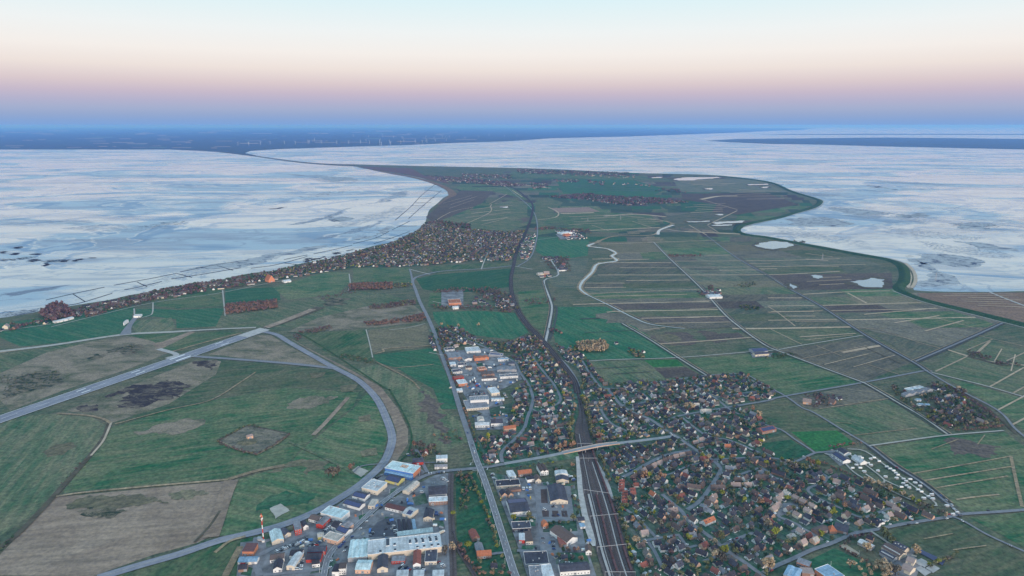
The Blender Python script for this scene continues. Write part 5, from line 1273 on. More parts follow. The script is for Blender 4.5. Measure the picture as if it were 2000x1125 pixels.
EAST = "1133,762 1140,735 1100,700 1085,675 1130,690 1150,707 1165,735 1190,752 1271,748 1330,742 1451,731 1500,757 1525,775 1500,786 1440,797 1470,812 1500,828 1528,845 1500,858 1480,866 1500,885 1520,897 1552,905 1600,920 1650,935 1700,955 1760,985 1820,1005 1845,1012 1769,1023 1700,1037 1640,1054 1590,1075 1548,1093 1505,1113 1490,1150 1250,1150 1238,1110 1222,1050 1205,990 1185,940 1165,890 1156,850 1150,820 1140,790"
WEST = "985,700 1040,690 1060,665 1085,692 1105,720 1122,745 1130,780 1128,815 1118,850 1120,885 1060,897 985,912 945,914 930,885 922,860 985,850 1000,810 1000,770 1030,745 1005,715"
HAMLET = "838,645 880,640 905,648 935,668 975,672 1000,668 1040,656 1062,668 1040,690 985,690 960,684 925,672 890,680 865,688 850,670"
poly_e = gps(pxl(EAST)); poly_w = gps(pxl(WEST))
for poly_, nm in ((EAST, 'gardens'), (WEST, 'gardens'), (HAMLET, 'gardens')):
    FIELD_I[0] += 1; sheet(nm, gps(pxl(poly_)), 'garden', LAND_Z + .72 + .004 * (FIELD_I[0] % 9))
VK = ['small', 'medium', 'medium', 'long', 'tall', 'bungalow', 'medium']
for ln in STREETS.strip().splitlines():
    p, w = ln.split('|'); x0 = float(p.split(',')[0])
    if x0 > 1125: line_houses(p, 'east', 19, 14, VK, turn=.5, poly=poly_e)
    elif 975 < x0: line_houses(p, 'west', 19, 14, VK, turn=.5, poly=poly_w)
line_houses("876,648 917,667 950,681", 'west', 20, 13, VK)
line_houses("850,660 862,688", 'west', 20, 14, VK, side=(-1,))
fill_houses(EAST, 'east', .0065, -58, VK, seed=3)
fill_houses(WEST, 'west', .0065, -70, VK, seed=4)
fill_houses(HAMLET, 'west', .005, -60, VK, seed=5)
fill_houses("805,890 835,882 860,895 840,905 815,905", 'west', .006, 0, VK, seed=6)
fill_houses("930,1090 965,1090 985,1128 930,1128", 'east', .004, 0, VK, seed=8)
fill_houses("1085,1075 1115,1080 1120,1100 1090,1105", 'east', .006, 0, VK, seed=9)
V1 = "545,529 627,511 703,492 766,475 817,452 830,437 880,440 905,452 930,450 990,455 1030,450 1020,470 1010,490 1000,508 985,513 930,510 880,515 830,520 780,522 690,523 650,530 590,540 540,547 500,552"
COAST = "-20,655 60,640 150,622 280,592 400,572 500,556 545,545 545,530 480,540 400,553 340,563 290,573 220,590 150,602 90,628 0,640"
V2 = "1072,385 1110,381 1150,379 1200,385 1250,386 1310,390 1350,396 1300,398 1250,400 1220,402 1190,397 1140,391 1100,388"
V3 = "830,343 880,346 930,350 1000,357 1030,362 1000,366 960,362 920,358 860,354"
sheet('gardens', gps(pxl(V1)), 'garden', LAND_Z + 1.1); sheet('gardens', gps(pxl(V2)), 'garden', LAND_Z + 1.3)
fill_houses(V1, 'old', .0024, 20, ['medium', 'long', 'tall'], clear=5, seed=12)
fill_houses("700,521 880,514 985,511 985,506 880,509 720,516", 'old', .002, 0, ['long', 'tall'], clear=4, seed=13)
fill_houses("930,455 1008,458 1000,505 940,505", 'west', .004, -70, ['medium', 'row', 'long'], clear=4, seed=14)
fill_houses(COAST, 'old', .0014, 15, ['medium', 'long', 'row'], clear=4, seed=15)
fill_houses(V2, 'far', .0013, 0, ['long', 'row', 'tall'], clear=0, seed=16)
fill_houses(V3, 'far', .0006, 0, ['long', 'row', 'row'], clear=0, seed=17)
for s, sd in (("1035,357 1070,359 1072,371 1040,370", 18), ("1085,351 1130,352 1130,357 1085,356", 19), ("1145,352 1182,356 1178,364 1150,358", 20), ("1195,357 1230,358 1225,362 1198,361", 21), ("1010,330 1110,335 1110,342 1010,338", 22), ("1110,335 1240,343 1240,349 1120,343", 23), ("900,340 1000,342 1000,350 900,347", 24), ("1240,359 1270,360 1268,365 1245,364", 25)):
    fill_houses(s, 'far', .00026, 0, ['row', 'long', 'row'], clear=0, seed=sd)
for s, sd in (("1055,505 1090,503 1112,530 1085,527 1070,512", 31), ("1010,462 1045,458 1040,505 1020,508", 32), ("1085,452 1125,450 1150,466 1110,470", 33), ("1050,537 1075,536 1075,542 1050,543", 34), ("1465,688 1510,686 1515,698 1470,700", 35), ("1560,785 1640,780 1640,795 1570,800", 36),
              ("1370,570 1405,568 1415,580 1375,582", 37), ("930,575 1000,575 1000,605 925,600", 38), ("1765,775 1840,760 1900,795 1935,825 1850,835 1800,805", 39), ("1225,685 1250,680 1265,698 1240,698", 40), ("1195,665 1205,663 1212,675 1200,676", 41), ("1085,645 1100,645 1100,652 1085,652", 42)):
    fill_houses(s, 'west', .0022, 20, ['medium', 'long', 'small'], clear=3, seed=sd)

def in_frame(P, m=25):
    x, y = to_px(P[0], P[1]); return -m < x < 2000 + m and 240 < y < 1125 + m + 10
HOUSES = [h for h in HOUSES if in_frame(h[0])]
HOUSES.sort(key=lambda h: dist_cam(h[0]))
print('houses', len(HOUSES))
for i, (P, an, kd, wl, rf) in enumerate(HOUSES[:300]): house(P, an, kd, wl, rf, i < 120)
# the rest of the settlements
W_I = {k: i for i, k in enumerate(WALLN)}; R_I = {k: len(W_I) + i for i, k in enumerate(ROOFN)}
mb = MB()
for P, an, kd, wl, rf in HOUSES[300:]:
    Lh, W, ev, rg = KINDS[kd]; sc = 1.0; ca, sa = math.cos(an), math.sin(an)
    T_ = lambda v: [(P[0] + sc * (x * ca - y * sa), P[1] + sc * (x * sa + y * ca), BASE_Z + sc * z) for x, y, z in v]
    v, f = prism_x([(-W / 2, 0), (W / 2, 0), (W / 2, ev), (0, rg - .2), (-W / 2, ev)], -Lh / 2, Lh / 2); mb.add(T_(v), f, W_I[wl])
    sl = (rg - ev) / (W / 2)
    v, f = prism_x(roof_section([(-W / 2 - .5, ev - .5 * sl + .1), (0, rg + .1), (W / 2 + .5, ev - .5 * sl + .1)], .3), -Lh / 2 - .3, Lh / 2 + .3); mb.add(T_(v), f, R_I[rf])
if mb.v:
    o = link('distant_houses', recalc(mb.mesh('distant_houses', [M['wall_' + k] for k in W_I] + [M['roof_' + k] for k in R_I])), kind='stuff')
    tag(o, 'brick and white houses of the more distant villages', 'houses', anchor=gp(900, 480))

# ---------------------------------------------------------------- trees
def crown_mesh(name, n, seed, lobes=7, size=0.26, tall=1.0, flat=0.0):
    """unit crown (radius 1, centre at z=0): leaf clumps spread through lumpy lobes, with gaps"""
    r = np.random.default_rng(seed); C = []
    for k in range(lobes):
        a = r.uniform(0, 2 * np.pi); q = r.uniform(.25, .62); C.append((q * np.cos(a), q * np.sin(a), r.uniform(-.5, .62), r.uniform(.34, .55)))
    C.append((0, 0, .2, .6)); V = []; Fc = []
    for i in range(n):
        cx, cy, cz, cr = C[r.integers(len(C))]; d = r.normal(size=3); d /= np.linalg.norm(d); d[2] = abs(d[2]) * .9 + d[2] * .1 if r.random() < .6 else d[2]
        c = np.array([cx, cy, cz]) + d * cr * r.uniform(.72, 1.08)
        nn = d + r.normal(size=3) * .45; nn /= np.linalg.norm(nn)
        a = np.cross(nn, [.3, .2, 1]); a /= np.linalg.norm(a) + 1e-9; b = np.cross(nn, a); s = size * r.uniform(.65, 1.35); k = len(V)
        w = r.uniform(-.25, .25, 4)
        for (p_, q_), ww in zip(((-1, -.7), (1, -.8), (.8, 1), (-.9, .8)), w): V.append((c + a * p_ * s * .5 + b * q_ * s * .5 + nn * ww * s) * np.array([1, 1, tall]))
        Fc.append((k, k + 1, k + 2, k + 3))
    return np.array(V), Fc
CROWNS = []
for k in range(6):
    V, Fc = crown_mesh('crown', 170, 40 + k, lobes=6 + k % 3, size=.30, tall=(1.0, 1.15, .9, 1.3, 1.05, .95)[k]); CROWNS.append(mesh_of('crown', V, Fc, [M['leaf_brown']]))
mb = MB(); mb.tube((0, 0, 0), (0, 0, .55), .05, .035, 7); mb.tube((0, 0, .5), (.03, .02, 1), .035, .012, 6)
for k in range(5):
    a = k * 1.3; z = .38 + .08 * k; mb.tube((0, 0, z), (.24 * math.cos(a), .24 * math.sin(a), z + .28), .022, .007, 5)
TRUNK = mb.mesh('trunk', [M['bark']])
SPN = dict(brown='brown', olive='olive', orange='orange', lime='lime-green', green='dark-green', blond='blond', plum='plum-brown', rust='rusty-red')
MIX = dict(town=['brown'] * 8 + ['olive'] * 9 + ['green'] * 7 + ['plum'] * 3 + ['blond', 'blond', 'orange', 'lime'], wood=['brown'] * 4 + ['plum'] * 3 + ['olive'], rust=['rust'] * 4 + ['plum', 'brown'], plum=['plum'] * 4 + ['brown'],
           olive=['olive'] * 4 + ['brown'] * 2 + ['blond', 'lime'], blond=['blond'], orange=['orange'] * 5 + ['blond'], mixed=['brown', 'olive', 'green', 'plum', 'orange', 'olive'], scrub=['green'] * 3 + ['olive', 'brown'], dark=['green', 'plum', 'plum', 'brown'])
TG = GR
def add_tree(P, sp, h, r, force=False, gap=.55):
    if not force and not TG.free(P[0], P[1], r * gap): return False
    TG.add(P[0], P[1], r * gap); TREES.append((np.array(P, float), sp, h, r)); return True
def fill_trees(poly_px, mix, dens, h=(6, 10), r=(2.6, 4.6), clear=1.8, seed=1, gap=.55):
    poly = gps(pxl(poly_px)); q = random.Random(seed); lo, hi = poly.min(0), poly.max(0)
    n = int((hi[0] - lo[0]) * (hi[1] - lo[1]) * dens); C = np.array([(q.uniform(lo[0], hi[0]), q.uniform(lo[1], hi[1])) for _ in range(n)])
    if not len(C): return
    C = C[inside(poly, C)]
    if clear: C = C[road_clear(C, clear)]
    for p in C:
        rad = q.uniform(*r); add_tree(p, q.choice(MIX[mix]), q.uniform(*h) * (.7 + .3 * rad / r[1]), rad, gap=gap)
def line_trees(s, mix, step, h=(7, 11), r=(3, 4.6), jit=2.0, seed=1, force=True):
    q = random.Random(seed); P = resample(smooth(gps(pxl(s)), 4), step)
    for p in P: add_tree(p + np.array([q.uniform(-jit, jit), q.uniform(-jit, jit)]), q.choice(MIX[mix]), q.uniform(*h), q.uniform(*r), force)
# single trees that catch the eye: pixel of the foot, species, crown radius
EYE = """1010,880 orange 6|1258,938 orange 7|1266,937 lime 5|1293,940 orange 7|1285,945 blond 6|1240,930 lime 4|1484,990 orange 6|1453,987 lime 4.5|1411,972 lime 5|1500,1035 blond 7|1515,1050 lime 6.5|1407,1058 olive 6.5|1345,1058 lime 5|1240,1068 blond 7|1236,1025 orange 5.5
1415,1085 lime 6|1398,1095 blond 8|1408,1103 brown 8|1500,1118 blond 9|1172,795 blond 5|1123,800 blond 6|1174,833 lime 5.5|1170,858 orange 6|1250,755 lime 5|1100,774 lime 5|1088,853 orange 7|1085,870 brown 6|1578,908 orange 6|1586,912 orange 5|1595,912 lime 5
1545,920 brown 6|1552,922 brown 6|1372,898 lime 5|1385,900 blond 5|1408,902 lime 5|1430,900 orange 5|1490,900 olive 5|1495,912 lime 5|1603,1050 lime 4.5|1625,1010 lime 5|1627,1002 lime 4|1732,1058 olive 7|1725,1050 olive 7|1742,1066 olive 6|1693,1080 blond 7|1787,1086 blond 7
1470,805 orange 6|1482,815 blond 6|1472,838 blond 4|1470,840 blond 4|1483,868 lime 5|1343,772 lime 5|1350,778 brown 6|1340,800 blond 7|1352,802 blond 7|885,1079 blond 6|914,1077 lime 6|955,860 lime 5|1060,742 orange 5|1032,740 orange 5|1045,715 orange 5|990,884 orange 4
812,876 rust 5|808,874 orange 5|820,878 brown 7|828,880 brown 6|842,884 brown 6|650,935 brown 9|642,932 brown 7|660,930 brown 7|684,920 rust 5|690,917 brown 4|884,1012 lime 4.5|1003,1020 lime 4.5|1032,1018 olive 5|1120,1020 olive 5|1745,765 brown 6|1870,768 blond 7|1880,772 brown 7|1660,1112 blond 6
1724,1118 blond 8|1735,1124 blond 8|1748,1126 brown 7|1715,1112 blond 6|1010,605 olive 6|1035,712 blond 4|935,640 blond 5|895,640 blond 5|862,638 blond 5|870,1085 brown 5"""
for tok in EYE.replace('\n', '|').split('|'):
    xy, sp, r = tok.split(); r = float(r); add_tree(gp(*map(float, xy.split(','))), sp, r * 1.75 + 2, r, True)
line_trees("1690,945 1715,953 1740,962", 'blond', 6, (9, 12), (4, 6), seed=2); line_trees("1740,962 1775,978 1800,992 1830,1006 1850,1014", 'olive', 6, (7, 10), (3.5, 5), seed=3)
line_trees("1600,905 1630,918 1660,930 1690,945", 'rust', 5, (3, 5), (2, 3.2), seed=4); line_trees("1620,878 1650,872 1685,868", 'rust', 6, (4, 6), (2, 3.5), seed=5)
line_trees("1525,905 1550,912 1580,918 1605,925", 'olive', 6, (7, 10), (3.5, 5), seed=6)
line_trees("1172,895 1200,889 1240,880 1290,871", 'olive', 6, (4, 7), (2.6, 4.0), seed=7, jit=2); line_trees("1165,868 1200,861 1250,852 1300,842", 'olive', 7, (6, 10), (3, 5), seed=8, jit=3)
line_trees("1172,895 1180,920 1190,945", 'olive', 6, (5, 8), (2.5, 4), seed=9, jit=3); line_trees("1200,975 1212,1010 1225,1055 1240,1110", 'olive', 6.5, (4, 7), (2.4, 3.8), seed=10, jit=3)
line_trees("1138,780 1146,805 1152,830 1160,862", 'olive', 6, (8, 12), (3.5, 5), seed=11, jit=3); line_trees("1117,820 1113,850 1118,872", 'olive', 5, (8, 12), (3.5, 5), seed=12, jit=4)
line_trees("1088,884 1100,880 1120,876", 'orange', 5, (9, 13), (4, 5.5), seed=13, jit=3); line_trees("1095,888 1118,884", 'orange', 5, (6, 9), (3, 4.5), seed=14)
line_trees("918,928 926,950 938,980 950,1010 962,1040 972,1075", 'olive', 8, (5, 8), (2.6, 4), seed=15, jit=2); line_trees("896,1065 910,1092 925,1112 940,1128", 'rust', 5, (4, 7), (2.4, 3.8), seed=16)
line_trees("893,935 897,930 905,938", 'olive', 5, (6, 9), (3, 4), seed=17); line_trees("1000,920 1040,914 1080,906", 'olive', 8, (3, 5), (2.0, 3.2), seed=18, jit=2)
line_trees("430,862 455,848 484,833 510,838", 'scrub', 4.5, (2.4, 3.8), (2, 3), seed=19); line_trees("425,862 440,872 462,880 502,891", 'wood', 4, (2.4, 3.6), (2, 3), seed=20); line_trees("502,890 540,868 566,850", 'wood', 4.5, (2.2, 3.4), (1.8, 2.8), seed=21)
line_trees("25,1050 10,1070 -10,1090", 'scrub', 5, (2, 3.4), (1.8, 3), seed=22); line_trees("118,955 122,945 160,905 170,895", 'dark', 16, (1.5, 2.5), (1.4, 2.2), seed=23)
line_trees("855,665 870,700 880,728 893,758", 'mixed', 8, (4, 6), (2.2, 3.4), seed=24); line_trees("905,795 920,840 935,880 945,900", 'mixed', 10, (4, 6), (2.2, 3.4), seed=25)
line_trees("1815,1110 1840,1098 1870,1088", 'olive', 5, (4, 7), (2.4, 4), seed=26); line_trees("1640,1072 1680,1095 1720,1118", 'rust', 6, (3, 5), (1.8, 3), seed=27)
line_trees("1650,1065 1665,1055 1700,1050", 'wood', 6, (5, 7), (2.4, 3.6), seed=28); line_trees("1015,1018 1045,1016", 'scrub', 6, (4, 6), (2.4, 3.4), seed=29); line_trees("1062,1026 1090,1025 1115,1024", 'scrub', 7, (4, 5), (2.4, 3.2), seed=30)
line_trees("1872,843 1920,840 1960,834", 'rust', 6, (4, 6), (2.4, 3.6), seed=31); line_trees("1850,757 1900,788 1955,828", 'plum', 7, (5, 8), (3, 4.4), seed=32)
# woods and hedges
fill_trees("1127,677 1150,671 1180,672 1187,684 1180,690 1132,690", 'blond', .05, (12, 16), (5, 6.5), 0, 41, .5)
fill_trees("1110,682 1128,676 1130,688 1112,690", 'olive', .04, (7, 10), (4, 5), 0, 42)
fill_trees("682,557 765,554 766,566 684,568", 'rust', .035, (8, 11), (4, 6), 0, 43, .5); fill_trees("440,600 540,591 541,603 442,616", 'rust', .03, (7, 10), (4, 6), 0, 44, .5); fill_trees("440,597 540,588 540,592 440,600", 'plum', .03, (7, 10), (4, 6), 0, 45, .5)
fill_trees("706,632 760,628 800,620 830,614 832,628 780,632 720,638", 'rust', .03, (5, 8), (3.5, 5), 0, 46, .5); fill_trees("720,600 760,594 810,588 812,596 765,602 725,606", 'wood', .03, (5, 8), (3.5, 5), 0, 47, .5)
fill_trees("585,650 615,644 645,638 648,644 600,655", 'wood', .02, (4, 7), (3, 4.5), 0, 48); fill_trees("770,555 805,554 806,562 772,563", 'olive', .02, (4, 6), (3, 4.5), 0, 49)
fill_trees("570,656 585,655 592,668 580,668", 'wood', .02, (3, 5), (2.4, 3.6), 0, 50); fill_trees("655,692 690,695 730,706 735,712 700,708 660,700", 'scrub', .03, (2, 4), (1.8, 3), 0, 51)
fill_trees("78,616 100,598 122,599 148,620 132,626 100,632", 'plum', .03, (14, 20), (6, 8), 0, 52, .45)
fill_trees("160,622 215,608 280,595 280,588 215,600 165,612", 'wood', .01, (4, 7), (3, 5), 1, 53); fill_trees("165,614 205,604 210,612 170,622", 'rust', .02, (4, 6), (3, 5), 0, 54)
fill_trees(COAST, 'dark', .006, (7, 12), (4, 6.5), 1, 55); fill_trees("270,596 400,570 400,553 340,563 290,573", 'dark', .006, (7, 12), (4, 7), 1, 56)
fill_trees(V1, 'town', .0058, (8, 12), (4, 6.5), 1, 57, .55); fill_trees("500,548 627,520 703,498 766,480 817,455 780,500 690,520", 'dark', .004, (8, 13), (4, 7), 1, 58, .5)
fill_trees("828,437 855,432 905,438 908,446 850,444", 'dark', .004, (8, 12), (5, 7), 0, 59, .5); fill_trees("905,438 918,440 918,452 906,450", 'dark', .006, (8, 14), (5, 8), 0, 60, .5)
fill_trees(V2, 'dark', .0028, (9, 14), (6, 9), 0, 61, .5); fill_trees(V3, 'dark', .0010, (8, 12), (6, 10), 0, 62, .5)
for s, sd in (("1035,357 1070,359 1072,371 1040,370", 63), ("1145,352 1182,356 1178,364 1150,358", 64), ("1010,330 1230,338 1230,345 1010,340", 65), ("900,340 1000,342 1000,350 900,347", 66), ("1280,368 1340,372 1340,378 1280,375", 67), ("1085,351 1130,352 1130,357 1085,356", 68)): fill_trees(s, 'dark', .0004, (9, 12), (7, 11), 0, sd, .5)
fill_trees(EAST, 'town', .013, (5, 10), (2.4, 5.4), 1.4, 71, .8); fill_trees(WEST, 'town', .013, (5, 10), (2.4, 5.4), 1.4, 72, .8); fill_trees(HAMLET, 'town', .024, (5, 9), (2.4, 4.4), 1.6, 73)
fill_trees("1735,757 1770,764 1830,750 1850,757 1900,790 1955,830 1940,838 1870,845 1840,840 1800,812 1760,787", 'town', .016, (5, 9), (2.6, 4.6), .5, 74)
fill_trees("1800,795 1860,800 1900,830 1850,838 1815,815", 'scrub', .03, (4, 7), (2.4, 4), .5, 75)
fill_trees("893,930 915,930 922,960 915,1000 895,1000", 'mixed', .022, (4, 8), (2.2, 3.6), .5, 76); fill_trees("925,1090 985,1088 1000,1128 935,1128", 'mixed', .02, (4, 8), (2.2, 3.8), .5, 77)
fill_trees("800,882 850,874 862,895 835,905 805,900", 'mixed', .02, (5, 8), (2.6, 4.4), .5, 78); fill_trees("965,925 1010,920 1060,925 1120,905 1125,935 1060,940 985,935", 'mixed', .008, (4, 8), (2.4, 4), .5, 79)
fill_trees("1115,950 1128,955 1140,1010 1128,1020 1118,990", 'mixed', .02, (4, 7), (2.2, 3.6), .5, 80); fill_trees("1085,1075 1140,1075 1150,1110 1090,1108", 'mixed', .016, (5, 8), (2.6, 4.2), .5, 81)
fill_trees("1665,1100 1720,1112 1760,1130 1680,1135", 'blond', .012, (6, 9), (3, 4.6), .5, 82); fill_trees("1690,1058 1715,1045 1740,1060 1720,1075", 'olive', .008, (6, 9), (3, 4.6), .5, 83)
fill_trees("845,570 860,566 905,564 910,570 850,575", 'wood', .012, (5, 8), (3, 5), .5, 84); fill_trees("840,597 880,600 940,598 1000,606 1000,614 940,606 850,606", 'wood', .010, (5, 8), (3, 5), .5, 85); fill_trees("910,566 960,562 1000,575 1005,605 960,590 940,580", 'wood', .008, (5, 8), (3, 5), .5, 86)
fill_trees("1100,585 1050,583 1025,588 1030,598 1055,596", 'wood', .006, (4, 6), (3, 4), .5, 87); fill_trees("1222,688 1232,680 1250,692 1262,700 1248,702", 'olive', .02, (5, 8), (3, 5), .5, 88); fill_trees("1074,645 1088,646 1090,652 1075,653", 'wood', .02, (5, 8), (3, 5), .5, 89)
fill_trees("1440,598 1475,600 1490,606 1450,608", 'scrub', .012, (5, 8), (3, 5), .5, 90); fill_trees("1360,570 1375,572 1380,582 1365,580", 'wood', .012, (5, 8), (3, 5), .5, 91); fill_trees("1380,560 1392,560 1395,568 1382,568", 'wood', .012, (5, 8), (3, 5), .5, 92)
fill_trees("1465,694 1530,688 1560,698 1500,704", 'scrub', .012, (4, 6), (2.6, 4), .5, 93); fill_trees("1570,775 1600,772 1640,780 1640,792 1590,797 1560,786", 'wood', .014, (5, 8), (3, 4.6), .5, 94)
fill_trees("1885,686 1910,692 1938,702 1935,706 1890,698", 'wood', .014, (5, 7), (3, 5), .5, 95); fill_trees("1940,706 1990,712 1990,717 1945,713", 'wood', .014, (5, 7), (3, 5), .5, 96)
fill_trees("1430,558 1472,552 1478,560 1440,564", 'scrub', .006, (4, 6), (3, 4), .5, 97); fill_trees("1085,448 1150,448 1155,458 1130,456 1120,452", 'wood', .004, (6, 9), (4, 6), .5, 98); fill_trees("1040,445 1085,445 1085,449 1045,450", 'rust', .004, (5, 8), (4, 6), .5, 99)
fill_trees("1055,503 1112,503 1115,532 1080,530", 'wood', .008, (5, 8), (3, 5), .5, 100); fill_trees("1306,498 1370,498 1370,502 1306,503", 'rust', .008, (3, 5), (3, 4), 0, 101); fill_trees("0,735 110,726 126,740 60,765 0,775", 'scrub', .006, (1.2, 2.4), (1.6, 3), 0, 102); fill_trees("225,682 255,674 278,684 262,692", 'scrub', .010, (1.2, 2.4), (1.4, 2.6), 0, 103)
fill_trees("620,580 700,565 706,572 660,580 630,590", 'wood', .004, (3, 5), (2.4, 4), 0, 104); fill_trees("905,855 860,845 860,862 900,866", 'wood', .006, (3, 5), (2.4, 3.6), 0, 105); fill_trees("845,848 885,842 905,850 900,860 850,860", 'mixed', .006, (3, 5), (2, 3.4), .5, 106)

TREES = [t for t in TREES if in_frame(t[0], 15)]
TREES.sort(key=lambda t: dist_cam(t[0]) / (t[3] + 1.5))
print('trees', len(TREES))
for P, sp, h, r in TREES[:300]:
    big = 'tall broad' if r > 5 else 'medium-sized' if r > 3.6 else 'small'
    e = empty('tree', (P[0], P[1], BASE_Z - .1), random.uniform(0, 6.28)); tag(e, f'{big} {SPN[sp]} tree {landmark(P)}', 'tree', 'trees in the near village')
    t = link('trunk', TRUNK, e); t.scale = (h * .9,) * 2 + (h * .8,)
    c = link('crown', random.choice(CROWNS), e); c.location = (0, 0, h * .56); c.scale = (r, r, h * .46); setmat(c, M['leaf_' + sp])
SPL = list(SPN); LOWV = [crown_mesh('low', 46, 90 + k, lobes=5, size=.52) for k in range(6)]; TINY = [crown_mesh('tiny', 16, 70 + k, lobes=3, size=.95) for k in range(4)]
V_all, F_all, M_all, base = [], [], [], 0
for P, sp, h, r in TREES[300:]:
    far = dist_cam(P) > 3000; V, Fc = random.choice(TINY if far else LOWV); a = random.uniform(0, 6.28); ca, sa = math.cos(a), math.sin(a)
    W = V * np.array([r, r, h * .5]); W = np.stack([W[:, 0] * ca - W[:, 1] * sa + P[0], W[:, 0] * sa + W[:, 1] * ca + P[1], W[:, 2] + BASE_Z + h * .52], 1)
    V_all.append(W); F_all.append(np.array(Fc) + base); M_all += [SPL.index(sp)] * len(Fc); base += len(W)
    # trunk: a thin tapered blade pair
    t = np.array([[P[0] - .25, P[1], BASE_Z - .2], [P[0] + .25, P[1], BASE_Z - .2], [P[0] + .1, P[1], BASE_Z + h * .6], [P[0] - .1, P[1], BASE_Z + h * .6]])
    V_all.append(t); F_all.append(np.array([[0, 1, 2, 3]]) + base); M_all.append(len(SPL)); base += 4
if V_all:
    VV = np.vstack(V_all); FF = np.vstack(F_all); me = bpy.data.meshes.new('distant_trees'); me.vertices.add(len(VV)); me.vertices.foreach_set('co', VV.astype(np.float32).ravel())
    me.loops.add(FF.size); me.loops.foreach_set('vertex_index', FF.astype(np.int32).ravel()); me.polygons.add(len(FF)); me.polygons.foreach_set('loop_start', np.arange(0, FF.size, 4, dtype=np.int32))
    for s in SPL: me.materials.append(M['leaf_' + s])
    me.materials.append(M['bark']); me.polygons.foreach_set('material_index', np.array(M_all, dtype=np.int32)); me.update(calc_edges=True); me.validate()
    tag(link('distant_trees', me, kind='stuff'), 'garden trees, hedges and copses of the farther fields and villages', 'trees', anchor=gp(800, 500))

# ---------------------------------------------------------------- road bridge over the tracks
DK = "985,908 1030,902 1080,895 1125,888 1165,880 1200,874 1240,867 1290,859 1320,853"
DP = smooth(gps(pxl(DK)), 5); s_ = np.r_[0, np.cumsum(np.linalg.norm(np.diff(DP, axis=0), axis=1))]; s_ /= s_[-1]
hz = np.interp(s_, [0, .2, .40, .54, .75, 1], [0.15, 2.6, 6.6, 6.8, 3.0, 0.12]) + LAND_Z + 1.15
T = np.gradient(DP, axis=0); T /= np.linalg.norm(T, axis=1)[:, None]; N = np.stack([-T[:, 1], T[:, 0]], 1)
def loft(name, offs, sel, mat, parent=None, kind=None):
    V = []; n = len(offs)
    for i in sel:
        for o_, dz in offs: V.append((*(DP[i] + N[i] * o_), (hz[i] + dz) if dz > -50 else LAND_Z))
    Fc = [(n * i + j, n * i + n + j, n * i + n + (j + 1) % n, n * i + (j + 1) % n) for i in range(len(sel) - 1) for j in range(n)]
    Fc += [tuple(range(n)), tuple(range(n * (len(sel) - 1), n * len(sel)))[::-1]]
    return link(name, recalc(mesh_of(name, V, Fc, [M[mat]])), parent, kind)
ii = list(range(len(DP))); i0 = int(np.argmin(abs(s_ - .38))); i1 = int(np.argmin(abs(s_ - .57)))
loft('ramp_bank', [(-4.6, -.1), (4.6, -.1), (13, -99), (-13, -99)], ii[:i0 + 1], 'garden', kind='structure')
loft('ramp_bank', [(-4.6, -.1), (4.6, -.1), (13, -99), (-13, -99)], ii[i1:], 'garden', kind='structure')
br = empty('road_bridge', (*DP[(i0 + i1) // 2], LAND_Z)); tag(br, 'concrete road bridge with pale parapet crossing the railway tracks', 'bridge')
def bchild(o): o.parent = br; o.matrix_parent_inverse = br.matrix_world.inverted(); return o
bpy.context.view_layer.update()
bchild(loft('deck', [(-5, -.9), (5, -.9), (5, -.05), (-5, -.05)], ii[i0 - 1:i1 + 2], 'concrete'))
bchild(loft('roadway', [(-4.3, -.03), (4.3, -.03), (4.3, .12), (-4.3, .12)], ii, 'bridge_road'))
for sg in (-1, 1): bchild(loft('parapet', [(sg * 4.7, -.02), (sg * 5.0, -.02), (sg * 5.0, 1.1), (sg * 4.7, 1.1)], ii[i0 - 3:i1 + 4], 'wall_peach' if sg < 0 else 'concrete'))  # camera-side parapet coloured peach for the warm low light on concrete
for i in (i0, (2 * i0 + i1) // 3, (i0 + 2 * i1) // 3, i1):
    mb = MB(); c = DP[i]
    for o_ in (-3, 3): mb.tube((*(c + N[i] * o_), LAND_Z), (*(c + N[i] * o_), hz[i] - .8), .6, .6, 8)
    bchild(link('pier', mb.mesh('pier', [M['concrete']])))
ROADS.append((DP, 5))

# ---------------------------------------------------------------- mast, lamps, gantries
p = gp(515, 1058); e = empty('radio_mast', (*p, BASE_Z)); tag(e, 'tall red and white radio mast with dishes beside the taxiway', 'mast')
mb = MB(); mb.tube((0, 0, 0), (0, 0, 40), .75, .5, 8); link('shaft', mb.mesh('shaft', [M['trim']]), e)
for k, (z0, z1) in enumerate(((1, 6), (12, 18), (24, 30), (35, 41))):
    mb = MB(); mb.tube((0, 0, z0), (0, 0, z1), .9, .75, 8); link('red_band', mb.mesh('red_band', [M['wall_red']]), e)
for k in range(7):
    a = k * 1.9; z = 30 + k * 1.5; mb = MB(); mb.tube((.8 * math.cos(a), .8 * math.sin(a), z), (1.6 * math.cos(a), 1.6 * math.sin(a), z), .5, 1.3, 9); link('dish', mb.mesh('dish', [M['trim' if k % 2 else 'wall_orange']]), e)
for (x, y, s) in ((507, 1056, 5), (515, 1061, 3.5)):
    q = gp(x, y); c = empty('equipment_cabin', (*q, BASE_Z)); tag(c, 'white equipment cabin at the foot of the mast', 'cabin', 'mast cabins')
    mb = MB(); mb.box(-s / 2, -s / 2.6, 0, s / 2, s / 2.6, 2.8); link('wall', mb.mesh('wall', [M['wall_white']]), c); mb = MB(); mb.box(-s / 2 - .2, -s / 2.6 - .2, 2.81, s / 2 + .2, s / 2.6 + .2, 3.05); link('roof', mb.mesh('roof', [M['roof_pale']]), c)
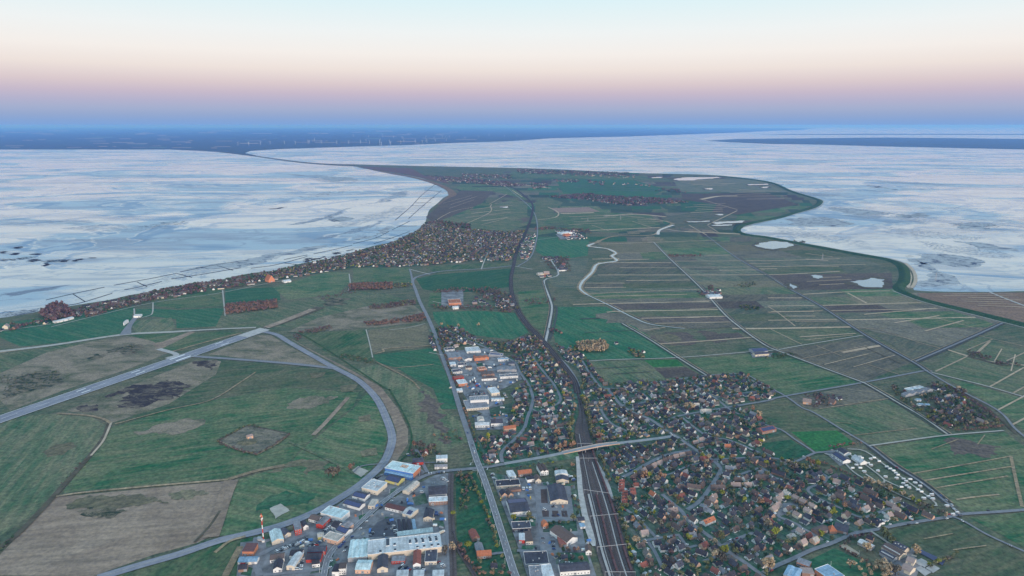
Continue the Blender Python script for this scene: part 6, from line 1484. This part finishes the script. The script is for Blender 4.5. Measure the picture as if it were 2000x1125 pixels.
for i in range(5, 11):                                                      # overhead line gantries of the yard
    a, b = gp(*Y_L[i]), gp(*Y_R[i]); d = b - a; w = np.linalg.norm(d); g_ = empty('catenary_gantry', (*a, BASE_Z), math.atan2(d[1], d[0])); tag(g_, 'steel overhead line gantry spanning the rail yard', 'gantry', 'overhead line gantries')
    for x in (1, w * .5, w - 1):
        mb = MB(); mb.tube((x, 0, 0), (x, 0, 8.2), .2, .16, 6); link('mast', mb.mesh('mast', [M['wall_grey']]), g_)
    mb = MB(); mb.box(.5, -.2, 7.5, w - .5, .2, 8.0); link('beam', mb.mesh('beam', [M['wall_grey']]), g_)
def lamp(P, h, lab, grp):
    e = empty('lamp_post', (*P, BASE_Z)); tag(e, lab, 'lamp post', grp)
    mb = MB(); mb.tube((0, 0, 0), (0, 0, h), .16, .09, 6); link('pole', mb.mesh('pole', [M['trim']]), e)
    mb = MB(); mb.box(-.9, -.2, h - .1, .3, .2, h + .08); link('lamp_head', mb.mesh('lamp_head', [M['wall_grey']]), e)
for k, (x, y) in enumerate(((1621, 1118), (1677, 1090))): lamp(gp(x, y), 14 if k == 0 else 9, ('tall pale floodlight pole at the school pitch', 'pale pole at the sand court')[k], None)
for p_ in resample(offset_line(crossP, -6), 34)[2:14]: lamp(p_, 8, 'street lamp beside the estate street', 'estate street lamps')
for p_ in resample(offset_line(mainP[:40], 8), 40)[:9]: lamp(p_, 8, 'street lamp beside the straight main road', 'main road lamps')

# ---------------------------------------------------------------- trains
def wagon(P, an, col, Lw, lab):
    e = empty('rail_wagon', (P[0], P[1], LAND_Z + 1.72), an); tag(e, lab, 'wagon', 'car shuttle wagons')
    mb = MB(); mb.box(-Lw / 2, -1.4, .9, Lw / 2, 1.4, 1.25); link('lower_deck', mb.mesh('lower_deck', [M[col]]), e)
    mb = MB(); mb.box(-Lw / 2, -1.35, 3.0, Lw / 2, 1.35, 3.15); link('upper_deck', mb.mesh('upper_deck', [M[col]]), e)
    mb = MB()
    for k in range(6):
        for sg in (-1, 1): mb.box(-Lw / 2 + Lw * k / 5 - .12 + (.12 if k == 0 else -.12 if k == 5 else 0), sg * 1.35 - .06, 1.25, -Lw / 2 + Lw * k / 5 + .12 + (.12 if k == 0 else -.12 if k == 5 else 0), sg * 1.35 + .06, 3.0)
    link('stanchions', mb.mesh('stanchions', [M[col]]), e)
    for sx in (-.34, .34):
        mb = MB(); mb.box(sx * Lw - 1.4, -1.1, .05, sx * Lw + 1.4, 1.1, .88); link('bogie', mb.mesh('bogie', [M['wall_dark']]), e)
for f, a, b, nm in ((YARD_F[7], 5, 11, 'maroon car-carrier wagon on the outermost siding'), (YARD_F[3], 7, 11, 'maroon car-carrier wagon on a middle track of the yard')):
    q = resample(smooth(gps(lerp_edge(Y_L, Y_R, f)[a:b]), 6), 27)
    for i in range(len(q) - 1):
        t = q[i + 1] - q[i]; wagon(q[i] + t / 2, math.atan2(t[1], t[0]), 'roof_maroon', 25, nm)

# ---------------------------------------------------------------- caravans
mbC = MB(); sec = [(-1.15, .5), (-1.15, 2.3), (-.9, 2.75), (.9, 2.75), (1.15, 2.3), (1.15, .5)]
v, f = prism_x(sec, -3.0, 3.0); CAR_B = solid('caravan_body', v, f, M['trim'])
mb = MB(); mb.box(-2.2, -1.2, 1.4, 1.6, -1.14, 2.1); mb.box(3.0, -.8, 1.4, 3.05, .8, 2.1); CAR_W = mb.mesh('caravan_window', [M['glass']])
v, f = prism_x([(-2.9, 0), (-2.9, 2.0), (-1.2, 2.5), (-1.2, 0)], -2.4, 2.4); CAR_A = solid('caravan_awning', v, f, M['wall_grey'])
mb = MB()
for y in (-1, 1): mb.tube((.2, y * 1.0 - .1, .35), (.2, y * 1.0 + .1, .35), .34, .34, 10)
CAR_T = mb.mesh('caravan_wheels', [M['car_black']])
for i, (u, v_) in enumerate([(610, 265), (640, 283), (765, 295), (820, 280), (897, 334), (730, 362), (772, 390), (555, 387), (612, 434), (672, 487), (497, 435), (875, 475), (992, 564), (1010, 417), (1060, 447), (1112, 475), (1145, 510), (1178, 539), (1157, 584), (1262, 599), (1300, 632),
                            (1360, 605), (1436, 657), (1510, 705), (1257, 667), (1305, 702), (1345, 732), (1480, 764), (1530, 792), (1685, 832), (1635, 864), (1700, 897), (1565, 887), (1230, 722), (1912, 1002), (2065, 1105), (2000, 1130)]):
    P = gp(1600 + u / 7.69, 861 + v_ / 7.69); e = empty('caravan', (*P, BASE_Z), A_(random.choice((0, 8, -10, 180)))); s = random.uniform(.85, 1.05); e.scale = (s, s, 1.0); tag(e, 'white caravan with awning on the camping ground', 'caravan', 'caravans on the camping ground')
    link('body', CAR_B, e); link('window', CAR_W, e); link('awning', CAR_A, e); link('wheels', CAR_T, e); OCC.append((*P, 5))

# ---------------------------------------------------------------- cars
def car_mesh(name, Lc, W, H, hood):
    mb = MB(); x0, x1 = -Lc / 2, Lc / 2; zb = .32; zs = .85 if hood else 1.2
    v, f = prism_x([(-W / 2, zb), (-W / 2, zs - .1), (-W / 2 + .12, zs), (W / 2 - .12, zs), (W / 2, zs - .1), (W / 2, zb)], x0, x1); mb.add(v, f, 0)
    a, b, c, d = ((x0 + .25, x0 + .8, x1 - 1.9, x1 - 1.15) if hood else (x0 + .03, x0 + .12, x1 - 1.1, x1 - .5)); w = W / 2 - .12; q = W / 2 - .3
    mb.add([(a, -w, zs), (d, -w, zs), (d, w, zs), (a, w, zs), (b, -q, H - .05), (c, -q, H - .05), (c, q, H - .05), (b, q, H - .05)], [(0, 1, 5, 4), (1, 2, 6, 5), (2, 3, 7, 6), (3, 0, 4, 7)], 1)
    mb.box(b - .05, -q - .02, H - .05, c + .05, q + .02, H, 0)
    for sx in (-.3, .3):
        for sy in (-1, 1): mb.tube((sx * Lc, sy * (W / 2 - .18), .33), (sx * Lc, sy * (W / 2 + .01), .33), .33, .33, 8, 2)
    me = mb.mesh(name, [M['car_white'], M['glass'], M['car_black']]); return recalc(me)
CARM = dict(car=car_mesh('car', 4.4, 1.8, 1.5, True), van=car_mesh('van', 5.6, 2.0, 2.4, False))
CARS = []
def car(P, an, lab, kind=None, col=None, grp='parked cars'):
    kind = kind or ('van' if random.random() < .18 else 'car'); col = col or random.choice(['white'] * 4 + ['black'] * 3 + ['silver'] * 3 + ['grey'] * 2 + ['red', 'blue'])
    CARS.append((np.array(P, float), an, lab, kind, col, grp))
def park_row(a, b, n, lab, an=None, col=None, kind=None, p=.85):
    A0, B0 = gp(*a), gp(*b); d = B0 - A0; base_an = math.atan2(d[1], d[0]) + math.pi / 2 if an is None else an
    for k in range(n):
        if random.random() < p: car(A0 + d * (k + .5) / n, base_an + random.uniform(-.04, .04), lab, kind, col)
park_row((586, 1090), (580, 1117), 11, 'in the double row beside the white tent hall'); park_row((592, 1092), (587, 1117), 10, 'in the double row beside the white tent hall')
park_row((540, 1082), (560, 1070), 8, 'on the scrap yard'); park_row((548, 1079), (575, 1066), 9, 'on the scrap yard'); park_row((575, 1070), (600, 1055), 9, 'on the scrap yard'); park_row((605, 1072), (628, 1060), 8, 'on the scrap yard')
park_row((632, 1042), (650, 1030), 6, 'behind the red building'); park_row((636, 1052), (655, 1048), 6, 'below the solar workshop'); park_row((852, 1000), (853, 1012), 6, 'on the blue stock lot by the branch line', col='blue', an=0)
park_row((785, 1108), (802, 1118), 5, 'on the showroom lot'); park_row((780, 1112), (797, 1122), 5, 'on the showroom lot'); park_row((826, 1112), (828, 1120), 3, 'by the red-roofed house'); park_row((854, 1098), (868, 1112), 6, 'by the blue-black hall')
park_row((768, 1028), (776, 1048), 4, 'on the garden centre car park'); park_row((722, 1050), (730, 1042), 3, 'on the garden centre car park'); park_row((835, 928), (870, 925), 7, 'below the estate corner'); park_row((862, 935), (876, 945), 4, 'below the estate corner')
park_row((722, 945), (748, 930), 7, 'behind the blue hall'); park_row((800, 895), (795, 888), 2, 'by the copse'); park_row((1060, 1050), (1062, 1078), 3, 'on the market car park'); park_row((1078, 1050), (1082, 1078), 6, 'on the market car park'); park_row((1090, 1100), (1120, 1105), 5, 'at the lower edge car park')
park_row((1098, 1108), (1112, 1103), 4, 'at the lower edge car park'); park_row((920, 768), (945, 766), 8, 'on the big retail car park'); park_row((925, 772), (950, 770), 9, 'on the big retail car park'); park_row((912, 775), (935, 774), 7, 'on the big retail car park'); park_row((915, 780), (952, 777), 8, 'on the big retail car park')
park_row((984, 770), (990, 780), 5, 'beside the square white hall'); park_row((985, 790), (970, 792), 4, 'beside the square white hall'); park_row((898, 712), (915, 714), 5, 'in the trading estate'); park_row((905, 735), (925, 735), 6, 'in the trading estate'); park_row((925, 748), (936, 758), 5, 'on the orange paved yard')
park_row((1528, 997), (1560, 1002), 8, 'on the little car park of the new houses', an=A_(60)); park_row((1540, 990), (1562, 999), 6, 'on the little car park of the new houses', an=A_(60)); park_row((1420, 1062), (1445, 1053), 6, 'along the side street', an=A_(32)); park_row((1240, 1010), (1258, 1022), 5, 'along the narrow lane')
park_row((960, 900), (962, 912), 3, 'by the crossroads kiosk'); park_row((1005, 985), (1018, 980), 4, 'behind the supermarket'); park_row((1020, 958), (1038, 957), 7, 'by the black store', kind='van', col='white'); park_row((962, 928), (965, 940), 3, 'below the crossroads', kind='van', col='white'); park_row((1106, 930), (1122, 942), 6, 'on the depot yard', kind='van')
for P_ in (gp(1036, 976), gp(978, 979)): car(P_, A_(90), 'by the supermarket', 'van', 'yellow')
for (x, y) in ((921, 872), (912, 848), (925, 886), (968, 1010), (986, 1062)): car(gp(x + 1.5, y), A_(105), 'driving on the straight main road', None, None, 'cars driving')
for (x, y) in ((668, 1078), (672, 1070), (684, 1050), (700, 1034), (712, 1020), (740, 993), (641, 1110), (643, 1098)): car(gp(x + 4, y + 2), A_(48), 'parked along the estate street', None, 'white' if x % 2 else None)
for k in range(3): car(gp(664 + 4 * k, 1072 - 4.6 * k), A_(48), 'parked along the estate street', None, 'blue')
for ln in STREETS.strip().splitlines()[:24]:                                  # cars at the kerb of the village streets
    p, w = ln.split('|')
    if float(p.split(',')[0]) < 1000: continue
    q = resample(smooth(gps(pxl(p)), 4), 13)
    for i in range(len(q) - 1):
        if random.random() < .34 and dist_cam(q[i]) < 1250:
            t = (q[i + 1] - q[i]) / 13; nrm = np.array([-t[1], t[0]]) * random.choice((-1, 1)); car(q[i] + nrm * (float(w) / 2 + .6), math.atan2(t[1], t[0]), 'kerbside ' + landmark(q[i]))
YG = [gps(pxl(s)) for s in YARDS[:5]]; qy = random.Random(99)
def yard_spots(n, clear):
    out = []
    for _ in range(n * 40):
        if len(out) >= n: break
        poly = qy.choice(YG); lo, hi = poly.min(0), poly.max(0); c = np.array([qy.uniform(lo[0], hi[0]), qy.uniform(lo[1], hi[1])])
        if inside(poly, c)[0] and TG.free(c[0], c[1], clear) and road_clear(c, 1.5)[0] and in_frame(c, 5): TG.add(c[0], c[1], clear); out.append(c)
    return out
YARDN = [(gp(560, 1090), 'on the lower estate yard'), (gp(600, 1060), 'near the scrap yard'), (gp(690, 990), 'near the solar workshops'), (gp(770, 940), 'near the blue hall'), (gp(820, 1000), 'near the brick office'), (gp(760, 1115), 'below the garden centre'), (gp(850, 1060), 'beside the garden centre'),
         (gp(1000, 960), 'near the black flat store'), (gp(1085, 960), 'near the depot yard'), (gp(1030, 1040), 'near the filling station'), (gp(1110, 1060), 'near the market hall'), (gp(1050, 1110), 'near the dark carport'), (gp(890, 700), 'in the northern estate'), (gp(930, 750), 'by the inner estate street'), (gp(940, 800), 'near the grey retail block')]
def yard_name(P): return min(YARDN, key=lambda t: (t[0][0] - P[0]) ** 2 + (t[0][1] - P[1]) ** 2)[1]
for c in yard_spots(110, 2.6): car(c, A_(qy.choice((8, 98, 45, -40)) + qy.uniform(-6, 6)), yard_name(c))
print('cars', len(CARS))
CARS = [c for c in CARS if in_frame(c[0], 5)][:300]
mbT = MB(); mbT.box(-4.2, -1.25, .9, 2.6, 1.25, 3.7); TRK_B = mbT.mesh('cargo_box', [M['wall_white']])
mbT = MB(); v, f = prism_x([(-1.2, .5), (-1.2, 2.4), (-1.0, 2.9), (1.0, 2.9), (1.2, 2.4), (1.2, .5)], 2.8, 4.8); TRK_C = solid('cab', v, f, M['wall_white'])
mbT = MB()
for x in (-3, -1.8, 3.7):
    for y in (-1, 1): mbT.tube((x, y * 1.2 - .15, .5), (x, y * 1.2 + .15, .5), .5, .5, 9)
mbT.box(-4.1, -.5, .6, 2.8, .5, .88); TRK_W = mbT.mesh('chassis', [M['car_black']])
for c in yard_spots(26, 4.5):
    cb, cc = qy.choice(['white', 'white', 'blue', 'grey', 'cream']), qy.choice(['white', 'red', 'blue', 'white']); e = empty('parked_truck', (*c, LAND_Z + 1.0), A_(qy.choice((5, 95, 48)) + qy.uniform(-5, 5)))
    tag(e, f'{WALLN.get(cb, cb)} box truck with {cc} cab {yard_name(c)}', 'truck', 'parked trucks'); setmat(link('cargo_box', TRK_B, e), M['wall_' + cb]); setmat(link('cab', TRK_C, e), M['wall_' + cc]); link('chassis', TRK_W, e)
mbP = MB()
for i in range(3):
    for j in range(2): mbP.box(i * 1.5, j * 1.4, .15, i * 1.5 + 1.2, j * 1.4 + 1.1, .9 + .5 * ((i * 2 + j) % 3)); mbP.box(i * 1.5 - .05, j * 1.4 - .05, 0, i * 1.5 + 1.25, j * 1.4 + 1.15, .14)
PAL = mbP.mesh('pallets', [M['wall_stone']])
for c in yard_spots(70, 2.4):
    wl = qy.choice(['stone', 'grey', 'white', 'dark', 'orange', 'blue']); o = link('pallet_stack', PAL, loc=(*c, LAND_Z + 1.0)); o.rotation_euler = (0, 0, qy.uniform(0, 3)); setmat(o, M['wall_' + wl]); tag(o, f'{WALLN.get(wl, wl)} stack of palletised goods {yard_name(c)}', 'pallet stack', 'stacked goods')
CN = dict(white='white', black='black', silver='silver', grey='grey', red='red', blue='blue', yellow='yellow')
for P, an, lab, kind, col, grp in CARS:
    o = link('parked_' + kind if grp == 'parked cars' else kind, CARM[kind], loc=(P[0], P[1], LAND_Z + 1.42 if grp == 'cars driving' else LAND_Z + 1.38)); o.rotation_euler = (0, 0, an); setmat(o, M['car_' + col]); o.scale = (1.1, 1.1, 1.1)
    tag(o, f'{CN[col]} {kind} {lab}', kind, grp)
print('cars', len(CARS))

# ---------------------------------------------------------------- garden sheds and containers
mb = MB(); v, f = prism_x([(-1.4, 0), (-1.4, 2), (0, 2.7), (1.4, 2), (1.4, 0)], -1.8, 1.8); SHED_W = solid('shed_wall', v, f, M['wall_white'])
v, f = prism_x(roof_section([(-1.7, 2.0), (0, 2.95), (1.7, 2.0)], .15), -2, 2); SHED_R = solid('shed_roof', v, f, M['roof_grey'])
sheds = 0; q = random.Random(77)
for _ in range(6000):
    if sheds >= 150: break
    h_ = q.choice(HOUSES[:300])[0]; p = h_ + np.array([q.uniform(-17, 17), q.uniform(-17, 17)])
    if not TG.free(p[0], p[1], 1.6) or not in_frame(p, 5) or not road_clear(p, 2)[0]: continue
    TG.add(p[0], p[1], 2); sheds += 1; wl = q.choice(['white', 'white', 'cream', 'brick', 'grey']); rf = q.choice(['pale', 'grey', 'slate', 'pale', 'brown'])
    e = empty('garden_shed', (*p, BASE_Z), A_(q.choice((-58, 32)))); tag(e, f'{WALLN[wl]} {dict(pale="white", grey="grey", slate="slate", brown="brown")[rf]}-roofed shed {landmark(p)}', 'shed', 'garden sheds')
    s = q.uniform(.9, 1.5); e.scale = (s, s, 1); setmat(link('wall', SHED_W, e), M['wall_' + wl]); setmat(link('roof', SHED_R, e), M['roof_' + rf])
CONT = MB(); CONT.box(-3, -1.2, .1, 3, 1.2, 2.6)
for k in range(9): CONT.box(-2.9 + k * .7, -1.26, .3, -2.6 + k * .7, -1.2, 2.5)
CONT = CONT.mesh('container', [M['wall_white']])
for i, (x, y) in enumerate(((600, 1064), (603, 1068), (607, 1059), (618, 1070), (590, 1072), (612, 1074), (730, 990), (735, 992), (800, 1012), (845, 1018), (850, 1030), (862, 1035), (765, 1020), (1085, 950), (1100, 950), (1115, 935), (1119, 940), (925, 760), (932, 756), (880, 760), (1140, 1078), (1147, 1066), (1150, 1060), (475, 1106), (488, 1105))):
    cl = ('white', 'grey', 'blue', 'red', 'cream')[i % 5]; o = link('container', CONT, loc=(*gp(x, y), BASE_Z + .4)); o.rotation_euler = (0, 0, random.uniform(-.5, .9)); setmat(o, M['wall_' + cl]); tag(o, f'{WALLN.get(cl, cl)} storage container on a paved yard', 'container', 'storage containers')

# ---------------------------------------------------------------- groynes, mussel beds, wind turbines, haze
GROY = """90,586 142,574 204,561|223,557 300,543 345,534|352,531 430,516 486,508|128,597 160,591 219,573|243,566 270,561 316,550|335,545 400,535 470,523|142,574 166,589|268,551 287,560|345,534 375,542|424,519 455,528|490,524 540,517 600,501|612,496 650,488 688,479|690,476 733,465 760,452|766,449 790,437 800,432|640,503 690,493 718,484|730,476 765,465 800,452|733,465 770,465|775,443 815,441|772,430 802,404 825,380 850,360|798,427 826,402 862,372|802,402 830,402|812,396 842,396|820,388 850,386|835,372 858,374|850,357 800,345|556,514 583,517|555,507 600,498"""
for s in GROY.split('|'):
    P = smooth(gps(pxl(s)), 4); d = dist_cam(P[len(P) // 2]); w = 1.8 * max(1, d / 3000); n_ = len(P); T = np.gradient(P, axis=0); T /= np.linalg.norm(T, axis=1)[:, None] + 1e-9; N = np.stack([-T[:, 1], T[:, 0]], 1)
    V = []; Fc = []
    for i in range(n_):
        for o_, z in ((-w / 2, -.2), (-w / 2, 1.1), (w / 2, 1.1), (w / 2, -.2)): V.append((*(P[i] + N[i] * o_), z))
    for i in range(n_ - 1): Fc += [(4 * i + j, 4 * i + 4 + j, 4 * i + 5 + j, 4 * i + 1 + j) for j in range(3)]
    Fc += [(0, 1, 2, 3), (4 * n_ - 1, 4 * n_ - 2, 4 * n_ - 3, 4 * n_ - 4)]
    o = link('brushwood_groyne', recalc(mesh_of('groyne', V, Fc, [M['brushwood']]))); tag(o, 'dark brushwood groyne on the wet flats', 'groyne', 'brushwood groynes', anchor=P[n_ // 2])
BEDS = """270,445 300,438 340,432 372,433 365,438 330,440 300,443|585,386 620,380 660,373 700,366 705,368 665,377 625,384 590,389|525,408 548,405 560,404 545,408|633,423 640,420 652,425 668,430 650,433|0,505 30,505 70,500 70,503 30,509 0,511|26,484 40,481 36,486|25,495 33,494 30,498|0,492 10,490 8,495|60,496 75,495 78,498 64,498|55,510 70,506 65,513|80,512 100,508 130,506 110,513|85,518 90,514 86,521
120,509 135,507 130,512|145,508 158,505 150,511|178,503 186,503 182,504.5|590,510 600,504 612,503 606,510 594,513|605,506 630,502 633,500 612,508|650,494 690,486 688,489 655,497|1535,440 1545,425 1590,423 1625,428 1672,438 1650,442 1600,436 1560,441|1690,362 1720,364 1765,372 1740,370 1700,366|1760,500 1790,495 1850,496 1900,503 1925,513 1890,520 1830,516 1780,512|1760,420 1800,416 1805,422 1775,425|1855,436 1900,434 1960,440 1930,448 1880,446|0,610 40,606 80,602 70,612 20,620"""
for s in BEDS.replace('\n', '|').split('|'):
    poly = jag(gps(pxl(s)), .25); lo, hi = poly.min(0), poly.max(0); q = np.random.default_rng(int(lo[0]) & 255); sc = max(1.0, dist_cam((lo + hi) / 2) / 1500); mb = MB()
    C = q.uniform(lo, hi, (1500, 2)); C = C[inside(poly, C)][:110]
    for c in C:
        a, b, t = q.uniform(1.5, 7) * sc, q.uniform(.5, 1.3) * sc, q.uniform(-.4, .4); n_ = 6; r_ = q.uniform(.6, 1.2, n_)
        ring = [(c[0] + r_[k] * (a * math.cos(k * 1.047) * math.cos(t) - b * math.sin(k * 1.047) * math.sin(t)), c[1] + r_[k] * (a * math.cos(k * 1.047) * math.sin(t) + b * math.sin(k * 1.047) * math.cos(t))) for k in range(n_)]
        mb.add([(x, y, -.05) for x, y in ring] + [(c[0], c[1], .5)], [(k, (k + 1) % n_, n_) for k in range(n_)])
    if mb.v: tag(link('mussel_bed', mb.mesh('mussel_bed', [M['brushwood']]), kind='stuff'), 'dark mussel and seaweed patch on the wet flats', 'mussel bed', 'mussel beds', anchor=(lo + hi) / 2)

RIPPLES = """205,572 260,560 330,540 400,523 470,512 560,492 640,478 700,462 690,470 600,492 500,514 420,530 330,552 260,568|600,470 680,452 740,430 720,445 640,466|650,440 720,420 780,402 790,410 720,432 660,446|560,440 640,420 690,405 640,426|700,400 760,385 800,372 800,380 740,396
1500,440 1560,448 1640,462 1700,478 1740,496 1690,486 1600,468 1510,455|1620,400 1700,410 1760,418 1840,430 1800,436 1700,422 1630,412|1700,440 1780,448 1860,456 1940,464 1900,470 1780,460 1710,452|1790,470 1860,480 1960,490 1990,505 1900,500 1820,488|1640,420 1690,415 1750,416 1700,428|300,440 340,446 260,452 120,446 200,438|0,575 60,566 140,556 100,566 20,580
1540,372 1580,376 1620,380 1660,384 1600,384 1560,380|560,340 620,345 700,352 690,360 620,354|1660,350 1760,355 1860,362 1760,360"""
for s in RIPPLES.replace('\n', '|').split('|'):
    poly = jag(gps(pxl(s)), .12); lo, hi = poly.min(0), poly.max(0); q = np.random.default_rng(int(lo[1]) & 255); sc = max(1.0, dist_cam((lo + hi) / 2) / 2200); mb = MB()
    C = q.uniform(lo, hi, (9000, 2)); C = C[inside(poly, C)][:900]
    for c in C:
        a, b, t = q.uniform(3, 13) * sc, q.uniform(.5, 1.5) * sc, .5 + q.uniform(-.35, .35); n_ = 6; r_ = q.uniform(.5, 1.3, n_)
        ring = [(c[0] + r_[k] * (a * math.cos(k * 1.047) * math.cos(t) - b * math.sin(k * 1.047) * math.sin(t)), c[1] + r_[k] * (a * math.cos(k * 1.047) * math.sin(t) + b * math.sin(k * 1.047) * math.cos(t))) for k in range(n_)]
        mb.add([(x, y, -.05) for x, y in ring] + [(c[0], c[1], .25)], [(k, (k + 1) % n_, n_) for k in range(n_)])
    if mb.v: tag(link('mud_ripples', mb.mesh('mud_ripples', [M['wet_mud']]), kind='stuff'), 'field of low blue-grey mud ripples on the wet flats', 'mud ripples', 'mud ripples', anchor=(lo + hi) / 2)

mb = MB(); mb.tube((0, 0, 0), (0, 0, 95), 3.4, 2.2, 10); TW = mb.mesh('tower', [M['trim']]); mb = MB(); mb.box(-2.5, -6, 94, 2.5, 5, 99); NA = mb.mesh('nacelle', [M['trim']])
mb = MB(); mb.add([(-1.6, -6.4, 0), (1.6, -6.4, 0), (2.4, -6.4, 12), (-1.4, -6.4, 12), (.6, -6.6, 52), (-.6, -6.6, 52), (-1.4, -7.4, 0), (1.4, -7.4, 0), (2.0, -7.2, 12), (-1.2, -7.2, 12)], [(0, 1, 2, 3), (3, 2, 4, 5), (7, 6, 9, 8), (8, 9, 5, 4), (1, 7, 8, 2), (6, 0, 3, 9), (2, 8, 4), (9, 3, 5)]); BL = mb.mesh('blade', [M['trim']])
TURB = [(465, 284), (486, 284), (509, 283), (528, 282), (556, 282), (577, 282), (602, 281), (604, 280), (628, 280), (658, 281), (681, 281), (704, 280), (722, 281), (742, 283), (763, 283), (745, 284), (761, 280), (783, 281), (789, 279), (811, 279), (825, 280), (834, 279), (850, 277), (872, 275), (832, 276), (614, 276), (715, 277), (742, 277),
        (769, 270), (785, 270), (787, 271), (832, 270), (848, 271), (864, 269), (870, 269), (878, 270), (747, 267), (690, 267), (720, 268), (908, 272), (935, 270), (985, 268), (1010, 268), (955, 266)]
for i, (x, y) in enumerate(TURB):
    P = gp(x, y, 2.5); e = empty('wind_turbine', (*P, 2.0), random.uniform(-.6, .6)); e.scale = (.8, .8, .85); tag(e, 'white wind turbine on the hazy mainland horizon', 'wind turbine', 'mainland wind turbines')
    link('tower', TW, e); na = link('nacelle', NA, e); a0 = random.uniform(0, 2)
    for k in range(3):
        b = link('blade', BL, na); b.location = (0, 0, 97); b.rotation_euler = (0, a0 + k * 2.094, 0)
for (x, y, h_) in ((1827, 548, 30), (1212, 430, 30), (1148, 432, 22), (1606, 508, 28)):
    P = gp(x, y); e = empty('lattice_tower', (*P, 0.5)); tag(e, {1827: 'thin lattice tower standing on the flats beyond the dyke', 1212: 'pale beacon tower on the inner creek', 1148: 'thin white turbine mast in the meadows', 1606: 'small mast in the marsh near the long hedge'}[x], 'tower')
    mb = MB()
    for sx, sy in ((-1, -1), (1, -1), (1, 1), (-1, 1)): mb.tube((sx * 2.5, sy * 2.5, 0), (sx * .4, sy * .4, h_), .35, .25, 4)
    link('legs', mb.mesh('legs', [M['wall_grey']]), e); mb = MB()
    for k in range(5):
        z = h_ * (k + .5) / 5; s = 2.5 - 2.1 * (k + .5) / 5; mb.box(-s, -s, z, s, -s + .3, z + .3); mb.box(-s, s - .3, z, s, s, z + .3); mb.box(-s, -s + .3, z, -s + .3, s - .3, z + .3); mb.box(s - .3, -s + .3, z, s, s - .3, z + .3)
    link('braces', mb.mesh('braces', [M['wall_grey']]), e)

hz_o = MB(); hz_o.box(-FAR * 1.02, -3200, -1.2, FAR * 1.02, FAR * 1.02, CAM_H + 6)
hm = bpy.data.materials.new('haze'); hm.use_nodes = True; hm.node_tree.nodes.clear()
ho = hm.node_tree.nodes.new('ShaderNodeOutputMaterial'); pv = hm.node_tree.nodes.new('ShaderNodeVolumePrincipled')
pv.inputs['Color'].default_value = (0.15, 0.37, 1.0, 1); pv.inputs['Absorption Color'].default_value = (0.5, 0.5, 1, 1); pv.inputs['Density'].default_value = 2.9e-5; pv.inputs['Anisotropy'].default_value = 0.1
hm.node_tree.links.new(pv.outputs[0], ho.inputs['Volume']); hm.cycles.homogeneous_volume = True
link('haze', hz_o.mesh('haze', [hm]), kind='stuff')

# ---------------------------------------------------------------- every label singles out one thing
def nth(k):
    return f"{k}{'th' if 10 <= k % 100 <= 20 else {1: 'st', 2: 'nd', 3: 'rd'}.get(k % 10, 'th')}"
by = {}
for o, lb, an in LABELS: by.setdefault(lb, []).append((o, an))
for lb, L2 in by.items():
    if len(L2) == 1: L2[0][0]['label'] = lb; continue
    L2.sort(key=lambda t: to_px(*t[1])[0])
    for k, (o, an) in enumerate(L2): o['label'] = f'{lb}, ' + ('leftmost of these' if k == 0 else f'{nth(k + 1)} from the left')
